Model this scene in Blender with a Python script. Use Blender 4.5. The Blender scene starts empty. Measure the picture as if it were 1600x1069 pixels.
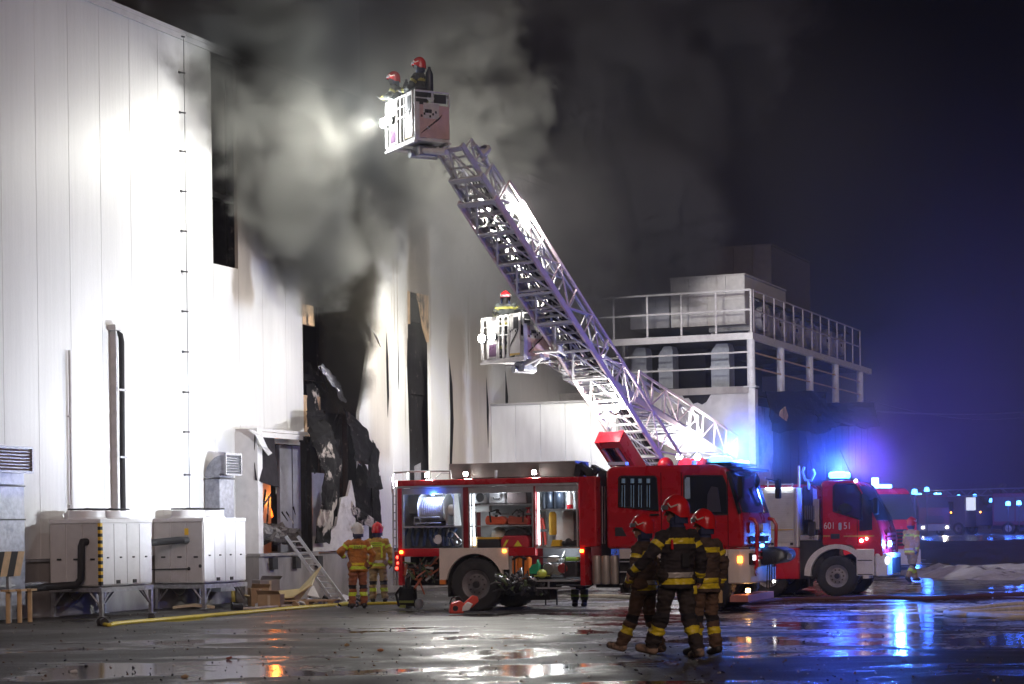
import bpy, bmesh, math, random
from mathutils import Vector, Matrix, Euler, noise
random.seed(7)
R = math.radians
sc = bpy.context.scene
col = sc.collection

# ------------------------------------------------------------------ camera
F = 3111.0; CX, CY = 800.0, 828.0; ROLL = R(0.75); CAMH = 1.6
cam_d = bpy.data.cameras.new('camera'); cam = bpy.data.objects.new('camera', cam_d); col.objects.link(cam)
cam_d.sensor_width = 36; cam_d.lens = F*36/1600; cam_d.clip_start = 0.5; cam_d.clip_end = 3000
cam_d.shift_y = (CY-534.5)/1600
cam.matrix_world = Matrix.Translation((0, 0, CAMH)) @ Matrix.Rotation(R(90), 4, 'X') @ Matrix.Rotation(-ROLL, 4, 'Z')
sc.camera = cam

# ------------------------------------------------------------------ world, dim ambient, exposure
w = bpy.data.worlds.new('World'); sc.world = w; w.use_nodes = True
nt = w.node_tree; bg = nt.nodes['Background']
sky = nt.nodes.new('ShaderNodeTexSky'); sky.sky_type = 'NISHITA'; sky.sun_disc = False
sky.sun_elevation = R(-6); sky.sun_rotation = R(170)
tint = nt.nodes.new('ShaderNodeMixRGB'); tint.blend_type = 'MULTIPLY'; tint.inputs[0].default_value = 1
tint.inputs[2].default_value = (2.0, 0.6, 1.1, 1)
nt.links.new(sky.outputs[0], tint.inputs[1]); nt.links.new(tint.outputs[0], bg.inputs[0])
bg.inputs[1].default_value = 0.04
def sun(name, direction, strength, color, angle):
    d = bpy.data.lights.new(name, 'SUN'); d.energy = strength; d.color = color; d.angle = R(angle)
    o = bpy.data.objects.new(name, d); col.objects.link(o)
    o.rotation_euler = Vector(direction).to_track_quat('-Z', 'Y').to_euler(); return o
sun('night_ambient', (-0.18, 1, -0.50), 0.78, (1.0, 0.76, 0.70), 30)
sc.view_settings.view_transform = 'Standard'; sc.view_settings.look = 'None'
sc.view_settings.exposure = 0; sc.view_settings.gamma = 1; sc.view_settings.use_curve_mapping = False
cy = sc.cycles
cy.max_bounces = 5; cy.diffuse_bounces = 2; cy.glossy_bounces = 3; cy.transmission_bounces = 4
cy.volume_bounces = 0; cy.transparent_max_bounces = 8
cy.volume_step_rate = 0.5; cy.volume_max_steps = 80
cy.use_adaptive_sampling = True; cy.adaptive_threshold = 0.045; cy.adaptive_min_samples = 20
cy.use_denoising = True; cy.caustics_reflective = False; cy.caustics_refractive = False
cy.sample_clamp_indirect = 3; cy.sample_clamp_direct = 0
cy.light_sampling_threshold = 0.02

# ------------------------------------------------------------------ measuring helpers (photo pixel -> place)
cr, sr = math.cos(ROLL), math.sin(ROLL)
def ray(px, py):
    a_, b_ = px-CX, CY-py
    return Vector(((a_*cr+b_*sr)/F, 1.0, (-a_*sr+b_*cr)/F))
def at(px, py, Y):
    r = ray(px, py); return Vector((r.x*Y, Y, CAMH+r.z*Y))
def ground(px, py, z=0.0):
    r = ray(px, py); k = (z-CAMH)/r.z; return Vector((r.x*k, k, z))
class Frame:
    """a place with its own axes: x along, y into depth, z up"""
    def __init__(s, o, rotz):
        s.o = Vector(o); s.rot = rotz
        s.x = Vector((math.cos(rotz), math.sin(rotz), 0)); s.y = Vector((-math.sin(rotz), math.cos(rotz), 0))
    def on(s, px, py, y=0.0):            # local (x, z) where the sight line meets the plane y = const
        r = ray(px, py); c = Vector((0, 0, CAMH))
        k = (y-(c-s.o).dot(s.y))/r.dot(s.y); p = c+r*k-s.o
        return p.dot(s.x), p.z
    def onx(s, px, py, x=0.0):           # local (y, z) on the plane x = const
        r = ray(px, py); c = Vector((0, 0, CAMH))
        k = (x-(c-s.o).dot(s.x))/r.dot(s.x); p = c+r*k-s.o
        return p.dot(s.y), p.z
    def loc(s, p):
        p = Vector(p)-s.o; return Vector((p.dot(s.x), p.dot(s.y), p.z))
    def world(s, p):
        return s.o+s.x*p[0]+s.y*p[1]+Vector((0, 0, p[2]))

# ------------------------------------------------------------------ materials
MATS = {}
def mat(name, c, rough=0.6, metal=0.0, var=0.12, scale=6.0, bump=0.0, emis=None, es=0.0, spec=None, trans=0.0, rvar=0.08, alpha=None, c2=None, c2lo=0.5, c2hi=0.62, c2scale=3.0, stretch=(1, 1, 1)):
    if name in MATS: return MATS[name]
    m = bpy.data.materials.new(name); m.use_nodes = True; MATS[name] = m
    n = m.node_tree.nodes; l = m.node_tree.links; b = n['Principled BSDF']
    c = tuple(c)+((1,) if len(c) == 3 else ())
    tc = n.new('ShaderNodeTexCoord'); mp = n.new('ShaderNodeMapping'); mp.inputs['Scale'].default_value = stretch
    l.new(tc.outputs['Object'], mp.inputs[0])
    nz = n.new('ShaderNodeTexNoise'); nz.inputs['Scale'].default_value = scale; nz.inputs['Detail'].default_value = 5
    l.new(mp.outputs[0], nz.inputs['Vector'])
    mr = n.new('ShaderNodeMapRange'); mr.inputs[1].default_value = 0.3; mr.inputs[2].default_value = 0.7
    mr.inputs[3].default_value = 1-var; mr.inputs[4].default_value = 1+var*0.6
    l.new(nz.outputs[0], mr.inputs[0])
    mx = n.new('ShaderNodeMixRGB'); mx.blend_type = 'MULTIPLY'; mx.inputs[0].default_value = 1; mx.inputs[1].default_value = c
    l.new(mr.outputs[0], mx.inputs[2]); outc = mx.outputs[0]
    if c2 is not None:
        n2 = n.new('ShaderNodeTexNoise'); n2.inputs['Scale'].default_value = c2scale; n2.inputs['Detail'].default_value = 7; n2.inputs['Roughness'].default_value = 0.65
        l.new(mp.outputs[0], n2.inputs['Vector'])
        m2 = n.new('ShaderNodeMapRange'); m2.inputs[1].default_value = c2lo; m2.inputs[2].default_value = c2hi
        l.new(n2.outputs[0], m2.inputs[0])
        x2 = n.new('ShaderNodeMixRGB'); x2.inputs[2].default_value = tuple(c2)+(1,)
        l.new(m2.outputs[0], x2.inputs[0]); l.new(outc, x2.inputs[1]); outc = x2.outputs[0]
    l.new(outc, b.inputs['Base Color'])
    rr = n.new('ShaderNodeMapRange'); rr.inputs[1].default_value = 0.3; rr.inputs[2].default_value = 0.7
    rr.inputs[3].default_value = max(0.02, rough-rvar); rr.inputs[4].default_value = min(1, rough+rvar)
    l.new(nz.outputs[0], rr.inputs[0]); l.new(rr.outputs[0], b.inputs['Roughness'])
    b.inputs['Metallic'].default_value = metal
    if spec is not None: b.inputs['Specular IOR Level'].default_value = spec
    if trans: b.inputs['Transmission Weight'].default_value = trans
    if alpha is not None: b.inputs['Alpha'].default_value = alpha
    if bump:
        bp = n.new('ShaderNodeBump'); bp.inputs['Strength'].default_value = bump; bp.inputs['Distance'].default_value = 0.02
        l.new(nz.outputs[0], bp.inputs['Height']); l.new(bp.outputs[0], b.inputs['Normal'])
    if emis:
        b.inputs['Emission Color'].default_value = tuple(emis)+(1,); b.inputs['Emission Strength'].default_value = es
    return m
red = mat('red_paint', (0.52, 0.012, 0.022), 0.28, var=0.15, scale=2, c2=(0.16, 0.03, 0.03), c2lo=0.58, c2hi=0.85, c2scale=1.4)
redd = mat('dark_red_paint', (0.25, 0.01, 0.015), 0.35)
white = mat('white_paint', (0.78, 0.77, 0.76), 0.35, var=0.08)
pwhite = mat('ladder_white', (0.66, 0.65, 0.64), 0.42, var=0.12, c2=(0.3, 0.28, 0.27), c2lo=0.6, c2hi=0.8, c2scale=5)
cream = mat('fender_cream', (0.80, 0.70, 0.62), 0.4, var=0.06, c2=(0.45, 0.33, 0.26), c2lo=0.62, c2hi=0.85, c2scale=4)
black = mat('black_rubber', (0.018, 0.018, 0.02), 0.75, var=0.3, bump=0.2, scale=20)
dark = mat('dark_metal', (0.045, 0.045, 0.05), 0.5, 0.3, var=0.3)
steel = mat('brushed_steel', (0.5, 0.5, 0.52), 0.35, 0.8, var=0.15)
alu = mat('aluminium', (0.62, 0.63, 0.65), 0.4, 0.6, var=0.12)
galv = mat('galvanised_steel', (0.42, 0.43, 0.46), 0.45, 0.6, var=0.3, scale=14)
glass = mat('dark_glass', (0.02, 0.025, 0.035), 0.05, 0.0, var=0.05, spec=1)
glassb = mat('windscreen_glass', (0.05, 0.06, 0.08), 0.04, 0.0, var=0.1)
orange = mat('orange_plastic', (0.8, 0.22, 0.02), 0.45, var=0.1)
yellow = mat('yellow_plastic', (0.8, 0.5, 0.03), 0.5, var=0.1)
gold = mat('gold_paint', (0.55, 0.36, 0.08), 0.5)
green = mat('green_plastic', (0.02, 0.35, 0.17), 0.5)
blue = mat('blue_plastic', (0.02, 0.08, 0.45), 0.5)
concrete = mat('concrete', (0.34, 0.32, 0.31), 0.85, var=0.3, scale=2.5, bump=0.4, c2=(0.16, 0.15, 0.15), c2lo=0.5, c2hi=0.75, c2scale=1.2, stretch=(1, 1, 0.4))
char = mat('charred_metal', (0.014, 0.013, 0.014), 0.85, var=0.5, bump=0.9, scale=7, spec=.12, c2=(0.10, 0.085, 0.08), c2lo=0.60, c2hi=0.70, c2scale=4)
soot = mat('soot_black', (0.010, 0.010, 0.011), 0.95, var=0.4, spec=.1)
insul = mat('scorched_insulation', (0.72, 0.5, 0.3), 0.9, var=0.4, scale=8, bump=0.5, c2=(0.05, 0.035, 0.03), c2lo=0.5, c2hi=0.62, c2scale=2.0, stretch=(3, 3, 0.8))
burnt = mat('half_burnt_panel', (0.60, 0.54, 0.48), 0.8, spec=.15, var=0.2, bump=0.5, c2=(0.012, 0.011, 0.011), c2lo=0.42, c2hi=0.47, c2scale=1.3)
wood = mat('pallet_wood', (0.42, 0.27, 0.14), 0.85, var=0.3)
card = mat('cardboard', (0.42, 0.29, 0.17), 0.9, var=0.15)
tan = mat('tan_post_paint', (0.62, 0.42, 0.22), 0.6, var=0.2)
def glow(name, c, s): return mat(name, (0.8, 0.8, 0.8), 0.4, emis=c, es=s)
lampw = glow('flood_lens_lit', (1.0, 0.98, 0.92), 90)
lampc = glow('led_strip_lit', (0.85, 0.95, 1.0), 9)
beacon = glow('beacon_lens_lit', (0.08, 0.45, 1.0), 9)
beacon2 = glow('small_blue_lens_lit', (0.10, 0.35, 1.0), 8)
amber = glow('amber_lens_lit', (1.0, 0.28, 0.02), 12)
redlit = glow('tail_lens_lit', (1.0, 0.05, 0.02), 5)

# ------------------------------------------------------------------ objects
def setp(o, label=None, cat=None, group=None, kind=None):
    if label: o['label'] = label
    if cat: o['category'] = cat
    if group: o['group'] = group
    if kind: o['kind'] = kind
    return o
def thing(name, label, cat, loc=(0, 0, 0), rotz=0.0, group=None, kind=None):
    o = bpy.data.objects.new(name, None); o.empty_display_size = 0.1; col.objects.link(o)
    o.location = loc; o.rotation_euler = (0, 0, rotz)
    return setp(o, label, cat, group, kind)
def clone(o, parent=None):
    c = o.copy(); col.objects.link(c)
    if parent is not None:
        c.parent = parent; c.matrix_parent_inverse = o.matrix_parent_inverse.copy()
    for ch in o.children: clone(ch, c)
    return c
class MB:
    """collects shapes, then links them as ONE mesh object"""
    def __init__(s): s.v = []; s.f = []; s.m = []; s.k = 0; s.M = None
    def use(s, k): s.k = k; return s
    def add(s, vs, fs):
        b = len(s.v)
        s.v += [tuple(s.M @ Vector(p)) if s.M else tuple(p) for p in vs]
        s.f += [tuple(b+i for i in f) for f in fs]; s.m += [s.k]*len(fs); return s
    def box(s, c, d, rot=None, bev=0.0):
        hx, hy, hz = d[0]/2, d[1]/2, d[2]/2
        if bev > 0:
            bev = min(bev, hx*0.9, hy*0.9, hz*0.9); bm = bmesh.new(); bmesh.ops.create_cube(bm, size=1)
            for v in bm.verts: v.co = Vector((v.co.x*d[0], v.co.y*d[1], v.co.z*d[2]))
            bmesh.ops.bevel(bm, geom=list(bm.edges), offset=bev, segments=2, affect='EDGES', profile=0.5)
            bm.verts.index_update(); P = [v.co.copy() for v in bm.verts]; Fc = [[v.index for v in f.verts] for f in bm.faces]; bm.free()
        else:
            P = [Vector((x*hx, y*hy, z*hz)) for x in (-1, 1) for y in (-1, 1) for z in (-1, 1)]
            Fc = [(0, 1, 3, 2), (4, 6, 7, 5), (0, 4, 5, 1), (2, 3, 7, 6), (0, 2, 6, 4), (1, 5, 7, 3)]
        if rot is not None:
            Mr = rot if isinstance(rot, Matrix) else Euler(rot).to_matrix()
            P = [Mr @ p for p in P]
        return s.add([p+Vector(c) for p in P], Fc)
    def b2(s, p, q, bev=0.0):
        c = [(p[i]+q[i])/2 for i in range(3)]; return s.box(c, [abs(q[i]-p[i]) for i in range(3)], None, bev)
    def bar(s, a, b, r, n=8, r2=None, caps=True):
        a, b = Vector(a), Vector(b); d = (b-a)
        if d.length < 1e-6: return s
        q = d.to_track_quat('Z', 'Y').to_matrix(); r2 = r if r2 is None else r2
        vs = []
        for p, rr in ((a, r), (b, r2)):
            for i in range(n):
                t = 2*math.pi*i/n; vs.append(p+q @ Vector((rr*math.cos(t), rr*math.sin(t), 0)))
        fs = [(i, (i+1) % n, n+(i+1) % n, n+i) for i in range(n)]
        if caps: fs += [tuple(range(n))[::-1], tuple(range(n, 2*n))]
        return s.add(vs, fs)
    def beam(s, a, b, w_, h_, up=(0, 0, 1)):
        a, b = Vector(a), Vector(b); d = (b-a); L = d.length
        if L < 1e-6: return s
        z = d.normalized(); x = Vector(up).cross(z)
        if x.length < 1e-4: x = Vector((1, 0, 0)).cross(z)
        x.normalize(); y = z.cross(x); M_ = Matrix((x, y, z)).transposed()
        return s.box((a+b)/2, (w_, h_, L), M_)
    def tube(s, pts, r, n=8, closed=False):
        pts = [Vector(p) for p in pts]; N = len(pts); vs = []; fs = []
        up = Vector((0, 0, 1)); prev = None
        for i, p in enumerate(pts):
            t = (pts[(i+1) % N]-pts[i-1]) if (closed or 0 < i < N-1) else (pts[1]-pts[0] if i == 0 else pts[-1]-pts[-2])
            t.normalize()
            x = (prev if prev is not None else (up if abs(t.z) < .9 else Vector((1, 0, 0)))); x = x-t*x.dot(t)
            if x.length < 1e-4: x = t.orthogonal()
            x.normalize(); prev = x; y = t.cross(x); rr = r[i] if isinstance(r, (list, tuple)) else r
            for k in range(n):
                a_ = 2*math.pi*k/n; vs.append(p+x*rr*math.cos(a_)+y*rr*math.sin(a_))
        for i in range(N if closed else N-1):
            for k in range(n):
                j = (i+1) % N
                fs.append((i*n+k, i*n+(k+1) % n, j*n+(k+1) % n, j*n+k))
        if not closed: fs += [tuple(range(n))[::-1], tuple((N-1)*n+k for k in range(n))]
        return s.add(vs, fs)
    def lathe(s, c, prof, n=20, axis='Z', arc=(0, 2*math.pi)):
        """profile of (radius, height) turned round an axis through c"""
        full = abs(arc[1]-arc[0]-2*math.pi) < 1e-6; m_ = n if full else n+1; vs = []; fs = []
        for (r_, h_) in prof:
            for i in range(m_):
                t = arc[0]+(arc[1]-arc[0])*i/n; x, y = r_*math.cos(t), r_*math.sin(t)
                p = {'Z': (x, y, h_), 'Y': (x, h_, y), 'X': (h_, x, y)}[axis]; vs.append(Vector(c)+Vector(p))
        for j in range(len(prof)-1):
            for i in range(n if full else n):
                k = (i+1) % m_
                fs.append((j*m_+i, j*m_+k, (j+1)*m_+k, (j+1)*m_+i))
        return s.add(vs, fs)
    def ball(s, c, r, n=10, m_=7):
        rx, ry, rz = (r, r, r) if not isinstance(r, (tuple, list)) else r
        vs = [Vector(c)+Vector((0, 0, -rz))]; fs = []
        for j in range(1, m_):
            a_ = -math.pi/2+math.pi*j/m_
            for i in range(n):
                t = 2*math.pi*i/n; vs.append(Vector(c)+Vector((rx*math.cos(a_)*math.cos(t), ry*math.cos(a_)*math.sin(t), rz*math.sin(a_))))
        vs.append(Vector(c)+Vector((0, 0, rz))); last = len(vs)-1
        for i in range(n): fs.append((0, 1+(i+1) % n, 1+i)); fs.append((last, last-n+i, last-n+(i+1) % n))
        for j in range(m_-2):
            for i in range(n): fs.append((1+j*n+i, 1+j*n+(i+1) % n, 1+(j+1)*n+(i+1) % n, 1+(j+1)*n+i))
        return s.add(vs, fs)
    def prism(s, poly, y0, y1, plane='XZ'):
        """flat outline of (a, b) points given thickness from y0 to y1"""
        def P(a_, b_, c_): return {'XZ': (a_, c_, b_), 'YZ': (c_, a_, b_), 'XY': (a_, b_, c_)}[plane]
        n = len(poly); vs = [P(a_, b_, y0) for a_, b_ in poly]+[P(a_, b_, y1) for a_, b_ in poly]
        fs = [tuple(range(n)), tuple(range(n, 2*n))[::-1]]+[(i, (i+1) % n, n+(i+1) % n, n+i) for i in range(n)]
        return s.add(vs, fs)
    def sheet(s, rows, th=0.03):
        """curved sheet through a grid of points, with thickness"""
        rows = [[Vector(p) for p in r_] for r_ in rows]; nr, nc = len(rows), len(rows[0])
        g = []
        for i in range(nr):
            for j in range(nc):
                du = rows[min(i+1, nr-1)][j]-rows[max(i-1, 0)][j]; dv = rows[i][min(j+1, nc-1)]-rows[i][max(j-1, 0)]
                g.append(du.cross(dv).normalized() if du.cross(dv).length > 1e-8 else Vector((0, 1, 0)))
        vs = [rows[i][j]+g[i*nc+j]*th/2 for i in range(nr) for j in range(nc)]+[rows[i][j]-g[i*nc+j]*th/2 for i in range(nr) for j in range(nc)]
        o_ = nr*nc; fs = []
        for i in range(nr-1):
            for j in range(nc-1):
                a_, b_, c_, d_ = i*nc+j, i*nc+j+1, (i+1)*nc+j+1, (i+1)*nc+j
                fs += [(a_, b_, c_, d_), (o_+d_, o_+c_, o_+b_, o_+a_)]
        for j in range(nc-1):
            fs += [(j, o_+j, o_+j+1, j+1), ((nr-1)*nc+j, (nr-1)*nc+j+1, o_+(nr-1)*nc+j+1, o_+(nr-1)*nc+j)]
        for i in range(nr-1):
            fs += [(i*nc, (i+1)*nc, o_+(i+1)*nc, o_+i*nc), (i*nc+nc-1, o_+i*nc+nc-1, o_+(i+1)*nc+nc-1, (i+1)*nc+nc-1)]
        return s.add(vs, fs)
    def mesh(s, name, mats, smooth=False):
        me = bpy.data.meshes.new(name); me.from_pydata(s.v, [], s.f)
        for m_ in (mats if isinstance(mats, (list, tuple)) else [mats]): me.materials.append(m_)
        me.polygons.foreach_set('material_index', s.m)
        bm = bmesh.new(); bm.from_mesh(me); bmesh.ops.recalc_face_normals(bm, faces=bm.faces); bm.to_mesh(me); bm.free()
        if smooth:
            me.polygons.foreach_set('use_smooth', [True]*len(me.polygons))
            try: me.set_sharp_from_angle(angle=R(40))
            except Exception: pass
        me.update(); return me
    def build(s, name, mats, parent=None, smooth=False, **kw):
        o = bpy.data.objects.new(name, s.mesh(name, mats, smooth)); col.objects.link(o)
        if parent is not None: o.parent = parent
        return setp(o, **kw)
def part(name, mats, parent, fn, smooth=False, **kw):
    m_ = MB(); fn(m_); return m_.build(name, mats, parent, smooth, **kw)
def lettering(txt, size, loc, rot, m, parent=None, name='lettering', ext=0.004, sx=1.0, align='CENTER', **kw):
    cu = bpy.data.curves.new(name, 'FONT'); cu.body = txt; cu.size = size; cu.extrude = ext; cu.align_x = align; cu.align_y = 'CENTER'
    tmp = bpy.data.objects.new('tmp', cu); col.objects.link(tmp)
    me = bpy.data.meshes.new_from_object(tmp); bpy.data.objects.remove(tmp); bpy.data.curves.remove(cu)
    me.name = name; me.materials.clear(); me.materials.append(m); o = bpy.data.objects.new(name, me); col.objects.link(o)
    if parent is not None: o.parent = parent
    o.location = loc; o.rotation_euler = rot; o.scale = (sx, 1, 1); return setp(o, **kw)
def point(name, loc, power, color, parent=None, r=0.08):
    d = bpy.data.lights.new(name, 'POINT'); d.energy = power; d.color = color; d.shadow_soft_size = r
    o = bpy.data.objects.new(name, d); col.objects.link(o); o.location = loc
    if parent is not None: o.parent = parent
    return o
def spot(name, loc, target, power, color, angle, blend=0.6, parent=None, r=0.1):
    d = bpy.data.lights.new(name, 'SPOT'); d.energy = power; d.color = color; d.shadow_soft_size = r
    d.spot_size = R(angle); d.spot_blend = blend
    o = bpy.data.objects.new(name, d); col.objects.link(o); o.location = loc
    o.rotation_euler = (Vector(target)-Vector(loc)).to_track_quat('-Z', 'Y').to_euler()
    if parent is not None: o.parent = parent
    return o
HAZE = 0.0010
# ================================================================== SETTING: ground
def terrain(x, y):
    r_ = min(1, max(0, (y-66)/30)); r_ = r_*r_*(3-2*r_)
    s_ = min(1, max(0, (x-4)/8)); return 0.75*r_*s_
def make_ground():
    xs = [-900, -400, -150, -60]+[-30+i*2 for i in range(48)]+[70, 90, 130, 200, 400, 900]
    ys = [-60, -10, 5]+[10+i*2 for i in range(54)]+[125, 140, 160, 200, 300, 600, 1500]
    m_ = MB(); n = len(xs)
    m_.v = [(x, y, terrain(x, y)) for y in ys for x in xs]
    for j in range(len(ys)-1):
        for i in range(n-1): m_.f.append((j*n+i, j*n+i+1, (j+1)*n+i+1, (j+1)*n+i)); m_.m.append(0)
    m = bpy.data.materials.new('wet_asphalt'); m.use_nodes = True
    N = m.node_tree.nodes; L = m.node_tree.links; b = N['Principled BSDF']
    tc = N.new('ShaderNodeTexCoord')
    def mapn(sc_, loc=(0, 0, 0)):
        q = N.new('ShaderNodeMapping'); q.inputs['Scale'].default_value = sc_; q.inputs['Location'].default_value = loc; L.new(tc.outputs['Object'], q.inputs[0]); return q
    def noi(mp_, s, d=6, ro=0.55, dist=0.0):
        q = N.new('ShaderNodeTexNoise'); q.inputs['Scale'].default_value = s; q.inputs['Detail'].default_value = d; q.inputs['Roughness'].default_value = ro; q.inputs['Distortion'].default_value = dist
        L.new(mp_.outputs[0], q.inputs['Vector']); return q.outputs[0]
    def mr(src, a_, b_, c_=0.0, d_=1.0, smooth=False):
        q = N.new('ShaderNodeMapRange'); q.inputs[1].default_value = a_; q.inputs[2].default_value = b_; q.inputs[3].default_value = c_; q.inputs[4].default_value = d_
        if smooth: q.interpolation_type = 'SMOOTHSTEP'
        L.new(src, q.inputs[0]); return q.outputs[0]
    def mth(op, a_, b_=None):
        q = N.new('ShaderNodeMath'); q.operation = op
        for i, v in enumerate((a_, b_)):
            if v is None: continue
            if isinstance(v, (int, float)): q.inputs[i].default_value = v
            else: L.new(v, q.inputs[i])
        return q.outputs[0]
    sep = N.new('ShaderNodeSeparateXYZ'); L.new(tc.outputs['Object'], sep.inputs[0])
    m1 = mapn((0.42, 0.55, 1)); m2 = mapn((1, 1, 1))
    wet = noi(m1, 0.75, 9, 0.64, 0.5)
    # the hoses ran on the right: the yard lies under water there
    side = mth('MULTIPLY', mr(sep.outputs[0], 0.2, 5.0, 0.0, 0.15, True), mr(sep.outputs[1], 22.5, 26.5, 0.15, 1.0, True))
    wetv = mth('ADD', wet, side)
    far = mr(sep.outputs[1], 31, 25, 0.0, 0.05); wetv = mth('ADD', wetv, mth('MULTIPLY', far, mr(sep.outputs[0], 2.5, 0.0)))
    puddle = mr(wetv, 0.555, 0.60, smooth=True)
    damp = mr(wetv, 0.38, 0.60)
    grain = noi(m2, 90, 3, 0.6); patch = noi(mapn((0.4, 0.25, 1), (3, 1, 0)), 1.0, 5)
    col1 = N.new('ShaderNodeMixRGB'); col1.inputs[1].default_value = (0.060, 0.053, 0.049, 1); col1.inputs[2].default_value = (0.028, 0.025, 0.023, 1); L.new(damp, col1.inputs[0])
    g2 = N.new('ShaderNodeMixRGB'); g2.blend_type = 'MULTIPLY'; g2.inputs[0].default_value = 1; L.new(col1.outputs[0], g2.inputs[1])
    L.new(mth('MULTIPLY', mr(grain, 0.3, 0.7, 0.45, 1.5), mr(patch, 0.35, 0.65, 0.75, 1.25)), g2.inputs[2])
    # extinguishing foam left in streaks near the trucks
    fo = noi(mapn((0.5, 0.7, 1), (7, 3, 0)), 1.3, 8, 0.68, 0.6)
    fm = mth('MULTIPLY', mr(sep.outputs[0], -1.5, 1.5, 0, 1, True), mr(sep.outputs[1], 21, 27, 0, 1, True))
    fcut = mr(fm, 0, 1, 0.69, 0.505)
    foam = mth('MULTIPLY', mr(mth('SUBTRACT', fo, fcut), 0.0, 0.05), mr(noi(m2, 9, 5, 0.7), 0.42, 0.56))
    g3 = N.new('ShaderNodeMixRGB'); g3.inputs[2].default_value = (0.75, 0.75, 0.77, 1); L.new(foam, g3.inputs[0]); L.new(g2.outputs[0], g3.inputs[1])
    L.new(g3.outputs[0], b.inputs['Base Color'])
    rdry = mth('ADD', mr(damp, 0, 1, 0.72, 0.40), mr(noi(m2, 34, 4, 0.7), 0.35, 0.65, -0.14, 0.14))
    mixr = N.new('ShaderNodeMix'); mixr.data_type = 'FLOAT'; L.new(puddle, mixr.inputs[0]); L.new(rdry, mixr.inputs[2]); mixr.inputs[3].default_value = 0.12
    mixr2 = N.new('ShaderNodeMix'); mixr2.data_type = 'FLOAT'; L.new(foam, mixr2.inputs[0]); L.new(mixr.outputs[0], mixr2.inputs[2]); mixr2.inputs[3].default_value = 0.6
    L.new(mixr2.outputs[0], b.inputs['Roughness'])
    bp = N.new('ShaderNodeBump'); bp.inputs['Distance'].default_value = 0.01
    L.new(mr(puddle, 0, 1, 0.9, 0.0), bp.inputs['Strength']); L.new(noi(m2, 60, 4, 0.7), bp.inputs['Height'])
    bp2 = N.new('ShaderNodeBump'); bp2.inputs['Distance'].default_value = 0.015; bp2.inputs['Strength'].default_value = 0.10
    L.new(noi(mapn((1, 0.6, 1)), 3.5, 3), bp2.inputs['Height']); L.new(bp.outputs[0], bp2.inputs['Normal'])
    L.new(bp2.outputs[0], b.inputs['Normal'])
    m_.build('ground', m, None, True, kind='structure')
make_ground()

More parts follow.
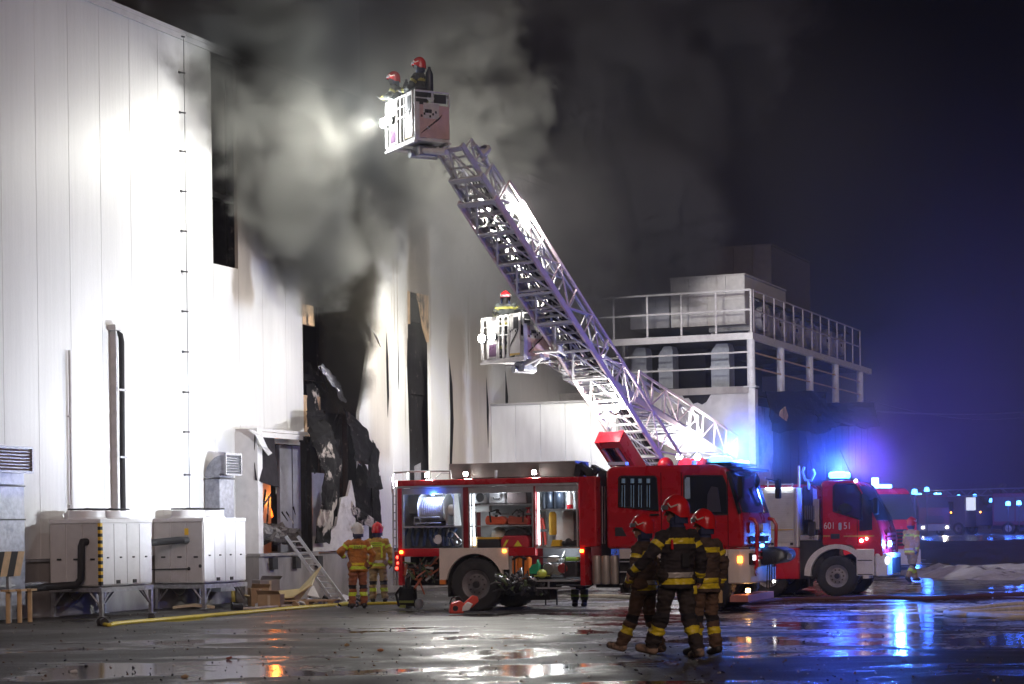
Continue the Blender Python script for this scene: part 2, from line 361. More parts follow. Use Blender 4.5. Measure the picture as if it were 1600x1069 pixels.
# ================================================================== the hall
WR = R(67.07)
W = Frame((-9.56, 38.58, 0), WR)
def wallmat():
    m = bpy.data.materials.new('white_wall_sheeting'); m.use_nodes = True
    N = m.node_tree.nodes; L = m.node_tree.links; b = N['Principled BSDF']
    tc = N.new('ShaderNodeTexCoord'); sep = N.new('ShaderNodeSeparateXYZ'); L.new(tc.outputs['Object'], sep.inputs[0])
    def mr(src, a_, b_, c_=0.0, d_=1.0):
        q = N.new('ShaderNodeMapRange'); q.interpolation_type = 'SMOOTHSTEP'
        for i, v in enumerate((a_, b_, c_, d_)): q.inputs[i+1].default_value = v
        L.new(src, q.inputs[0]); return q.outputs[0]
    def mth(op, a_, b_=None):
        q = N.new('ShaderNodeMath'); q.operation = op
        for i, v in enumerate((a_, b_)):
            if v is None: continue
            if isinstance(v, (int, float)): q.inputs[i].default_value = v
            else: L.new(v, q.inputs[i])
        return q.outputs[0]
    def noi(s_, st, d=6, loc=(0, 0, 0)):
        mp = N.new('ShaderNodeMapping'); mp.inputs['Scale'].default_value = st; mp.inputs['Location'].default_value = loc; L.new(tc.outputs['Object'], mp.inputs[0])
        q = N.new('ShaderNodeTexNoise'); q.inputs['Scale'].default_value = s_; q.inputs['Detail'].default_value = d; q.inputs['Roughness'].default_value = 0.6; L.new(mp.outputs[0], q.inputs[0]); return q.outputs[0]
    x, z = sep.outputs[0], sep.outputs[2]
    # soot: plumes that went up from each opening (x0, half width, z from, z to, strength)
    tot = None
    wob = mth('MULTIPLY', mth('SUBTRACT', noi(0.5, (1, 1, 0.5), 5), 0.5), 1.6)
    for (x0, hw, za, zb, st) in ((12.9, 1.35, 5.2, 11.2, 1.0), (18.1, 0.75, 6.2, 10.4, 0.55), (9.6, 2.0, 8.2, 13.0, 0.6), (8.6, .5, 7.0, 9, 0.5), (15.6, 0.9, 3.5, 7.5, 0.35), (20.6, 0.6, 2.6, 8.0, 0.45), (22.3, 0.8, 3.2, 8.0, 0.40)):
        dx = mth('ABSOLUTE', mth('SUBTRACT', mth('ADD', x, wob), x0))
        a_ = mr(dx, hw*1.35, hw*0.6); v_ = mth('MULTIPLY', mr(z, za-0.5, za+0.3), mr(z, zb+0.7, zb-0.7))
        t_ = mth('MULTIPLY', mth('MULTIPLY', a_, v_), st)
        tot = t_ if tot is None else mth('MAXIMUM', tot, t_)
    streak = mth('MULTIPLY', mr(noi(1.6, (3.2, 1, 0.12), 5, (4, 0, 0)), 0.54, 0.72), mth('MULTIPLY', mr(x, 14.5, 17), 0.55))
    far = mr(x, 16, 27, 0, 0.14)
    tot = mth('MAXIMUM', tot, mth('MAXIMUM', streak, far))
    soot_f = mth('MULTIPLY', tot, mr(noi(1.2, (1, 1, 0.3), 6, (1, 5, 0)), 0.25, 0.6, 0.75, 1.0))
    c1 = N.new('ShaderNodeMixRGB'); c1.inputs[1].default_value = (0.83, 0.83, 0.82, 1); c1.inputs[2].default_value = (0.40, 0.28, 0.15, 1)
    L.new(mth('MINIMUM', mth('MULTIPLY', mr(tot, 0.05, 0.5), 0.55), 1.0), c1.inputs[0])
    c2 = N.new('ShaderNodeMixRGB'); c2.inputs[2].default_value = (0.020, 0.018, 0.016, 1); L.new(c1.outputs[0], c2.inputs[1]); L.new(mr(soot_f, 0.2, 0.95), c2.inputs[0])
    c3 = N.new('ShaderNodeMixRGB'); c3.blend_type = 'MULTIPLY'; c3.inputs[0].default_value = 1; L.new(c2.outputs[0], c3.inputs[1])
    L.new(mth('MULTIPLY', mr(noi(0.8, (1, 1, 0.15), 4), 0.3, 0.7, 0.93, 1.03), mr(noi(14, (1, 1, 0.02), 2), 0.3, 0.7, 0.965, 1.02)), c3.inputs[2])
    L.new(c3.outputs[0], b.inputs['Base Color']); b.inputs['Roughness'].default_value = 0.45
    # fine ribs of the sheeting
    wv = N.new('ShaderNodeTexWave'); wv.bands_direction = 'X'; wv.inputs['Scale'].default_value = 3.2; L.new(tc.outputs['Object'], wv.inputs[0])
    bp = N.new('ShaderNodeBump'); bp.inputs['Strength'].default_value = 0.1; bp.inputs['Distance'].default_value = 0.004; L.new(wv.outputs[0], bp.inputs['Height']); L.new(bp.outputs[0], b.inputs['Normal'])
    return m
WM = wallmat()
WTOP = W.on(320, 69.5)[1]
PL = 1.15                      # top of the concrete plinth
hall = thing('industrial_hall', 'tall white panelled industrial hall with smoke-blackened openings at left', 'building', W.o, WR)
def panel(x0, x1, z0, z1, name='wall_panel', parent=hall, m=None, y=0.0, th=0.09):
    g = 0.0008; b_ = 0.007; x0 += g; x1 -= g
    o = part(name, m or WM, parent, lambda k: k.prism([(x0, y+th), (x0, y+b_), (x0+b_, y), (x1-b_, y), (x1, y+b_), (x1, y+th)], z0, z1, 'XY'))
    return o
edges = [7.3-1.1*i for i in range(10, 0, -1)]+[7.3, 8.4, 9.5, 10.6, 11.45, 12.5, 13.55, 14.3, 15.4, 16.4, 17.4, 18.8]+[18.8+1.1*i for i in range(1, 14)]
for a_, b_ in zip(edges[:-1], edges[1:]):
    mid = (a_+b_)/2
    segs = [(PL, WTOP)]
    if 7.3 < mid < 8.4: segs = [(PL, 7.75)]
    elif 8.4 < mid < 10.6: segs = [(3.75, WTOP)]
    elif 10.6 < mid < 11.45: segs = [(3.75, WTOP)]
    elif 11.45 < mid < 12.5: segs = [(7.25, WTOP)]
    elif 12.5 < mid < 13.55: segs = [(9.6, WTOP)]
    elif 13.55 < mid < 14.3: segs = [(9.3, WTOP)]
    elif 14.3 < mid < 15.4: segs = []
    elif 17.4 < mid < 18.8: segs = [(8.2, WTOP)]
    for z0, z1 in segs: panel(a_, b_, z0, z1)
# the torn panel beside the large opening, its edge peeled back
part('torn_wall_panel', WM, hall, lambda k: k.prism([(15.396, PL), (15.396, WTOP), (14.304, WTOP), (14.304, 8.6), (14.36, 7.6), (14.62, 6.95), (15.02, 6.45), (14.9, 6.0), (14.62, 5.2), (14.42, 4.7), (14.40, 3.4), (14.42, PL)], 0.0, 0.09),
     label='panel with a jagged peeled edge')
part('peeled_skin', WM, hall, lambda k: k.sheet([[(14.35, -0.02, 7.65), (14.65, -0.05, 7.35), (15.0, -0.12, 6.95)], [(14.42, -0.10, 7.2), (14.72, -0.22, 6.95), (15.04, -0.3, 6.5)], [(14.62, -0.26, 6.9), (14.86, -0.34, 6.7), (15.05, -0.36, 6.42)]], 0.012))
for pts_ in ([(604, 520), (607, 560), (608, 620), (606, 652), (604.5, 600), (603.5, 560)], [(637, 528), (640, 570), (642, 640), (640, 690), (638, 620), (636, 570)], [(622, 530), (623, 560), (623.5, 610), (622, 590)], [(702, 560), (707, 600), (709, 660), (706, 735), (703, 735), (704, 650)], [(760, 590), (764, 640), (763, 700), (761, 650)], [(790, 580), (794, 620), (793, 660), (790, 630)]):
    part('buckled_gap', soot, hall, lambda k: k.prism([W.on(px, py, -.008) for px, py in pts_], -.008, .03))
part('scorched_insulation', insul, hall, lambda k: k.b2((11.47, 0.02, 6.75), (12.1, 0.11, 7.25)))
part('scorched_insulation', insul, hall, lambda k: k.b2((11.47, 0.02, 3.95), (12.35, 0.10, 5.0)))
part('scorched_insulation', insul, hall, lambda k: k.b2((17.43, 0.02, 7.3), (17.60, 0.10, 8.2)))
part('scorched_insulation', insul, hall, lambda k: k.prism([(18.1, 8.2), (18.78, 8.2), (18.78, 6.9), (18.5, 7.3), (18.3, 7.9)], 0.02, 0.10))
part('roof_edge_trim', white, hall, lambda k: (k.b2((edges[0], -0.06, WTOP+0.002), (edges[-1], 0.22, WTOP+0.09)), k.b2((edges[0], -0.05, WTOP-0.12), (edges[-1], -0.002, WTOP+0.001))))
part('roof', dark, hall, lambda k: k.b2((edges[0], 0.3, WTOP-0.3), (edges[-1], 30, WTOP-0.1)))
part('gable_wall', white, hall, lambda k: (k.b2((edges[0]-0.1, 0.1, 0), (edges[0], 30, WTOP-0.31)), k.b2((edges[-1], 0.1, 0), (edges[-1]+0.1, 30, WTOP-0.31))))
part('black_inner_wall', soot, hall, lambda k: k.b2((edges[0]+.05, 4.5, 0.0), (edges[-1]-.05, 4.6, WTOP-0.32)))  # black wall added inside to keep the openings dark
for t in (11.40, 13.3, 14.5, 17.45, 18.74, 8.9):
    part('steel_column', char, hall, lambda k: (k.b2((t-0.09, 0.35, 1.2), (t+0.09, 0.37, WTOP-.32)), k.b2((t-0.09, 0.55, 1.2), (t+0.09, 0.57, WTOP-.32)), k.b2((t-0.006, 0.37, 1.2), (t+0.006, 0.55, WTOP-.32))))
for z in (5.4, 7.4, 9.3):
    part('wall_girt', char, hall, lambda k: k.b2((7.35, 0.12, z), (18.7, 0.3, z+0.14)))
part('charred_lining', char, hall, lambda k: k.sheet([[(17.45+0.45*i, 0.22+0.07*((i*j) % 2), 1.2+1.15*j) for i in range(4)] for j in range(7)], 0.02), label='buckled charred sheet inside the tall slot')
part('hanging_scrap', galv, hall, lambda k: k.sheet([[(17.9+.2*i, 0.1, 2.7+0.35*j+0.05*i) for i in range(3)] for j in range(3)], 0.015))
part('plinth', concrete, hall, lambda k: (k.b2((edges[0], 0.03, 0), (8.1, 0.3, PL-0.004)),))
part('plinth', concrete, hall, lambda k: k.b2((16.8, 0.03, 0), (24, 0.3, PL-0.004)))
part('drip_trim', galv, hall, lambda k: k.b2((edges[0], -0.012, PL-0.06), (8.1, 0.028, PL-0.005)))
part('inner_floor', concrete, hall, lambda k: k.b2((8.2, 0.1, 0), (24, 4.45, 1.08)))
# lightning conductor with its stand-off pins
def cond(k):
    k.bar((6.0, -0.07, 1.2), (6.0, -0.07, WTOP-0.1), 0.007, 5)
con = part('conductor_wire', dark, hall, cond)
x_c, _ = W.on(287, 400)
con.location.x = x_c-6.0
for i, py in enumerate((60, 116, 178, 238, 300, 362, 425, 487, 550, 613, 675, 742)):
    z = W.on(287, py)[1]
    part('conductor_pin', dark, hall, lambda k: (k.bar((x_c-0.10, -0.015, z), (x_c+0.02, -0.085, z), 0.018, 6), k.box((x_c-0.10, -0.012, z), (0.05, 0.02, 0.05))))
# pipes running up the wall
xa, za = W.on(105, 548)
part('conduit', pwhite, hall, lambda k: (k.bar((xa, -0.06, 1.0), (xa, -0.06, za), 0.032, 8), k.box((xa, -0.045, 2.2), (.1, .06, .04)), k.box((xa, -0.045, 4.0), (.1, .06, .04))))
xb, zb = W.on(186, 508, -0.2)
pipe = part('pipe_casing', pwhite, hall, lambda k: (k.b2((xb-0.07, -0.16, 1.9), (xb+0.0, -0.02, zb-0.12)), k.b2((xb-0.16, -0.22, zb-0.11), (xb+0.1, -0.02, zb+0.0))))
part('insulated_pipe', black, hall, lambda k: (k.tube([(xb+0.09, -0.18, 1.9), (xb+0.09, -0.18, 3.4), (xb+0.09, -0.2, zb-0.35), (xb+0.08, -0.18, zb-0.2), (xb+0.0, -0.1, zb-0.12)], 0.058, 12), k.bar((xb+0.20, -0.06, 1.9), (xb+0.20, -0.06, zb-0.3), 0.010, 6)), True)
for z in (3.2, 4.6): part('pipe_clamp', galv, hall, lambda k: k.b2((xb-0.09, -0.255, z), (xb+0.17, -0.245, z+0.04)))

# loading dock built against the hall
D = -0.6
dock = thing('loading_dock', 'burnt-out loading dock with torn charred panels beside the small air duct', 'loading dock', W.o, WR)
def dp(name, m, fn, **kw): return part(name, m, dock, fn, **kw)
dp('side_wall', white, lambda k: k.b2((8.14, D, 1.1), (8.24, -0.002, 3.95)))
dp('front_jamb', white, lambda k: k.b2((8.242, D, 1.1), (8.36, D+.1, 3.95)))
dp('roof_panel', white, lambda k: (k.b2((8.16, D+.02, 3.952), (10.62, -0.004, 4.02)), k.b2((8.36, D, 3.82), (10.4, D+.08, 3.94))))
dp('door_jamb', char, lambda k: (k.b2((10.34, D-.02, 1.15), (10.44, D+.1, 3.9)), k.b2((10.62, D-.02, 1.15), (10.68, D+.1, 3.9))))
dp('door_jamb', char, lambda k: (k.b2((12.0, D, 1.15), (12.12, D+.1, 3.9)), k.b2((13.95, D, 1.15), (14.1, D+.12, 3.6))))
dp('lintel', char, lambda k: k.b2((10.3, D, 3.78), (12.2, D+.1, 3.92)))
for i in range(3): panel(9.25+i*0.7, 9.25+i*0.7+.7, 1.1, 3.75, 'inner_panel', dock, mat('inner_panel_blue_lit', (0.36, 0.36, 0.44), 0.5, var=0.15), 0.9)  # white panels coloured dim blue for the blue light inside
panel(10.75, 11.35, 1.1, 3.75, 'inner_panel', dock, MATS['inner_panel_blue_lit'], 0.3)
panel(11.4, 12.0, 1.1, 3.75, 'inner_panel', dock, MATS['inner_panel_blue_lit'], 0.3)
panel(12.2, 13.1, 1.1, 3.1, 'inner_panel', dock, MATS['inner_panel_blue_lit'], 0.2)
dp('lower_front_panel', mat('smoke_stained_white', (0.7, 0.68, 0.66), 0.5, var=0.15, c2=(0.25, 0.2, 0.17), c2lo=0.58, c2hi=0.75, c2scale=2), lambda k: k.prism([(10.7, 1.14), (12.95, 1.14), (12.95, 2.35), (12.75, 2.9), (12.55, 2.5), (12.2, 2.45), (11.9, 1.75), (11.3, 1.5), (10.7, 1.5)], D-.02, D+.05))
xs_, zs_ = W.on(438, 767, 0.80)
dp('sign_plate', mat('sign_blue', (.01, .10, .55), .5), lambda k: k.box((xs_, 0.80, zs_), (0.42, 0.03, 0.17)))
for q_ in (.035, -.03): dp('sign_text_line', white, lambda k: [k.box((xs_-.14+.045*j, .783, zs_+q_), (.028, .003, .022)) for j in range(7)])
dp('dock_platform', concrete, lambda k: (k.b2((8.14, D-0.0, 0), (16.9, 0.029, 1.06)), k.b2((8.1, D-.06, 1.062), (10.9, D+.3, 1.13))))
for i in range(3): dp('dock_bumper', black, lambda k: k.b2((8.6+i*1.1, D-.1, 0.75), (8.85+i*1.1, D-.002, 1.03)))
# curtain torn down at the left of the first bay
def Wp(px, py, y): x, z = W.on(px, py, y); return (x, y, z)
curt = mat('charred_curtain', (0.035, 0.03, 0.035), 0.9, spec=.1, var=0.4, bump=0.5)
dp('torn_curtain', curt, lambda k: k.sheet([[Wp(398, 678, D+.05), Wp(412, 676, D+.03), Wp(428, 684, D+.06)], [Wp(397, 715, D+.1), Wp(414, 712, D+.02), Wp(431, 715, D+.09)], [Wp(399, 750, D+.04), Wp(416, 756, D-.06), Wp(436, 762, D+.02)]], 0.02))
dp('loose_strip', white, lambda k: k.sheet([[Wp(388, 672, D-.04), Wp(396, 672, D-.04)], [Wp(399, 680, D-.12), Wp(409, 681, D-.1)], [Wp(408, 698, D-.1), Wp(418, 700, D-.1)], [Wp(419, 712, D-.06), Wp(425, 708, D-.06)]], 0.02))
# charred curled sheets hanging in the second bay
def strip(name, m, L_, Rr, y, th=0.03, **kw):
    """sheet between a left and a right row of photo points; y may be a list"""
    n = len(L_); rows = []
    for i in range(n):
        yy = y[i] if isinstance(y, (list, tuple)) else y
        rows.append([Vector(Wp(L_[i][0]+(Rr[i][0]-L_[i][0])*c_/5, L_[i][1]+(Rr[i][1]-L_[i][1])*c_/5, yy-.06*math.sin(math.pi*c_/5)+.03*c_/5)) for c_ in range(6)])
    fine = []
    for i in range(n-1):
        for j in range(4): fine.append([rows[i][c_].lerp(rows[i+1][c_], j/4) for c_ in range(6)])
    fine.append(rows[-1]); rs = random.Random(int(L_[0][0]*7))
    for i, r_ in enumerate(fine):      # buckled by the heat, torn along the edges
        for c_, q in enumerate(r_):
            k_ = noise.noise(q*2.3)*.09+noise.noise(q*6.1)*.05
            edge = .05 if c_ in (0, 5) or i in (0, len(fine)-1) else .012
            r_[c_] = (q.x+k_*.3+rs.uniform(-edge, edge)*.6, q.y+k_, q.z+rs.uniform(-edge, edge))
    rows = fine
    return dp(name, m, lambda k: k.sheet(rows, th), **kw)
strip('hanging_panel', burnt, [(481, 672), (488, 690), (499, 715), (506, 742), (503, 775), (497, 808), (492, 850)], [(501, 655), (520, 670), (524, 690), (532, 730), (526, 775), (518, 822), (516, 850)], [-.75, -.95, -1.0, -1.05, -1.0, -.9, -.8], label='tall curled panel burnt black in its middle')
strip('hanging_panel', char, [(536, 640), (548, 668), (552, 700), (553, 722)], [(548, 648), (572, 668), (586, 705), (583, 728)], [-.5, -.7, -.8, -.8])
strip('hanging_panel', char, [(583, 690), (580, 720), (577, 745), (574, 762)], [(590, 700), (591, 735), (593, 750), (597, 765)], [-.85, -.9, -.95, -.9])
strip('hanging_panel', char, [(560, 725), (556, 760), (550, 790), (556, 805)], [(572, 730), (592, 768), (594, 800), (596, 820)], [-.4, -.5, -.5, -.5])
strip('hanging_panel', burnt, [(549, 785), (548, 800), (560, 815)], [(560, 795), (584, 812), (586, 826)], -.62)
strip('bent_frame_bar', alu, [(497, 573), (512, 592), (525, 612), (538, 628)], [(503, 570), (527, 590), (535, 608), (541, 629)], [-.2, -.25, -.3, -.25], label='bright bent strip across the black opening')
strip('hanging_panel', char, [(478, 640), (482, 665), (486, 690)], [(497, 640), (508, 650), (505, 672)], [-.3, -.4, -.5])
def bars(k):
    for p_, q_ in (((530, 640), (512, 690)), ((536, 642), (520, 688)), ((500, 573), (512, 612)), ((404, 690), (412, 680)), ((476, 700), (492, 740)), ((544, 690), (544, 800)), ((560, 735), (553, 790))):
        k.bar(Wp(*p_, -.3), Wp(*q_, -.35), 0.02, 5)
dp('bent_bars', char, bars)
dp('burnt_sheet', burnt, lambda k: k.sheet([[Wp(478, 600, 0.05), Wp(490, 600, .04), Wp(497, 610, .06)], [Wp(479, 630, 0.03), Wp(492, 628, .0), Wp(499, 630, .06)], [Wp(480, 668, 0.02), Wp(490, 662, -.04), Wp(500, 652, .04)]], 0.03))
strip('burnt_sheet', char, [(478, 560), (480, 600), (484, 640)], [(492, 575), (505, 610), (512, 640)], [.2, .3, .3])
dp('rubble', mat('ash_rubble', (0.22, 0.21, 0.21), 0.9, var=0.6, bump=0.8, scale=12), lambda k: [k.box((W.on(px, py, yy)[0], yy, W.on(px, py, yy)[1]), (s_, s_*0.8, s_*0.7), (random.random()*3, random.random()*3, random.random()*3)) for px, py, yy, s_ in [(random.uniform(405, 470), random.uniform(826, 846), random.uniform(-.4, .5), random.uniform(.08, .3)) for _ in range(70)]], kind='stuff')
dp('burning_frame', burnt, lambda k: [k.bar(Wp(a1, b1, .3), Wp(a2, b2, .35), .025, 5) for a1, b1, a2, b2 in ((405, 770, 412, 845), (415, 765, 410, 800), (420, 775, 416, 838), (404, 800, 424, 772), (432, 820, 448, 850), (458, 792, 466, 830), (440, 800, 462, 836), (447, 800, 470, 838))])
fl = mat('flame', (0.9, 0.3, 0.05), 0.9, emis=(1.0, 0.20, 0.02), es=1.6)
fl2 = mat('hot_flame', (0.9, 0.4, 0.05), 0.9, emis=(1.0, 0.35, 0.05), es=6)
fire = thing('fire', 'orange flames burning inside the dock doorway left of the blue sign', 'fire', W.o, WR)
def flames(k):
    for px, py, h, r_ in ((407, 800, .5, .14), (412, 792, .8, .16), (418, 800, .55, .15), (410, 775, .4, .1)):
        x, z = W.on(px, py, 1.3); k.lathe((x, 1.3, z-h*.4), [(0.02, 0), (r_, h*.18), (r_*.85, h*.4), (r_*.4, h*.75), (0.01, h)], 9)
part('outer_flame', fl, fire, flames, True)
part('hot_core', fl2, fire, lambda k: k.lathe((W.on(416, 795, 1.2)[0], 1.2, W.on(416, 797, 1.2)[1]-.1), [(0.02, 0), (.08, .06), (.07, .16), (.01, .3)], 9), True)
fx, fz = W.on(413, 795, 1.1)
point('fire_light', W.world((fx, 0.95, fz+.2)), 160, (1.0, 0.25, 0.04), None, 0.2)

# ================================================================== low extension with white panels, concrete block, roof deck
XE = 23.0                       # face of the low extension
ye, ze = W.onx(790, 634, XE)
ext = thing('low_extension', 'low white panelled extension behind the ladder foot', 'building', W.o, WR)
yr = W.onx(962, 628, XE)[0]
def facepanels(parent, x, y0, y1, z0, z1, n, m, name='wall_panel'):
    for i in range(n):
        a_, b_ = y0+(y1-y0)*i/n, y0+(y1-y0)*(i+1)/n
        part(name, m, parent, lambda k: k.prism([(x+.09, a_-.004), (x+.014, a_-.004), (x, a_-.018), (x, b_+.018), (x+.014, b_+.004), (x+.09, b_+.004)], z0, z1, 'XY'))
xt = mat('extension_white', (0.74, 0.76, 0.77), 0.45, var=0.08, c2=(0.4, 0.39, 0.38), c2lo=0.6, c2hi=0.8, c2scale=0.8, stretch=(1, 1, .2))
facepanels(ext, XE, -0.01, yr, 0.02, ze, 5, xt)
part('roof', dark, ext, lambda k: k.b2((XE+.1, yr+.06, ze-.16), (XE+2.2, -0.02, ze-.05)))
part('roof_trim', mat('trim_grey', (.35, .35, .36), .5), ext, lambda k: k.b2((XE-.05, yr-.03, ze+.002), (XE+.2, -.02, ze+.07)))
part('side_wall', xt, ext, lambda k: k.b2((XE+.1, yr-.01, 0.02), (XE+2.2, yr+.04, ze-.02)))

C0 = W.loc(at(1175, 603, 62.5)); cx_, cyy = C0.x, C0.y; cz = C0.z
blk = thing('concrete_block_building', 'fire-damaged concrete building under the steel roof deck', 'building', W.o, WR)
xend = W.on(1362, 640, cyy)[0]
cfront = mat('grey_render', (0.50, 0.49, 0.50), 0.8, var=0.25, scale=1.5, bump=0.3, c2=(0.24, 0.23, 0.24), c2lo=0.52, c2hi=0.75, c2scale=.6)
part('front_wall', cfront, blk, lambda k: k.b2((cx_, cyy+.12, 0), (cx_+.2, 2.5, cz-.22)))
part('parapet', concrete, blk, lambda k: k.b2((cx_-.05, cyy+.1, cz-.218), (cx_+.25, 2.5, cz)))
# soot licks under the parapet
def licks(k):
    rnd = random.Random(5)
    for px0, px1, dep in ((1020, 1062, 10), (1062, 1118, 34), (1085, 1100, 22)):
        top = []; bot = []
        for i in range(9):
            px = px0+(px1-px0)*i/8; y_, z_ = W.onx(px, 607, cx_-.01)
            top.append((cx_-.004, y_, z_)); y2, z2 = W.onx(px, 608+dep*math.sin(math.pi*(i+.3)/8.6)*rnd.uniform(.5, 1), cx_-.01); bot.append((cx_-.012, y2, z2))
        k.sheet([top, bot], 0.006)
part('peeling_soot_coat', char, blk, licks)
ccol = mat('column_white', (0.6, 0.6, 0.62), .5, var=.15)
part('corner_pillar', ccol, blk, lambda k: k.b2((cx_-.03, cyy-.1, 0), (cx_+.3, cyy+.118, cz-.1)))
side = mat('blackened_cladding', (0.045, 0.045, 0.055), 0.6, var=0.5, bump=0.3, c2=(0.20, 0.17, 0.17), c2lo=0.56, c2hi=0.8, c2scale=.9, stretch=(1, 1, .35))
beige = mat('beige_cladding', (0.42, 0.36, 0.33), .6, var=.25, c2=(0.05, 0.045, 0.05), c2lo=.5, c2hi=.66, c2scale=.8)
x_ = cx_+.32; i = 0
while x_ < xend:
    x2 = min(x_+1.05, xend); mm_ = beige if i < 2 else side
    part('cladding_panel', mm_, blk, lambda k: k.prism([(x_+.006, cyy+.1), (x_+.006, cyy+.02), (x_+.03, cyy), (x2-.03, cyy), (x2-.006, cyy+.02), (x2-.006, cyy+.1)], 0.02, cz-.3 if i > 1 else cz-.6, 'XY'))
    x_ = x2; i += 1
rnd = random.Random(11)
def tarp(px0, px1, py0, py1, m, name, lab=None, yo=-.1):
    rows = []
    for j in range(6):
        row = []
        for i in range(9):
            px = px0+(px1-px0)*i/8; py = py0+(py1-py0)*j/5+(4 if j == 5 else 1.5)*rnd.uniform(-1, 1)
            x, z = W.on(px, py, cyy); row.append((x, cyy+yo-.12*rnd.random()-.05*j, z))
        rows.append(row)
    part(name, m, blk, lambda k: k.sheet(rows, .02), label=lab)
tarp(1188, 1282, 612, 676, char, 'burnt_hanging_sheet')
tarp(1262, 1358, 630, 668, char, 'burnt_hanging_sheet')
tarp(1250, 1278, 640, 740, side, 'burnt_hanging_sheet')
part('torn_insulation', insul, blk, lambda k: k.sheet([[(W.on(px, py, cyy)[0], cyy-.32, W.on(px, py, cyy)[1]) for px, py in r_] for r_ in (((1205, 642), (1212, 636)), ((1200, 655), (1216, 650)), ((1202, 662), (1214, 660)))], .03))
part('roof_slab', concrete, blk, lambda k: k.b2((cx_+.26, cyy+.05, cz-.3), (xend, 2.5, cz-.1)))
part('end_wall', side, blk, lambda k: k.b2((xend-.1, cyy+.12, 0), (xend, 2.5, cz-.31)))
part('drip_edge', char, blk, lambda k: k.b2((cx_+.32, cyy-.04, cz-.28), (xend+.05, cyy+.05, cz-.12)))

# steel deck on columns above it
deck = thing('roof_deck', 'white steel walkway deck on columns with railings above the concrete building', 'platform', W.o, WR)
dz = W.onx(1165, 522, cx_)[1]; rz_ = W.onx(1165, 453, cx_)[1]
colx = [cx_+.1]+[W.on(px, 560, cyy)[0] for px in (1222, 1267, 1307, 1345)]
for x in colx: part('column', ccol, deck, lambda k: (k.bar((x, cyy+.05, cz-.1), (x, cyy+.05, dz-.16), .13, 12), k.box((x, cyy+.05, cz-.02), (.4, .4, .04))))
for x, yy in ((cx_+.1, -2.2), (cx_+.1, 0.6), (cx_+7, -.5), (cx_+12, -.5)): part('column', dark, deck, lambda k: k.bar((x, yy, cz-.1), (x, yy, dz-.16), .12, 10))
yl = W.onx(962, 525, cx_)[0]
part('edge_beam', pwhite, deck, lambda k: (k.b2((cx_-.06, cyy-.06, dz-.17), (xend-.2, cyy+.1, dz+.04)), k.b2((cx_-.058, cyy+.102, dz-.17), (cx_+.1, yl+2, dz+.04))))
part('deck_grating', dark, deck, lambda k: [k.b2((cx_+.12+.28*i, cyy+.12, dz-.03), (cx_+.24+.28*i, 1.9, dz)) for i in range(int((xend-cx_-.4)/.28))])
part('cross_beam', dark, deck, lambda k: [k.b2((x-.07, cyy+.12, dz-.2), (x+.07, 1.9, dz-.04)) for x in colx[1:]])
def rail(parent, p0, p1, n, z0, zr, mid, r=.028, m=pwhite):
    p0, p1 = Vector(p0), Vector(p1)
    for i in range(n+1):
        q = p0.lerp(p1, i/n); part('railing_post', m, parent, lambda k: k.bar((q.x, q.y, z0), (q.x, q.y, zr), r, 6))
    for z in mid: part('handrail', m, parent, lambda k: k.bar((p0.x, p0.y, z), (p1.x, p1.y, z), r, 6))
mz = W.onx(1165, 484, cx_)[1]
rail(deck, (cx_-.02, yl+1.2, 0), (cx_-.02, cyy, 0), 5, dz, rz_, (mz, rz_), .035)
rail(deck, (cx_+.2, cyy-.02, 0), (colx[-1]-.2, cyy-.02, 0), 12, dz, rz_, (mz, rz_), .026, mat('deck_rail_pinkish', (.5, .46, .47), .5))
l1 = W.onx(1165, 550, cx_)[1]; l2 = W.onx(1165, 574, cx_)[1]
for z in (l1, l2):
    part('handrail', pwhite, deck, lambda k: k.bar((cx_+.02, cyy+.04, z), (cx_+.02, 0.8, z), .03, 6))
    part('handrail', tan, deck, lambda k: k.bar((cx_+.2, cyy+.02, z), (colx[-1], cyy+.02, z), .028, 6))
# rooftop machines
def box_thing(name, label, cat, px0, px1, py0, py1, x, dpt, m, group=None, lines=3):
    y0, z1 = W.onx(px0, py0, x); y1, z0 = W.onx(px1, py1, x)
    t_ = thing(name, label, cat, W.world((x, (y0+y1)/2, z0)), WR, group)
    w_ = abs(y0-y1); h_ = z1-z0; n = lines
    for i in range(n):
        a_ = -w_/2+w_*i/n; part('casing_panel', m, t_, lambda k: k.b2((0, a_+.01, .0), (.03, a_+w_/n-.01, h_*.5-.01)))
        part('casing_panel', m, t_, lambda k: k.b2((0, a_+.01, h_*.5+.01), (.03, a_+w_/n-.01, h_)))
    part('casing', m, t_, lambda k: k.b2((.032, -w_/2, 0), (dpt, w_/2, h_-.02)))
    part('lid', m, t_, lambda k: k.b2((-.03, -w_/2-.03, h_+.002), (dpt+.03, w_/2+.03, h_+.05)))
    return t_
acm = mat('unit_beige', (.50, .49, .47), .5, var=.15, c2=(.2, .19, .18), c2lo=.6, c2hi=.8)
t_ = box_thing('air_handling_unit', 'large beige air handling unit behind the deck railing', 'air conditioner', 1047, 1164, 437, 506, cx_+1.0, 5.0, acm, None, 4)
box_thing('air_handling_unit', 'lower grey air handling unit at the left end of the deck', 'air conditioner', 984, 1046, 462, 512, cx_+1.3, 3.0, mat('unit_grey', (.33, .33, .35), .5), None, 3)
box_thing('plant_room', 'dark box-shaped plant room standing above the deck', 'plant room', 1060, 1206, 393, 500, cx_+8.5, 5.5, mat('plant_brown', (.10, .085, .08), .7, var=.3), None, 5)
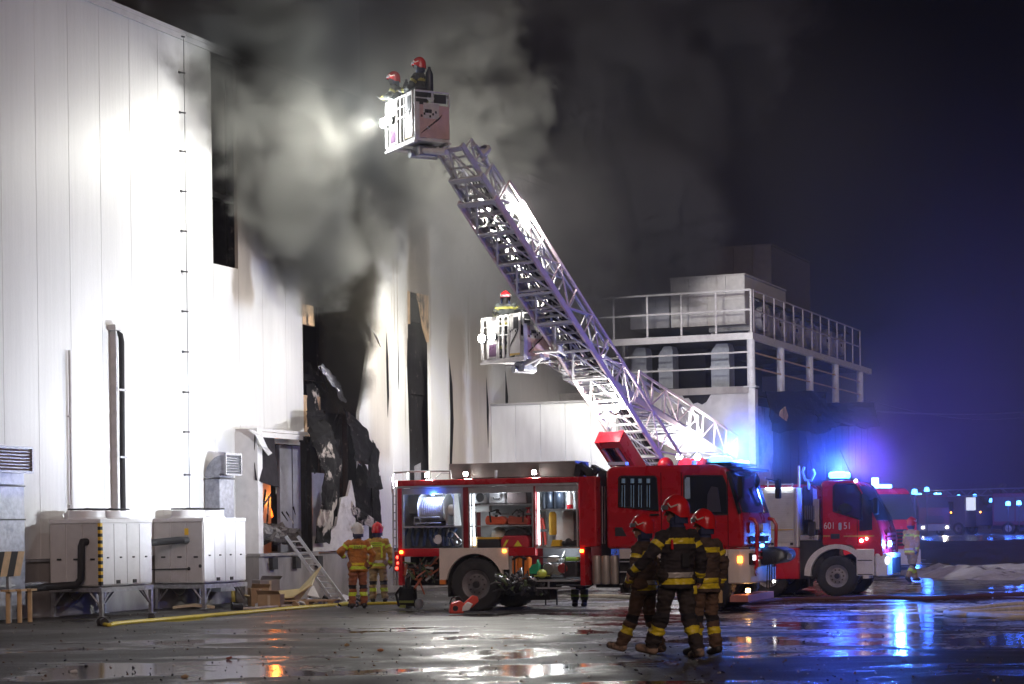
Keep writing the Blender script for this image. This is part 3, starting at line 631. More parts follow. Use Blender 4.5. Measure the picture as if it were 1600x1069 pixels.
for i in range(6):
    x0 = cx_+1.6+i*2.15
    t_ = thing('roof_fan_unit', 'grey fan housing with a raised hood, %s in the row along the deck edge' % ('nearest', 'second', 'third', 'fourth', 'fifth', 'farthest')[i], 'fan unit', W.world((x0, cyy+.9, dz+.02)), WR, 'fan housings along the deck railing')
    gm = mat('fan_grey', (.30, .29, .31), .5, var=.25)
    part('housing', gm, t_, lambda k: (k.b2((0, -.45, .25), (1.5, 1.0, 1.15), .03),))
    part('fan_ring', gm, t_, lambda k: k.lathe((.75, -.46, .7), [(.36, .02), (.40, -.1), (.40, -.22), (.34, -.22), (.32, 0)], 16, 'Y'), True)
    part('fan_disc', soot, t_, lambda k: (k.lathe((.75, -.5, .7), [(.01, .02), (.33, .03), (.33, .0), (.01, -.02)], 16, 'Y'), [k.box((.75, -.56, .7), (.62, .02, .1), (0, math.pi*j/3, 0)) for j in range(3)]))
    part('hood', dark, t_, lambda k: k.sheet([[(-.1, .6, 1.55), (1.6, .6, 1.55)], [(-.1, -.2, 1.5), (1.6, -.2, 1.5)], [(-.1, -.75, 1.15), (1.6, -.75, 1.15)]], .03))
    part('stand', gm, t_, lambda k: [k.b2((a_, b_, 0), (a_+.08, b_+.08, .25)) for a_ in (.05, 1.35) for b_ in (-.4, .85)])
for px, w_, lab in ((998, 26, 'left'), (1040, 24, 'middle'), (1125, 30, 'right')):
    y_, z_ = W.onx(px, 560, cx_+1.2)
    t_ = thing('air_shaft', 'pale vertical air shaft under the deck, %s of three' % lab, 'air duct', W.world((cx_+1.2, y_, cz-.05)), WR, 'air shafts under the deck')
    h_ = dz-cz-.1; ww = w_/50/2
    part('shaft', mat('shaft_grey', (.30, .32, .36), .5, .2, var=.2), t_, lambda k: k.prism([(-ww, 0), (ww, 0), (ww, h_-.25), (ww-.18, h_), (-ww+.05, h_), (-ww, h_-.15)], 0, .6, 'YZ'))
    part('flange', galv, t_, lambda k: k.b2((-.02, -ww-.03, h_*.5), (-.002, ww+.03, h_*.5+.06)))
part('back_wall', soot, blk, lambda k: k.b2((cx_+2.2, cyy+2.2, cz-.09), (cx_+9, 2.3, dz-.3)))

# wires crossing to the right
wires = thing('overhead_cables', 'three thin cables running from the burnt building into the night at right', 'cable', at(1360, 632, 77))
for k_, (p_, q_) in enumerate((((1340, 622), (1640, 648)), ((1340, 641), (1640, 643)), ((1375, 645), (1640, 640)))):
    a_, b_ = at(*p_, 77)-wires.location, at(*q_, 92)-wires.location
    part('cable', mat('cable_grey', (.12, .12, .14), .5), wires, lambda k: k.tube([a_.lerp(b_, i/12)+Vector((0, 0, -.5*math.sin(math.pi*i/12)*(1 if k_ == 0 else .3))) for i in range(13)], .018, 5))
# ================================================================== vehicles
def bevprism(k, poly, y0, y1, bev, seg=3, plane='XZ', angle=20):
    """outline given thickness and all its sharp edges rounded"""
    bm = bmesh.new()
    def P(a_, b_, c_): return {'XZ': (a_, c_, b_), 'YZ': (c_, a_, b_), 'XY': (a_, b_, c_)}[plane]
    v0 = [bm.verts.new(P(a_, b_, y0)) for a_, b_ in poly]; v1 = [bm.verts.new(P(a_, b_, y1)) for a_, b_ in poly]
    n = len(poly); bm.faces.new(v0); bm.faces.new(v1[::-1])
    for i in range(n): bm.faces.new((v0[i], v1[i], v1[(i+1) % n], v0[(i+1) % n]))
    bmesh.ops.recalc_face_normals(bm, faces=bm.faces)
    bmesh.ops.bevel(bm, geom=[e for e in bm.edges if e.calc_face_angle(0) > R(angle)], offset=bev, segments=seg, affect='EDGES', profile=0.5, clamp_overlap=True)
    bm.verts.index_update(); k.add([v.co.copy() for v in bm.verts], [[v.index for v in f.verts] for f in bm.faces]); bm.free()
rubber = mat('tyre_rubber', (0.022, 0.022, 0.024), 0.8, var=0.35, scale=12, c2=(.09, .08, .075), c2lo=.55, c2hi=.75, c2scale=3)
rimm = mat('wheel_rim_grey', (0.22, 0.21, 0.22), 0.5, 0.3, var=.3)
rimw = mat('wheel_rim_silver', (0.5, 0.5, 0.55), 0.4, 0.5, var=.2)
pane = mat('clear_window_pane', (0.7, 0.8, 0.9), 0.03, alpha=0.13, var=0)
def wheel(parent, x, y, r, wd=.3, rim=rimm, name='wheel'):
    wr = r*.56
    wh = part(name, rim, parent, lambda k: (k.lathe((x, y, r), [(0.02, .03), (wr*.35, .02), (wr*.40, .07), (wr*.72, .08), (wr*.90, .02), (wr, .0), (wr, wd)], 24, 'Y'),), True)
    def ty(k):
        k.lathe((x, y, r), [(wr, .0), (wr*1.06, -.025), (r*.80, -.045), (r*.93, -.03), (r*.985, .0), (r, .03), (r, wd*.5), (r, wd-.03), (r*.97, wd), (wr, wd)], 36, 'Y')
        for i in range(36):
            a_ = 2*math.pi*(i+.5)/36; k.box((x+(r-.002)*math.cos(a_), y+wd*.5, r+(r-.002)*math.sin(a_)), (.03, wd*.9, .05), (0, -a_, 0))
    part('tyre', rubber, wh, ty, True)
    part('hub', dark, wh, lambda k: (k.lathe((x, y, r), [(0.0, -.03), (wr*.22, -.02), (wr*.27, .05)], 12, 'Y'), [k.bar((x+wr*.55*math.cos(a_), y+.045, r+wr*.55*math.sin(a_)), (x+wr*.55*math.cos(a_), y+.085, r+wr*.55*math.sin(a_)), .018, 6) for a_ in [2*math.pi*j/10 for j in range(10)]]), True)
    return wh
PH = R(20)
g0 = ground(743, 955); T = Frame(g0-Vector((math.cos(-PH), math.sin(-PH), 0))*1.62, -PH)
def X(px, py=850, y=0): return T.on(px, py, y)[0]
def Z(px, py, y=0): return T.on(px, py, y)[1]
def P(px, py, y=0.0): a_, b_ = T.on(px, py, y); return (a_, y, b_)
tk = thing('fire_engine', 'red and cream fire engine side-on with its lit equipment lockers open', 'fire engine', T.o, -PH)
def tp(name, m, fn, smooth=False, parent=None, **kw): return part(name, m, parent or tk, fn, smooth, **kw)
BW = 2.45
x0, x1, x2, x3, x4, x5, x6, x7 = [X(p) for p in (622, 629, 722, 733, 832, 838.5, 905, 933)]
zt = Z(760, 748); zg = Z(760, 757); zo = Z(760, 764); zb = Z(760, 856); zl = Z(760, 869)
tp('upper_band', red, lambda k: k.b2((x0, -.03, zg), (x6, .1, zt), .02))
tp('roof', redd, lambda k: k.b2((x0+.01, .102, zg+.02), (x7-.01, BW, zt-.01)))
tp('rain_gutter', alu, lambda k: (k.b2((x0+.02, -.045, zg-.045), (x6-.02, -.001, zg-.003), .008), k.b2((x1, -.0, zo-.08), (x6-.01, .12, zg-.05))))
tp('corner_post', red, lambda k: k.b2((x0, -.02, Z(625, 915)), (x1-.005, .12, zg-.002), .015))
tp('corner_post', redd, lambda k: k.b2((x2+.035, -.02, zb), (x3-.005, .10, zg-.052), .01))
for xx in (x1, x2, x3, x4, x6-.05): tp('shutter_guide', alu, lambda k: k.b2((xx-.0, -.012, zb+.002), (xx+.03, .06, zo-.08)))
tp('corner_post', redd, lambda k: k.b2((x4+.035, -.02, Z(835, 868)), (x5-.01, .10, zg-.052), .01))
tp('front_side_panel', red, lambda k: (k.b2((x6, -.03, zb-.0), (x7, .5, zt-.002), .03), k.b2((x6+.02, -.02, Z(915, 915)), (x6+.12, .4, zb-.003), .01)))
tp('lower_band', red, lambda k: k.b2((x1-.05, -.03, zl), (X(687), .05, zb-.002), .012))
tp('lower_band', red, lambda k: k.b2((X(795), -.03, zl), (x5-.01, .05, zb-.002), .012))
# fender with a wheel arch cut out of it
wxr = 1.62; xw = X(687)+.003; xv = X(795)-.003; zlow = Z(690, 906)
arc_r = .60
def fender(k):
    c = (wxr, .52); pts = [(xw, zlow), (xw, zb-.002), (xv, zb-.002), (xv, Z(790, 890)), (c[0]+arc_r*math.cos(R(8)), Z(790, 890))]
    pts += [(c[0]+arc_r*math.cos(R(a_)), c[1]+.02+arc_r*math.sin(R(a_))) for a_ in range(8, 173, 9)]+[(c[0]-arc_r-.0, zlow)]
    k.prism(pts, -.04, .04)
tp('fender', cream, fender)
tp('fender_corner', orange, lambda k: k.b2((xw, -.042, zlow-.09), (xw+.12, .02, zlow-.002)))
tp('arch_lining', black, lambda k: k.lathe((wxr, .06, .54), [(arc_r-.01, .0), (arc_r-.01, .75)], 18, 'Y', (0, math.pi)))
tp('mud_flap', black, lambda k: k.b2((wxr-.62, .1, .28), (wxr-.59, .6, .8)))
# locker interiors
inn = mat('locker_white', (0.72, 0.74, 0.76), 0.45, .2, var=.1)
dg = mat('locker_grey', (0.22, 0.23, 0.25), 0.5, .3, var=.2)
DP = .66
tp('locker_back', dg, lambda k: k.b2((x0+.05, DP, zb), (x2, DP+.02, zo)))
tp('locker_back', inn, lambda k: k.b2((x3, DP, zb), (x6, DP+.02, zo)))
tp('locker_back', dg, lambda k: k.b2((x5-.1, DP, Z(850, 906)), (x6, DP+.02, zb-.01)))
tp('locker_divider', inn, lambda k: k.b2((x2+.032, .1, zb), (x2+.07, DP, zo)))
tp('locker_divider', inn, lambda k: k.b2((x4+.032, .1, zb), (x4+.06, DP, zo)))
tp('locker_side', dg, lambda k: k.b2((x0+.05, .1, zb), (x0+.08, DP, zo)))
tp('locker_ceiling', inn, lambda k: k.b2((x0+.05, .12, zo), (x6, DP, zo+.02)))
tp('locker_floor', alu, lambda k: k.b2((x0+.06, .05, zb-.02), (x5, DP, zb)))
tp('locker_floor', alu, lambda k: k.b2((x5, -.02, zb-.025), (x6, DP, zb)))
tp('body_core', redd, lambda k: k.b2((x0+.02, DP+.03, .9), (x7-.02, BW, zg)))
tp('underbody', black, lambda k: (k.b2((x0+.1, .7, .5), (x7, BW-.6, .9)),))
s1 = Z(680, 822); s2 = Z(780, 788); s3 = Z(780, 821); s4 = Z(870, 796)
tp('shelf', alu, lambda k: k.b2((x1+.03, .03, s1-.03), (x2, DP-.01, s1)))
tp('shelf', alu, lambda k: k.b2((x3+.035, .03, s2-.02), (x4-.005, DP-.01, s2)))
tp('shelf', alu, lambda k: k.b2((x3+.035, .03, s3-.02), (x4-.005, DP-.01, s3)))
tp('shelf', alu, lambda k: k.b2((x5+.0, .03, s4-.02), (x6-.055, DP-.01, s4)))
zz = Z(870, 906); tp('pull_out_tray', alu, lambda k: (k.b2((x5+.05, -.25, zz-.03), (x6-.02, DP, zz)), k.b2((x5+.3, -.24, zz-.14), (x5+.33, -.2, zz-.03)), k.b2((x5+.05, -.25, zz-.17), (x6-.02, -.2, zz-.14))))
for xx, yy in ((x3+.05, .1), (x5+.012, .06), (x2-.02, .3)):
    tp('led_strip', lampc, lambda k: k.b2((xx, yy, zb+.05), (xx+.03, yy+.02, zo-.1)))
for xa_, xb_ in ((x1+.2, x2-.1), (x3+.1, x4-.1), (x5+.1, x6-.1)):
    tp('led_strip', lampc, lambda k: k.b2((xa_, .2, zo-.02), (xb_, .23, zo-.003)))
    c_ = T.world(((xa_+xb_)/2, .14, zo-.12)); point('locker_light', c_, 24 if xa_ < x2 else 62, (.88, .95, 1), None, .2)
point('locker_light', T.world((x5+.35, .1, zb-.1)), 10, (.9, .95, 1), None, .1)
tp('blue_locker_lamp', beacon2, lambda k: k.ball(P(676, 771, .1), .05))
point('blue_locker_glow', T.world((P(676, 774, .0)[0], -.06, Z(676, 774))), 9, (.05, .15, 1.0), None, .05)
# pump gear on the lower left shelf, built in
def pump(k):
    r_ = random.Random(3)
    for i in range(9):
        px = 636+i*9.5; a_ = P(px, 826, .3); b_ = P(px+r_.uniform(-5, 5), 853, .12)
        k.use(0).tube([a_, ((a_[0]+b_[0])/2+r_.uniform(-.06, .06), .1, (a_[2]+b_[2])/2), b_], .03+.012*r_.random(), 8)
pmp = tp('pump_pipework', mat('blue_hose', (.03, .06, .16), .5, var=.4), pump, True)
tp('gauge', white, lambda k: (k.lathe(P(684, 843, .08), [(.0, -.01), (.09, -.01), (.1, .03), (.05, .14)], 14, 'Y'),), True)
tp('gauge', steel, lambda k: (k.lathe(P(715, 847, .05), [(.03, -.01), (.07, -.01), (.08, .03), (.05, .14)], 12, 'Y'),), True)
tp('valve', steel, lambda k: (k.bar(P(700, 826, .2), P(700, 852, .15), .035, 8), k.bar(P(710, 833, .1), P(722, 848, .1), .02, 6), k.tube([P(704+6*math.cos(a_), 836+6*math.sin(a_), .08) for a_ in [j*.628 for j in range(10)]], .012, 6, True)), True)
tp('locker_curtain', white, lambda k: k.sheet([[(x2-.24+.03*i*j/3, .18+.1*i, Z(710, 768+j*14)) for i in range(3)] for j in range(5)], .02))
tp('side_lamp_housing', dg, lambda k: k.b2(P(633, 775, .5), P(655, 802, .4)))
# roof: rails, locker, lamps, ladder at the rear
zr1 = Z(660, 738); 
def rr(k):
    k.tube([P(613, 770, .05), P(613, 745, .05), P(616, 739, .05), P(640, 737, .05), P(704, 736, .05), P(705, 748, .05)], .018, 6)
    k.bar(P(636, 738, .05), P(636, 748, .05), .014, 6)
tp('roof_rail', alu, rr)
tp('roof_rail', alu, lambda k: (k.tube([P(680, 747, .4), P(690, 739, .4), P(725, 739, .4), P(730, 747, .4)], .016, 6), k.bar(P(775, 735, .05), P(775, 748, .05), .03, 8)))
lk = tp('roof_locker', mat('roof_locker_grey', (.30, .28, .27), .5, .2, var=.15), lambda k: k.b2(P(702, 748, .35), (X(899, 720, .35), 1.2, Z(899, 720, .35))))
for j in range(7):
    z_ = Z(800, 745-j*3.4, .35); tp('locker_rib', MATS['roof_locker_grey'], lambda k: k.b2((X(702, 748, .35)+.01, .325, z_), (X(899, 720, .35)-.01, .348, z_+.025)), False, lk)
tp('roof_clutter', dark, lambda k: [k.box(P(px, py, yy), (a_, .25, b_), (0, rt, 0)) for px, py, yy, a_, b_, rt in ((905, 738, .3, .12, .3, .2), (912, 733, .5, .1, .25, -.4), (920, 736, .3, .3, .1, .6), (927, 739, .3, .25, .08, -.5), (938, 735, .5, .35, .07, .5), (945, 741, .4, .2, .12, 0))], kind='stuff')
tp('roof_box', white, lambda k: k.b2(P(950, 727, .7), P(982, 722, .9)))
def rl(k):
    for px in (614, 619): k.bar(P(px, 752, .5), P(px+1, 915, .5), .018, 6)
    for i in range(12): k.bar(P(614, 762+i*13, .5), P(619.5, 762+i*13, .5), .014, 6)
tp('rear_ladder', alu, rl)
tp('rear_light_box', redd, lambda k: k.b2((x0-.09, .02, Z(618, 893)), (x0-.003, .3, Z(618, 862))))
for px, py in ((621, 871), (622, 880), (620, 888)): tp('tail_light', redlit, lambda k: k.ball(P(px, py, -.0), .035, 8, 6))
for px, py in ((627, 863), (788, 861), (909, 861)): tp('marker_light', amber, lambda k: k.box(P(px, py, -.05), (.07, .04, .06), None, .015))
for px, py in ((668, 743), (728, 741), (835, 738)):
    tp('flood_lamp', lampw, lambda k: k.b2((P(px-3.2, py, .16)[0], .12, Z(px, py+3.2, .12)), (P(px+3.2, py, .16)[0], .16, Z(px, py-3.2, .12)), .02))
    tp('lamp_bracket', dark, lambda k: (k.b2((P(px-3.5, py, .2)[0], .162, Z(px, py+4, .2)), (P(px+3.5, py, .2)[0], .24, Z(px, py-4, .2))), k.bar((P(px, py, .2)[0], .2, zt-.02), (P(px, py, .2)[0], .2, Z(px, py+4, .2)), .02, 6)))
    q = T.world((P(px, py, 0)[0], .03, Z(px, py))); tgt = q+T.y*-7+Vector((0, 0, -3.2))
    spot('roof_flood', q, tgt, 260, (1.0, .96, .88), 120, .9, None, .08)
q = T.world((P(664, 743, 0)[0], .3, Z(664, 743)+.1)); spot('rear_flood', q, W.world((4, -.5, 3)), 3000, (.90, .94, 1.0), 100, 1.0, None, .1)
wheel(tk, wxr, .04, .525, .30)
wheel(tk, wxr, BW-.36, .525, .30)
tp('underbody_dark_box', black, lambda k: k.b2((X(790), .5, .2), (X(845), .9, .75)))  # black box added for the dark patch between the wheels
tp('lower_rear_locker', soot, lambda k: k.b2((x1+.02, .35, .5), (X(683), .7, zl-.01)))
tp('lower_mid_post', alu, lambda k: k.b2((X(796), -.01, Z(797, 906)), (X(796)+.04, .1, zl-.003)))
tp('axle', dark, lambda k: (k.bar((wxr, .3, .52), (wxr, BW-.3, .52), .09, 8), k.b2((x0+.2, .75, .62), (X(1150), .9, .84)), k.b2((x0+.2, BW-.9, .62), (X(1150), BW-.75, .84))))
# crew cab
xc0 = X(947); zc = Z(1040, 727); zc0 = Z(1000, 857)
far_pt = None
lo, hi = X(1120), X(1120)+3
for _ in range(40):                      # front of the cab: its far corner stands at photo x = 1206
    mid = (lo+hi)/2; p_ = T.world((mid, BW, 1.2)); pr = 800+F*((p_.x/p_.y)*cr-((p_.z-CAMH)/p_.y)*sr)
    if pr < 1206: lo = mid
    else: hi = mid
xf = lo
tp('cab_gap', mat('gap_blue_black', (.03, .03, .05), .3, .2), lambda k: k.b2((x7+.003, .25, .9), (xc0+.02, BW-.2, zt+.05)))
tp('gap_pipes', steel, lambda k: [k.bar(P(px, 760, .2), P(px, 850, .2), .012, 6) for px in (936, 941, 945)])
zw1, zw0 = Z(1100, 743), Z(1100, 803)
rake = .16
tp('cab_body', red, lambda k: bevprism(k, [(xc0, zc0), (xc0, zc-.1), (xc0+.1, zc), (xf-.55, zc), (xf-.3, zc-.08), (xf-.02, zw0-.02), (xf, zw0-.25), (xf, zc0)], 0, BW, .11, 4), True)
def Sd(px, py): x, z = T.on(px, py, -.004); return (x, z)
def win(name, pts, y0=-.012, y1=.02, m=glass, parent=None): return tp(name, m, lambda k: k.prism([Sd(*q) for q in pts], y0, y1), False, parent)
rw = win('crew_window', [(968, 797-6), (968, 748), (971, 745), (1022, 745), (1025, 748), (1028, 797)])
seal = black
def frame(pts, w_=.022, y=-.018):
    pp = [Sd(*q) for q in pts]; return lambda k: [k.bar((a_[0], y, a_[1]), (b_[0], y, b_[1]), w_/2, 6) for a_, b_ in zip(pp, pp[1:]+pp[:1])]
tp('window_seal', seal, frame([(967, 792), (967, 747), (970, 744), (1023, 744), (1026, 747), (1029, 798)]), False, rw)
for px in (974, 988, 1000, 1013):
    tp('breathing_cylinder', mat('pale_blue_bottle', (.35, .6, .85), .3), lambda k: (k.bar(P(px, 755, -.05), P(px, 748, -.05), .035, 10), k.bar(P(px-2, 792, -.04), P(px-2, 758, -.04), .008, 5), k.bar(P(px+2, 793, -.04), P(px+2, 758, -.04), .008, 5)), True, rw)
fw = win('door_window', [(1070, 798), (1070, 747), (1073, 744), (1128, 744), (1134, 757), (1136, 803), (1100, 803)])
tp('window_seal', seal, frame([(1069, 799), (1069, 746), (1072, 743), (1129, 743), (1135, 757), (1137, 804), (1100, 804)]), False, fw)
tp('seat_back', mat('cab_seat', (.05, .05, .08), .7), lambda k: (k.prism([Sd(1105, 800), Sd(1106, 772), Sd(1112, 760), Sd(1122, 762), Sd(1127, 800)], -.03, -.014),), False, fw)
tp('inner_light_patch', mat('far_window_pale', (.4, .55, .7), .2), lambda k: k.prism([Sd(1070.5, 780), Sd(1070.5, 750), Sd(1073, 746), Sd(1078, 746), Sd(1079, 779)], -.03, -.014), False, fw)
for px in (948.5, 1034, 1066, 1138): tp('door_seam', soot, lambda k: k.b2((X(px)-.006, -.004, zc0+.03), (X(px)+.006, .01, zc-.14)))
tp('door_handle', black, lambda k: k.b2((P(1016, 806, 0)[0], -.035, Z(1016, 806)), (P(1030, 806, 0)[0], -.003, Z(1016, 803)), .01))
tp('vent', dark, lambda k: k.prism([Sd(961, 838), Sd(961, 824), Sd(972, 824), Sd(979, 838)], -.008, .01))
xl_, zl_ = T.on(1001, 829, 0); lettering('617', .27, (xl_, -.006, zl_), (R(90), 0, 0), white, tk, 'number', .003, .72)
# windscreen wrapped round the front
def wsx(z): t_ = (z-(zw0-.02))/((zc-.08)-(zw0-.02)); return xf-.02-.28*t_
def wscr(k):
    rows = []
    for j in range(5):
        z = zw0+.02+(zc-.14-zw0-.02)*j/4; xx = wsx(z)+.012
        rows.append([(xx-.10, .03-.014, z), (xx-.03, .06, z), (xx+.0, .16, z)]+[(xx+.012, .16+(BW-.32)*i/4, z) for i in range(1, 4)]+[(xx, BW-.16, z), (xx-.06, BW-.02, z)])
    k.sheet(rows, .012)
tp('windscreen', glassb, wscr, True)
tp('sun_visor', dark, lambda k: k.b2((xf-.35, .1, zc-.1), (xf-.02, BW-.1, zc-.06)))
mr_ = tp('mirror', black, lambda k: (k.box((xf+.02, -.22, zw0+.5), (.1, .22, .42), None, .03), k.bar((xf-.15, .0, zw0+.75), (xf+.0, -.22, zw0+.7), .015, 6), k.bar((xf-.1, 0, zw0+.2), (xf, -.22, zw0+.3), .015, 6)))
tp('mirror', black, lambda k: (k.box((xf+.12, BW+.1, zw0+.5), (.1, .2, .40), None, .03), k.bar((xf-.1, BW, zw0+.7), (xf+.1, BW+.12, zw0+.65), .015, 6)))
tp('round_mirror', black, lambda k: (k.lathe((xf+.16, .5, zw0+.62), [(0, -.03), (.13, -.02), (.15, .0), (.05, .05)], 14, 'X'), k.bar((xf-.1, .5, zc-.15), (xf+.16, .5, zw0+.65), .012, 6)), True)
tp('corner_deflector', black, lambda k: k.bar((xf-.28, -.01, zc-.15), (xf-.05, -.02, zw0), .035, 8))
# front: grille, bull bar, lights, winch
zgr = Z(1186, 812, 1.0)
for i, (dz0, hh) in enumerate(((.06, .20), (.32, .14), (.52, .14), (.72, .12))):
    tp('grille_slat', black if i else redd, lambda k: k.b2((xf+.003, .42, zgr-dz0-hh), (xf+.03, BW-.42, zgr-dz0), .008))
    if i: tp('grille_trim', alu, lambda k: k.b2((xf+.032, .45, zgr-dz0-hh+.01), (xf+.045, BW-.45, zgr-dz0-hh+.035)))
lettering('SCANIA', .21, (xf+.034, BW/2, zgr-.16), (R(90), 0, R(90)), white, tk, 'front_lettering', .004, 1.0)
def bull(k):
    for yy in (.40, BW-.40):
        k.tube([(xf+.05, yy, .75), (xf+.16, yy, .85), (xf+.18, yy, zgr-.1), (xf+.12, yy, zgr-.0), (xf+.02, yy, zgr+.02)], .035, 8)
    k.bar((xf+.17, .4, 1.0), (xf+.17, BW-.4, 1.0), .03, 8); k.bar((xf+.17, .4, zgr-.62), (xf+.17, BW-.4, zgr-.62), .025, 8)
tp('bull_bar', red, bull, True)
tp('grille_beacon', beacon2, lambda k: k.box((xf+.2, .7, zgr-.50), (.05, .22, .07), None, .02))
zbm = Z(1150, 858); zbb = Z(1150, 912)
tp('bumper', cream, lambda k: bevprism(k, [(X(1137), -.03), (xf-.05, -.03), (xf+.1, .12), (xf+.14, .6), (xf+.14, BW-.6), (xf+.1, BW-.1), (xf-.1, BW+.02), (X(1137), BW+.02)], zbb, zbm-.003, .03, 2, 'XY'))
tp('cab_edge_trim', cream, lambda k: k.b2((X(1052), -.02, Z(1110, 869)), (X(1137)-.005, .3, zbm-.006), .01))
tp('headlight_recess', glass, lambda k: (k.b2((xf+.0, .10, zbm-.30), (xf+.145, .60, zbm-.08), .01),))
tp('headlight', glow('headlight_dim', (.9, .92, 1.0), 2.5), lambda k: (k.box((xf+.15, .25, zbm-.17), (.03, .18, .1), None, .01), k.box((xf+.152, .50, zbm-.19), (.03, .15, .1), None, .01)))
tp('indicator', amber, lambda k: k.box((xf-.06, -.035, zbm-.2), (.09, .03, .12), None, .01))
tp('tow_hook_cover', mat('reddish_cover', (.35, .12, .1), .5), lambda k: k.lathe((xf+.143, .42, zbm-.45), [(0, .01), (.07, .008), (.075, -.01)], 12, 'X'))
tp('winch_cover', black, lambda k: (bevprism(k, [(xf+.15, .85), (xf+.5, .9), (xf+.62, 1.0), (xf+.6, 1.14), (xf+.4, 1.2), (xf+.15, 1.2)], .75, 1.9, .06, 3), [k.bar((xf+.3+.04*i, .74, 1.0), (xf+.28+.05*i, .70, .35+.05*i), .012, 5) for i in range(4)]), True)
tp('winch_end', steel, lambda k: k.ball((xf+.62, 1.2, 1.02), (.06, .14, .07)))
tp('fog_light', glow('fog_lamp_lit', (1.0, .55, .2), 30), lambda k: k.box((xf+.02, .25, zbb-.14), (.08, .1, .08), None, .02))
tp('corner_reflector_light', glow('white_marker_lit', (1.0, .95, .9), 25), lambda k: k.box((xf+.1, BW-.3, zbb-.02), (.05, .07, .06), None, .02))
tp('front_step', mat('step_red_white', (.5, .2, .18), .5), lambda k: k.b2((xf-.3, .1, zbb-.35), (xf+.05, BW-.1, zbb-.22)))
tp('front_arch', black, lambda k: k.lathe((X(1100), .03, .55), [(.56, .0), (.56, .7)], 18, 'Y', (0, math.pi)))
wheel(tk, X(1100), .06, .52, .3); wheel(tk, X(1100), BW-.36, .52, .3)
tp('cab_skirt', mat('cab_skirt_cream', (.6, .55, .52), .5), lambda k: (k.b2((X(968), -.01, Z(968, 873)), (X(1040), .1, zc0-.005)),))
tp('step_well', black, lambda k: (k.b2((X(966), .1, .35), (X(1050), .5, Z(968, 860)-.01)),))
for py in (877, 893, 912): tp('step', alu, lambda k: k.b2((X(968), -.03, Z(968, py)-.02), (X(1045), .3, Z(968, py))))
for i, px in enumerate((927, 941, 955)): tp('air_tank', mat('tank_beige', (.42, .38, .34), .4, .4), lambda k: (k.lathe((X(px), .2, Z(px, 914)), [(.0, 0), (.08, .01), (.09, .05), (.09, .5), (.08, .56), (0, .57)], 14),), True)
tp('chassis_box', dark, lambda k: k.b2((X(922), .35, .45), (X(966), .8, .95)))
tp('beacon_base', dark, lambda k: k.b2((xf-.75, .15, zc+.003), (xf-.25, BW-.15, zc+.04)))
bl = tp('beacon_bar', beacon, lambda k: (k.b2((xf-.68, .15, zc+.042), (xf-.36, .75, zc+.16), .04),))
tp('beacon_bar', glow('beacon_lens_far', (.25, .6, 1.0), 5), lambda k: (k.b2((xf-.62, BW-.7, zc+.042), (xf-.40, BW-.1, zc+.13), .03),))
for xx_, yy_ in ((X(1100), .5), (X(1065), 1.0)): tp('roof_lamp', white, lambda k: k.bar((xx_, yy_, zc), (xx_, yy_, zc+.11), .055, 10))
q_ = T.world((xf-.3, .2, zc+.3)); spot('beacon_light', q_, q_+Vector((1, -.25, -.25)), 900, (.06, .14, 1.0), 150, 1.0, None, .12)
q_ = T.world((xf+.35, .3, 1.05)); spot('headlight_beam', q_, q_+T.x*6+T.y*1.6+Vector((0, 0, .25)), 1300, (1, .93, .88), 95, 1.0, None, .1)
B1 = T.world((xf-.45, .35, zc+.27)); spot('beacon_flash', B1, B1+Vector((1, -.15, .25)), 2600, (.04, .18, 1.0), 160, .8, None, .08); point('beacon_glow', T.world((xf-.5, .4, zc+.3)), 120, (.04, .20, 1.0), None, .1)

# ------------------------------------------------------------------ the gear in the lockers (each a thing of its own)
def gear(name, label, cat, px, py, y, fn=None, m=None, group=None, smooth=False, pname=None):
    """thing whose base stands at the photo point on the plane y of the engine's frame"""
    x, z = T.on(px, py, y)
    if fn is None: return thing(name, label, cat, T.world((x, y, z)), -PH, group)
    k = MB(); fn(k); o = k.build(name, m, None, smooth); o.location = T.world((x, y, z)); o.rotation_euler = (0, 0, -PH)
    return setp(o, label, cat, group)
hr = gear('hose_reel', 'silver hose reel wound with grey hose on the upper left locker shelf', 'hose reel', 681, 821, .35)
part('drum', mat('drum_grey', (.3, .32, .34), .4), hr, lambda k: k.lathe((-.26, 0, .33), [(.1, 0), (.17, 0), (.17, .52), (.1, .52)], 16, 'X'), True)
for s_ in (-.28, .27): part('drum_flange', alu, hr, lambda k: k.lathe((s_, 0, .33), [(.05, 0), (.29, 0), (.31, .01), (.29, .025), (.05, .025)], 24, 'X'), True)
for i in range(11): part('hose_turn', mat('grey_hose', (.55, .57, .6), .5), hr, lambda k: k.tube([(-.235+.047*i+.02*math.cos(a_), .225*math.cos(a_), .33+.225*math.sin(a_)) for a_ in [j*math.pi/8 for j in range(16)]], .023, 6, True), True)
part('stand', alu, hr, lambda k: (k.tube([(-.36, -.26, .02), (-.36, -.26, .16), (.2, -.26, .16)], .015, 6), k.bar((-.36, -.26, .05), (.22, -.26, .05), .012, 6), k.b2((-.36, -.2, 0), (-.33, .2, .05)), k.b2((.3, -.2, 0), (.34, .2, .35))))
part('swivel', white, hr, lambda k: k.lathe((.33, -.05, .3), [(.03, -.05), (.12, 0), (.12, .1), (.03, .16)], 14, 'X'), True)
def case(k, w_, d_, h_, b_=.02): k.b2((-w_/2, -d_/2, 0), (w_/2, d_/2, h_), b_)
c_ = gear('equipment_case', 'light grey case with a round lid at the left of the top shelf', 'case', 754, 787, .35); part('case_body', mat('case_grey', (.3, .3, .32), .5), c_, lambda k: case(k, .32, .4, .24)); part('round_lid', dark, c_, lambda k: k.lathe((.02, -.21, .12), [(0, -.01), (.08, -.01), (.09, .01)], 14, 'Y'))
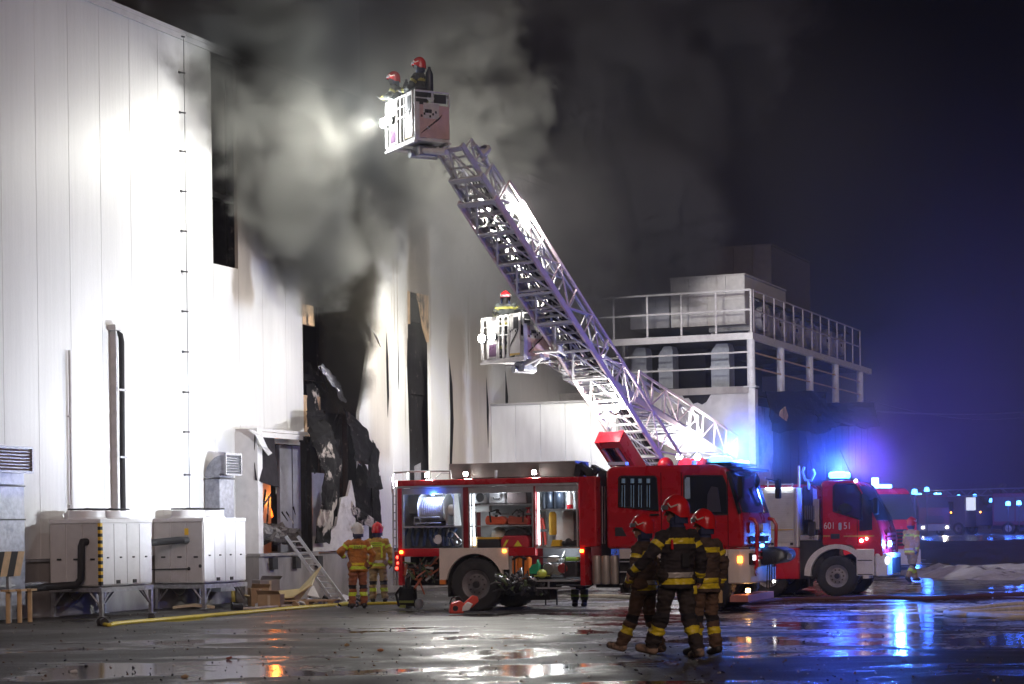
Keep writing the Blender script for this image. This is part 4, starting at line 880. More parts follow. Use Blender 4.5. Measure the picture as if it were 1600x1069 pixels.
c_ = gear('equipment_case', 'grey suitcase with a handle in the middle of the top shelf', 'case', 782, 787, .3); part('case_body', mat('case_silver', (.42, .42, .44), .4, .3), c_, lambda k: case(k, .34, .4, .26)); part('handle', black, c_, lambda k: k.tube([(-.07, -.2, .12), (-.06, -.23, .09), (.06, -.23, .09), (.07, -.2, .12)], .012, 6))
gear('storage_box', 'dark brown box at the right end of the top shelf', 'box', 813, 787, .35, lambda k: case(k, .42, .4, .25), mat('brown_box', (.10, .07, .07), .6))
gear('rolled_sheet', 'thick white rolled sheet lying under the top shelf', 'roll', 752, 800, .4, lambda k: k.bar((-.28, 0, .07), (.2, 0, .07), .08, 14), white, None, True)
def saw(label, px, py, c_, flip=1):
    t_ = gear('rescue_saw', label, 'power tool', px, py, .25)
    part('motor_body', c_, t_, lambda k: bevprism(k, [(-.22, .0), (.18, .0), (.22, .09), (.12, .17), (-.05, .15), (-.2, .19), (-.24, .1)], -.12, .12, .03, 2))
    part('handle', black, t_, lambda k: (k.tube([(-.1*flip, -.13, .05), (-.12*flip, -.15, .25), (.02*flip, -.15, .29), (.12*flip, -.13, .2)], .018, 6), k.bar((0, -.1, .16), (.05, -.12, .3), .03, 6)))
    part('guide_bar', steel, t_, lambda k: k.b2((-.05, -.14, .19), (.28, -.125, .23)))
saw('orange rescue saw on the middle shelf, left of two', 778, 820, mat('saw_orange', (.75, .12, .04), .4, var=.1)); saw('dull red rescue saw with black handles on the middle shelf, right of two', 813, 820, mat('saw_red', (.42, .09, .05), .4, var=.1), -1)
gear('fire_extinguisher', 'small red extinguisher standing at the right end of the middle shelf', 'fire extinguisher', 826, 820, .2, lambda k: (k.lathe((0, 0, 0), [(0, 0), (.05, 0), (.055, .03), (.055, .24), (.02, .3), (.02, .33)], 12), k.box((0, -.02, .33), (.1, .03, .03))), red, None, True)
gear('water_bag', 'pale rounded bag on the locker floor behind the black crate', 'bag', 780, 853, .42, lambda k: k.ball((0, 0, .2), (.17, .15, .18)), white, None, True)
gear('storage_crate', 'tan crate on the locker floor beside the black crate', 'crate', 746, 856, .3, lambda k: case(k, .14, .3, .22), tan)
cr_ = gear('storage_crate', 'black crate with a yellow lid on the locker floor', 'crate', 768, 856, .2); part('crate_body', dark, cr_, lambda k: (case(k, .46, .4, .17), [k.b2((-.23, -.212, .03+.05*j), (.23, -.201, .05+.05*j)) for j in range(3)])); part('lid', yellow, cr_, lambda k: k.b2((-.24, -.21, .172), (.24, .21, .21), .01))
bg_ = gear('rescue_bag', 'red rescue bag with a yellow triangle on the locker floor', 'bag', 809, 856, .2); part('bag_body', mat('bag_red', (.5, .02, .04), .6), bg_, lambda k: bevprism(k, [(-.29, 0), (.29, 0), (.3, .14), (.24, .24), (-.24, .24), (-.3, .14)], -.18, .18, .03, 2))
part('triangle_patch', mat('hi_vis_yellow', (.75, .75, .05), .5), bg_, lambda k: k.prism([(-.02, .03), (.16, .03), (.07, .15)], -.19, -.183)); part('stripe_patch', MATS['hi_vis_yellow'], bg_, lambda k: k.prism([(-.25, .03), (-.2, .03), (-.12, .16), (-.17, .16)], -.19, -.183))
gear('folded_bag', 'black folded bag lying on top of the red rescue bag', 'bag', 809, 837, .2, lambda k: bevprism(k, [(-.26, 0), (.26, 0), (.22, .1), (.05, .17), (-.2, .1)], -.14, .14, .03, 2), black)
for px, lab in ((857, 'left'), (874, 'right')):
    gear('metal_canister', 'black round canister on the top right shelf, %s of the pair' % lab, 'canister', px, 795, .25, lambda k: k.lathe((0, 0, 0), [(0, 0), (.115, 0), (.12, .02), (.12, .33), (.11, .35), (0, .36)], 18), mat('canister_black', (.03, .04, .06), .25, .4), 'black canisters on the top right shelf', True)
ex = gear('fire_extinguisher', 'white and red extinguisher beside the black canisters', 'fire extinguisher', 891, 795, .2); part('bottle', white, ex, lambda k: k.lathe((0, 0, .08), [(0, 0), (.06, 0), (.06, .2), (.02, .27), (.02, .3)], 12), True); part('base', red, ex, lambda k: k.lathe((0, 0, 0), [(0, 0), (.065, 0), (.065, .078), (0, .079)], 12))
gear('pry_bar', 'dark pry bars standing at the right end of the top right shelf', 'tool', 901, 795, .2, lambda k: (k.bar((0, 0, 0), (-.02, 0, .34), .02, 6), k.bar((-.02, 0, .34), (.05, 0, .36), .02, 6), k.bar((.05, 0, 0), (.04, 0, .3), .02, 6)), dark)
hk = gear('bolt_cutter', 'red-handled bolt cutters hanging on the locker wall', 'tool', 848, 853, .3); part('handles', mat('tool_red', (.5, .06, .05), .5), hk, lambda k: (k.tube([(-.05, 0, 0), (-.03, 0, .3), (-.06, 0, .62)], .03, 8), k.tube([(.06, 0, .02), (.05, 0, .3), (.0, 0, .55)], .028, 8))); part('jaws', dark, hk, lambda k: k.b2((-.09, -.04, .28), (.15, .02, .33)))
gear('gas_cylinder', 'yellow gas cylinder strapped upright in the right locker', 'gas cylinder', 864, 836, .2, lambda k: k.lathe((0, 0, 0), [(0, 0), (.06, 0), (.075, .03), (.075, .4), (.05, .45), (.02, .46)], 14), yellow, None, True)
gear('white_panel', 'large white board standing in the right locker', 'board', 883, 851, .45, lambda k: k.b2((-.19, -.02, 0), (.19, .02, .66)), white)
gear('chock', 'yellow wheel chock on the floor of the right locker', 'wheel chock', 870, 854, .15, lambda k: bevprism(k, [(-.1, 0), (.1, 0), (.09, .13), (-.06, .13)], -.1, .1, .015, 2), yellow)
gear('small_pump', 'small dark hand pump on the floor of the right locker', 'pump', 890, 854, .15, lambda k: (k.bar((-.14, 0, .06), (.15, 0, .06), .05, 10), k.ball((-.02, 0, .09), .075), k.ball((.12, 0, .07), .06)), dark, None, True)
gn = gear('portable_pump', 'chrome portable motor pump on the pull-out tray', 'pump', 869, 904, .1)
part('engine_block', steel, gn, lambda k: (k.b2((-.2, -.15, .08), (.1, .15, .3), .03), k.lathe((-.1, -.16, .2), [(0, -.04), (.1, -.03), (.12, .0), (.12, .08)], 16, 'Y'), k.lathe((.1, -.14, .16), [(0, -.04), (.09, -.03), (.1, .0), (.1, .08)], 16, 'Y')), True)
part('fuel_tank', white, gn, lambda k: k.b2((-.15, -.12, .32), (.05, .1, .44), .03)); part('pipes', steel, gn, lambda k: (k.tube([(.1, -.05, .2), (.22, -.1, .25), (.22, -.15, .1)], .035, 8), k.bar((-.25, 0, .3), (.2, -.1, .38), .012, 6), k.bar((.1, 0, .35), (.2, 0, .55), .012, 6)))
part('frame_tubes', dark, gn, lambda k: (k.tube([(-.28, -.2, 0), (-.28, -.2, .42), (.26, -.2, .42), (.26, -.2, 0)], .015, 6), k.bar((-.28, -.2, .02), (.26, -.2, .02), .015, 6)))
g2_ = gear('generator', 'dark portable generator with a lime green cover on the pull-out tray', 'generator', 893, 904, .1); part('housing', dark, g2_, lambda k: k.b2((-.15, -.15, .03), (.16, .15, .33), .03)); part('cover', mat('lime_green', (.35, .7, .1), .4), g2_, lambda k: k.b2((-.1, -.16, .34), (.17, .1, .42), .04)); part('recoil_disc', mat('engine_red', (.3, .03, .03), .4), g2_, lambda k: k.lathe((-.13, -.16, .2), [(0, -.03), (.09, -.02), (.1, .0), (.1, .03)], 14, 'Y'), True)
st = gear('folded_stretcher', 'orange folded stretcher with black straps under the locker', 'stretcher', 814, 906, .1); part('mat_body', orange, st, lambda k: [bevprism(k, [(-.19+.13*i, 0), (-.07+.13*i, 0), (-.05+.13*i, .42), (-.1+.13*i, .46), (-.17+.13*i, .43)], -.06, .1, .025, 2) for i in range(3)]); part('straps', black, st, lambda k: (k.b2((-.12, -.075, .05), (-.09, -.06, .42)), k.b2((.06, -.075, .05), (.09, -.06, .40)), k.tube([(-.15, -.07, .4), (0, -.09, .47), (.15, -.07, .4)], .02, 6)))
gear('plastic_canister', 'bright green plastic canister beside the orange stretcher', 'canister', 836, 897, -.1, lambda k: bevprism(k, [(-.1, 0), (.09, 0), (.1, .18), (.07, .3), (.04, .2), (-.04, .18), (-.09, .12)], -.07, .07, .015, 2), green)
gear('helmet_on_tray', 'yellow-green helmet lying at the foot of the green canister', 'helmet', 847, 903, -.2, lambda k: (k.ball((0, 0, .08), (.1, .13, .09)), k.b2((-.12, -.14, .03), (.12, .14, .05))), mat('helmet_lime', (.55, .65, .08), .4), None, True)
def pile(k):
    r_ = random.Random(9)
    for i in range(120):
        px = r_.uniform(782, 850); py = r_.uniform(899, 922)+(px-782)*.05; y = r_.uniform(-.35, .15); a_ = P(px, py, y); l_ = r_.uniform(.06, .26); d_ = Vector((r_.uniform(-1, 1), r_.uniform(-.5, .5), r_.uniform(-.6, .9))).normalized()*l_
        k.use(r_.choice((0, 0, 0, 0, 1, 2))).tube([Vector(a_), Vector(a_)+d_*.5+Vector((0, 0, .04*r_.random())), Vector(a_)+d_], r_.uniform(.012, .035), 6)
    k.use(0).b2(P(780, 921, .1), (X(850, 924, .1), .5, Z(780, 918, .1)))
k = MB(); pile(k); o = k.build('equipment_heap', [dark, steel, mat('muddy_green', (.1, .14, .06), .7)], None, True); o.location = T.o; o.rotation_euler = (0, 0, -PH); setp(o, 'tangled heap of dark couplings and straps below the orange stretcher', 'equipment heap', None, 'stuff')
def pile2(k):
    r_ = random.Random(19)
    for i in range(60):
        px = r_.uniform(634, 684); py = r_.uniform(880, 912); y = r_.uniform(.0, .3); a_ = P(px, py, y); l_ = r_.uniform(.08, .3); d_ = Vector((r_.uniform(-1, 1), r_.uniform(-.5, .5), r_.uniform(-.6, .9))).normalized()*l_
        k.use(r_.choice((0, 0, 1, 2, 3))).tube([Vector(a_), Vector(a_)+d_*.5, Vector(a_)+d_], r_.uniform(.012, .03), 6)
k = MB(); pile2(k); o = k.build('fitting_heap', [dark, steel, mat('rusty_orange', (.4, .12, .06), .6), MATS['muddy_green']], None, True); o.location = T.o; o.rotation_euler = (0, 0, -PH); setp(o, 'small heap of dark fittings in the lower rear locker', 'equipment heap', None, 'stuff')

# ------------------------------------------------------------------ second engine, number 601 51
PH2 = R(20); g0 = ground(1308, 932); T2 = Frame(g0, -PH2)
def X2(px, py=860, y=0): return T2.on(px, py, y)[0]
def Z2(px, py, y=0): return T2.on(px, py, y)[1]
def P2(px, py, y=0.0): a_, b_ = T2.on(px, py, y); return (a_, y, b_)
t2 = thing('fire_truck', 'red fire truck numbered 601 51 with a white fender and lit blue beacon', 'fire engine', T2.o, -PH2)
def q2(name, m, fn, smooth=False, parent=None, **kw): return part(name, m, parent or t2, fn, smooth, **kw)
red2 = mat('bright_red_paint', (0.62, 0.014, 0.03), 0.25, var=0.1, scale=2)
xb0, xb1 = X2(1150), X2(1247)
q2('locker_body', red2, lambda k: k.b2((xb0, .02, Z2(1220, 905)), (xb1, 2.3, Z2(1220, 856)-.004), .02))
q2('box_body', white, lambda k: k.b2((xb0, .03, Z2(1220, 856)), (xb1, 2.3, Z2(1220, 762)), .03))
q2('roller_shutter', mat('shutter_white', (.74, .76, .78), .35, .1), lambda k: [k.b2((X2(1200), .005, Z2(1220, 848)+.05*j), (X2(1240), .028, Z2(1220, 848)+.05*j+.044), .006) for j in range(int((Z2(1220, 768)-Z2(1220, 848))/.05))])
q2('shutter_rail', alu, lambda k: k.b2((X2(1241.5), -.0, Z2(1220, 854)), (X2(1245), .029, Z2(1220, 765))))
q2('orange_line', gold, lambda k: k.b2((X2(1200), -.004, Z2(1220, 829)), (X2(1240), .003, Z2(1220, 827))))
for px in (1207, 1237): q2('latch', black, lambda k: k.box(P2(px, 850, -.01), (.06, .03, .05)))
q2('catch', dark, lambda k: k.box(P2(1224, 863, .005), (.09, .03, .06)))
q2('light_strip', lampc, lambda k: k.b2(P2(1196, 764, -.02), P2(1238, 761.5, .02)))
q2('chassis', dark, lambda k: (k.b2((xb0, .6, .45), (X2(1370), .8, .7)), k.b2((xb0, 1.5, .45), (X2(1370), 1.7, .7)), k.b2((xb1, .2, Z2(1260, 905)), (X2(1284), 2.1, Z2(1260, 845)))))
q2('roof_gear', alu, lambda k: (k.bar(P2(1196, 757, .3), P2(1240, 757, .3), .02, 6), k.bar(P2(1200, 765, .3), P2(1200, 752, .3), .02, 6), k.bar(P2(1238, 765, .3), P2(1238, 755, .3), .02, 6)))
q2('crane_post', dark, lambda k: (k.b2(P2(1256, 845, .5), P2(1270, 760, .8)), k.b2(P2(1271, 820, .3), P2(1280, 790, .6)), k.b2(P2(1262, 845, .1), P2(1278, 815, .4), .03)))
q2('crane_hook', mat('hook_blue_white', (.4, .6, .8), .4), lambda k: (k.tube([P2(1257, 730, .5), P2(1254, 738, .5), P2(1258, 750, .5), P2(1268, 751, .5), P2(1273, 740, .5), P2(1270, 733, .5)], .03, 6), k.bar(P2(1263, 751, .5), P2(1264, 765, .5), .03, 6)))
q2('crane_stay', tan, lambda k: k.b2(P2(1246.5, 764, .3), P2(1250, 728, .4)))
q2('air_filter', dg, lambda k: [k.b2(P2(1257+3.4*j, 812, .05), P2(1259+3.4*j, 790, .12)) for j in range(5)])
q2('side_tank', alu, lambda k: (k.b2(P2(1250, 845, .1), P2(1284, 836, .5), .02), k.b2(P2(1271, 828, .15), P2(1283, 780, .4), .02)))
wheel(t2, 0, .0, .46, .28, rimw); wheel(t2, 0, 1.95, .46, .28, rimw)
wheel(t2, X2(1215)-.25, .1, .46, .28, rimw); wheel(t2, X2(1215)-.25, 1.95, .46, .28, rimw)
zc2 = Z2(1330, 750); xc = X2(1284); 
lo, hi = X2(1340), X2(1340)+3
for _ in range(40):
    mid = (lo+hi)/2; p_ = T2.world((mid, 2.25, 1.2)); pr = 800+F*((p_.x/p_.y)*cr-((p_.z-CAMH)/p_.y)*sr)
    if pr < 1404: lo = mid
    else: hi = mid
xf2 = lo; zw2 = Z2(1370, 815)
q2('cab_body', red2, lambda k: bevprism(k, [(xc, Z2(1290, 852)), (xc, zc2-.06), (xc+.08, zc2), (xf2-.75, zc2), (xf2-.55, zc2-.1), (xf2-.12, zw2), (xf2-.02, zw2-.3), (xf2, Z2(1370, 870)), (X2(1345), Z2(1345, 870)), (X2(1330), Z2(1330, 852))], 0.0, 2.25, .09, 4), True)
def S2(px, py): return T2.on(px, py, -.004)
wn = q2('door_window', glass, lambda k: k.prism([S2(1303, 798), S2(1303, 760), S2(1306, 757), S2(1335, 757), S2(1345, 772), S2(1346, 812), S2(1318, 803)], -.012, .02))
q2('window_seal', black, lambda k: [k.bar((a_[0], -.018, a_[1]), (b_[0], -.018, b_[1]), .013, 6) for a_, b_ in (lambda pp: zip(pp, pp[1:]+pp[:1]))([S2(1302, 799), S2(1302, 760), S2(1306, 756), S2(1336, 756), S2(1346, 772), S2(1347, 813), S2(1318, 804)])], False, wn)
q2('quarter_window', glass, lambda k: k.prism([S2(1343, 830), S2(1343, 774), S2(1350, 770), S2(1362, 782), S2(1363, 828)], -.012, .02))
def ws2(k):
    rows = []
    for j in range(5):
        f_ = j/4; z = zw2+.03+(zc2-.14-zw2-.03)*f_; xx = xf2-.115-.43*f_+.015
        rows.append([(xx-.12, .0, z), (xx-.03, .05, z), (xx, .15, z)]+[(xx+.02, .15+1.95*i/4, z) for i in range(1, 4)]+[(xx, 2.12, z), (xx-.08, 2.24, z)])
    k.sheet(rows, .012)
q2('windscreen', glassb, ws2, True)
for px in (1285.5, 1340): q2('door_seam', soot, lambda k: k.b2((X2(px)-.006, -.004, Z2(px, 850)), (X2(px)+.006, .01, zc2-.12)))
q2('door_handle', dark, lambda k: k.b2(P2(1298, 842, -.03), P2(1312, 834, -.002), .01))
q2('orange_line', gold, lambda k: (k.b2(P2(1286, 839, -.005), P2(1297, 836.5, .002)), k.b2(P2(1318, 839, -.005), P2(1366, 836.5, .002))))
xq, zq = T2.on(1296, 822, 0); lettering('601', .215, (xq, -.006, zq), (R(90), 0, 0), white, t2, 'number', .003, .82)
xq, zq = T2.on(1324, 822, 0); lettering('51', .215, (xq, -.006, zq), (R(90), 0, 0), white, t2, 'number', .003, .82)
q2('emblem', mat('emblem_pale', (.5, .6, .8), .4), lambda k: k.prism([S2(1310, 827), S2(1310, 818), S2(1312.5, 816), S2(1315, 818), S2(1315, 827), S2(1312.5, 829)], -.008, .002))
fen = mat('fender_white', (.8, .8, .82), .3, var=.05)
def fen2(k):
    c = (0, .48); ro, ri = .74, .60
    pts = [(c[0]+ri*math.cos(R(a_)), c[1]+ri*math.sin(R(a_))) for a_ in range(-8, 183, 10)]+[(c[0]+ro*math.cos(R(a_)), c[1]+.02+ro*.92*math.sin(R(a_))) for a_ in range(182, -9, -10)]
    k.prism(pts, -.03, .5)
q2('fender', fen, fen2); q2('arch_lining', black, lambda k: k.lathe((0, .1, .48), [(.59, 0), (.59, .6)], 16, 'Y', (0, math.pi)))
q2('mud_flap', black, lambda k: k.b2((-.66, .02, .22), (-.63, .45, .55)))
q2('step_panel', fen, lambda k: k.b2((X2(1338), -.025, Z2(1340, 900)), (X2(1366), .4, Z2(1340, 858)), .02))
for py in (875, 897): q2('step', dark, lambda k: k.b2((X2(1340), -.035, Z2(1340, py)-.02), (X2(1363), .1, Z2(1340, py))))
q2('bumper', fen, lambda k: bevprism(k, [(X2(1367), -.03), (xf2-.1, -.03), (xf2+.08, .12), (xf2+.12, .5), (xf2+.12, 1.75), (xf2+.06, 2.15), (X2(1367), 2.28)], Z2(1370, 901), Z2(1370, 865), .04, 3, 'XY'))
q2('headlight', glow('headlight_dim', (.9, .92, 1.0), 2.5), lambda k: k.ball((xf2+.07, .16, Z2(1380, 876)), (.06, .1, .1)))
q2('lower_grille', black, lambda k: k.b2((xf2+.1, .55, Z2(1390, 897)), (xf2+.135, 1.7, Z2(1390, 872))))
q2('grille', mat('grille_dark_red', (.2, .01, .02), .4), lambda k: [k.b2((xf2-.0, .5, Z2(1385, 858)+.1*j), (xf2+.03, 1.75, Z2(1385, 858)+.1*j+.06)) for j in range(4)])
q2('front_beacon', glow('front_beacon_lit', (.15, .5, 1.0), 12), lambda k: k.box((xf2+.06, .62, Z2(1393, 850)), (.06, .22, .14), None, .03))
q2('roof_beacon_base', dark, lambda k: k.b2((xf2-1.25, .3, zc2+.002), (xf2-.85, 2.0, zc2+.05)))
q2('roof_beacon', beacon, lambda k: k.b2((xf2-1.25, .25, zc2+.052), (xf2-.85, .85, zc2+.2), .05))
q2('marker_light', glow('marker_white', (1, .9, .8), 12), lambda k: (k.ball((xf2-.6, .1, zc2-.02), .04), k.ball(P2(1346, 845, -.03), .04), k.ball(P2(1354, 842, -.03), .03)))
q2('mirror', black, lambda k: (k.box((xf2-.1, -.22, zw2+.35), (.1, .18, .38), None, .03), k.bar((xf2-.3, 0, zw2+.5), (xf2-.1, -.22, zw2+.5), .015, 6)))
q2('steering_wheel', black, lambda k: k.ball(P2(1320, 795, -.02), (.16, .02, .12)))
q2('antenna', dark, lambda k: k.bar((xf2-1.5, 1.2, zc2), (xf2-1.5, 1.2, zc2+.9), .008, 5))
point('beacon_light', T2.world((xf2-1.05, .5, zc2+.30)), 950, (.03, .10, 1.0), None, .12)
q_ = T2.world((xf2-1.05, .5, zc2+.30)); B2 = q_.copy(); spot('beacon_beam', q_, q_+Vector((1, .1, .12)), 2600, (.20, .07, 1.0), 165, 1.0, None, .12)
point('grille_beacon_light', T2.world((xf2+.28, .6, Z2(1393, 850))), 450, (.05, .2, 1.0), None, .08)

# ------------------------------------------------------------------ third engine behind it, nose towards the yard
def simple_engine(label, org, yaw, L_=5.5, H_=2.75, wd=2.3, box=None, bm=red2, lights=True):
    t_ = thing('fire_truck', label, 'fire engine', org, yaw, 'fire vehicles parked beyond the yard' if box else None)
    q = lambda name, m, fn, smooth=False, parent=None, **kw: part(name, m, parent or t_, fn, smooth, **kw)
    q('cab_body', bm, lambda k: bevprism(k, [(-1.9, .75), (-1.9, H_-.1), (-1.8, H_), (-.55, H_), (-.4, H_-.12), (-.04, H_-1.0), (0, .95), (0, .6), (-.9, .6), (-.9, .75)], 0, wd, .09, 3), True)
    q('windscreen', glassb, lambda k: k.sheet([[(-.02-.30*j/3, .06, H_-.98+.26*j), (-.0-.30*j/3, wd/2, H_-.98+.26*j), (-.02-.30*j/3, wd-.06, H_-.98+.26*j)] for j in range(4)], .03))
    for s_ in (-.012, wd-.01): q('side_window', glass, lambda k: k.prism([(-1.15, H_-.9), (-1.15, H_-.25), (-.55, H_-.25), (-.25, H_-.95)], s_, s_+.022))
    q('bumper', white if not box else mat('far_bumper_dimmed', (.3, .28, .3), .5), lambda k: k.b2((-.5, -.02, .35), (.1, wd+.02, .85), .05))  # far bumper is the white one darkened for the night
    q('grille', black, lambda k: [k.b2((.003, .5, .95+.11*j), (.03, wd-.5, 1.02+.11*j)) for j in range(5)])
    for yy in (.28, wd-.28): q('headlight', glow('far_headlight', (1.0, .9, .8), 30) if lights else MATS['headlight_dim'], lambda k: k.ball((.1, yy, .62), (.04, .13, .09)))
    q('body_box', bm, lambda k: k.b2((-L_, .02, .7), (-2.0, wd-.02, H_-.05), .04))
    for i in range(3): q('roller_shutter', alu if not box else mat('far_shutter_dimmed', (.10, .09, .12), .5), lambda k: k.b2((-L_+.15+i*(L_-2.2)/3, .0, 1.0), (-L_+.05+(i+1)*(L_-2.2)/3, .03, H_-.35)))  # far shutters darkened the same way for the dim light out there
    q('chassis', dark, lambda k: k.b2((-L_, .5, .45), (-.2, wd-.5, .69)))
    q('roof_beacon', beacon, lambda k: (k.b2((-1.3, .2, H_+.003), (-1.0, .7, H_+.13), .03), k.b2((-1.3, wd-.7, H_+.003), (-1.0, wd-.2, H_+.13), .03)))
    for x_ in (-1.35, -L_+1.2):
        for y_ in (0.02, wd-.3): wheel(t_, x_, y_, .48, .28, rimw)
    return t_
o3 = ground(1436, 900); YW3 = R(-62)
F3 = Frame(o3, YW3)
e3 = simple_engine('red fire engine facing the yard, half hidden behind the truck numbered 601 51', F3.world((0, -2.3, 0)), YW3, lights=False)
part('front_beacon', beacon2, e3, lambda k: (k.box((.05, 1.1, 1.75), (.04, .2, .08)),))
part('antenna', dark, e3, lambda k: k.bar((-1.6, 1.2, 2.75), (-2.2, 1.0, 4.0), .012, 5))
part('roof_cylinder_lamp', glow('pale_blue_lamp', (.3, .7, 1.0), 4), e3, lambda k: k.bar((-1.6, 1.9, 2.76), (-1.6, 1.9, 3.1), .12, 10))

# far vehicles beyond the bank, their paint darkened to sit in the night
def gz(px, py, Y): p_ = at(px, py, Y); return p_
def farp(px, Y): p_ = at(px, 837, Y); return Vector((p_.x, p_.y, terrain(p_.x, p_.y)))
s_ = farp(1436, 150); simple_engine('far fire engine, its red dimmed for the night, facing the yard with two lit headlights', s_, R(-78), 7.5, 3.1, 2.5, True, mat('far_red_dimmed', (.14, .006, .02), .4))
s_ = farp(1700, 150); simple_engine('far red engine cut by the right edge of the picture', s_, R(-15), 7.0, 3.2, 2.5, True, MATS['far_red_dimmed'], False)
lt = thing('ladder_truck', 'far pale ladder truck with its long ladder stowed flat on top', 'fire engine', farp(1474, 156), R(-40), 'fire vehicles parked beyond the yard')
fb = mat('far_body_dimmed', (.13, .12, .15), .45, var=.15)  # pale body dimmed in its colour for the night
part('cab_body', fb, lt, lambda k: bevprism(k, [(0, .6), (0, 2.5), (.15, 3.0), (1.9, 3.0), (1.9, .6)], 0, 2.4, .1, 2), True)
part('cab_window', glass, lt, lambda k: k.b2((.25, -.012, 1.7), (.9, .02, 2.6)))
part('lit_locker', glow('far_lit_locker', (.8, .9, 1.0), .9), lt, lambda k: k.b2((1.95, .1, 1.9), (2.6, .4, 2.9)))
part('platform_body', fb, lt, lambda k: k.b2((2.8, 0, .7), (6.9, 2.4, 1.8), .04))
for i in range(3): part('locker_door', mat('far_locker_dimmed', (.16, .15, .19), .5), lt, lambda k: k.b2((2.95+i*1.3, -.02, .8), (4.15+i*1.3, -.001, 1.65)))
part('turret', dark, lt, lambda k: (k.b2((4.2, .6, 1.82), (6.6, 1.9, 3.1), .1), k.b2((4.0, .4, 2.2), (4.6, .9, 3.5), .05)))
part('stowed_ladder', mat('far_ladder', (.22, .24, .38), .5), lt, lambda k: ([k.bar((-2.5, yy, zz_), (8.9, yy, zz_), .04, 5) for yy in (.7, 1.7) for zz_ in (3.05, 3.55)], [k.bar((-2.5+.6*i, .7, 3.05 if i % 2 else 3.55), (-1.9+.6*i, .7, 3.55 if i % 2 else 3.05), .03, 5) for i in range(19)]))
for x_ in (1.3, 5.6):
    for y_ in (.02, 2.1): wheel(lt, x_, y_, .5, .28, rimm)
for x_ in (.7, 3.2, 5.8): part('marker_light', amber, lt, lambda k: k.ball((x_, -.02, 1.75), .07))
part('tail_light', amber, lt, lambda k: (k.ball((6.92, .2, 1.5), .1), k.ball((6.92, .2, 1.0), .08)))
part('work_lamp', glow('far_lamp', (1, .85, .7), 40), lt, lambda k: k.ball((-1.2, 1.2, 3.2), .14))
for px, py, Y, pw in ((1429, 770, 120, 500), (1448, 766, 145, 500), (1592, 787, 148, 300), (1575, 788, 148, 200), (1466, 778, 175, 150), (1498, 777, 180, 150), (1523, 776, 185, 150), (1549, 783, 170, 150)):
    b_ = thing('blue_beacon_mast', 'tiny blue beacon glowing in the distance, %s' % {1429: 'leftmost of the far row above the walking firefighter', 1448: 'second from left of the far row', 1592: 'rightmost at the picture edge', 1575: 'just left of the rightmost one', 1466: 'third from left of the far row', 1498: 'fourth from left of the far row', 1523: 'fifth from left of the far row', 1549: 'sixth from left of the far row'}[px], 'beacon light', at(px, py, Y), 0, 'far blue beacons')
    part('lens', glow('far_beacon_lit', (.06, .35, 1.0), 8), b_, lambda k: k.lathe((0, 0, -.1), [(0, 0), (.18, 0), (.2, .1), (.15, .3), (0, .34)], 12), True)
    part('mast', dark, b_, lambda k: k.bar((0, 0, -.11), (0, 0, terrain(b_.location.x, b_.location.y)-b_.location.z), .04, 6))
    point('far_beacon_light', at(px, py, Y-1.2), pw, (.04, .14, 1.0), None, .3)
spot('far_headlight_beam', at(1476, 826, 146), at(1460, 850, 90), 900, (1, .85, .7), 60, .8)
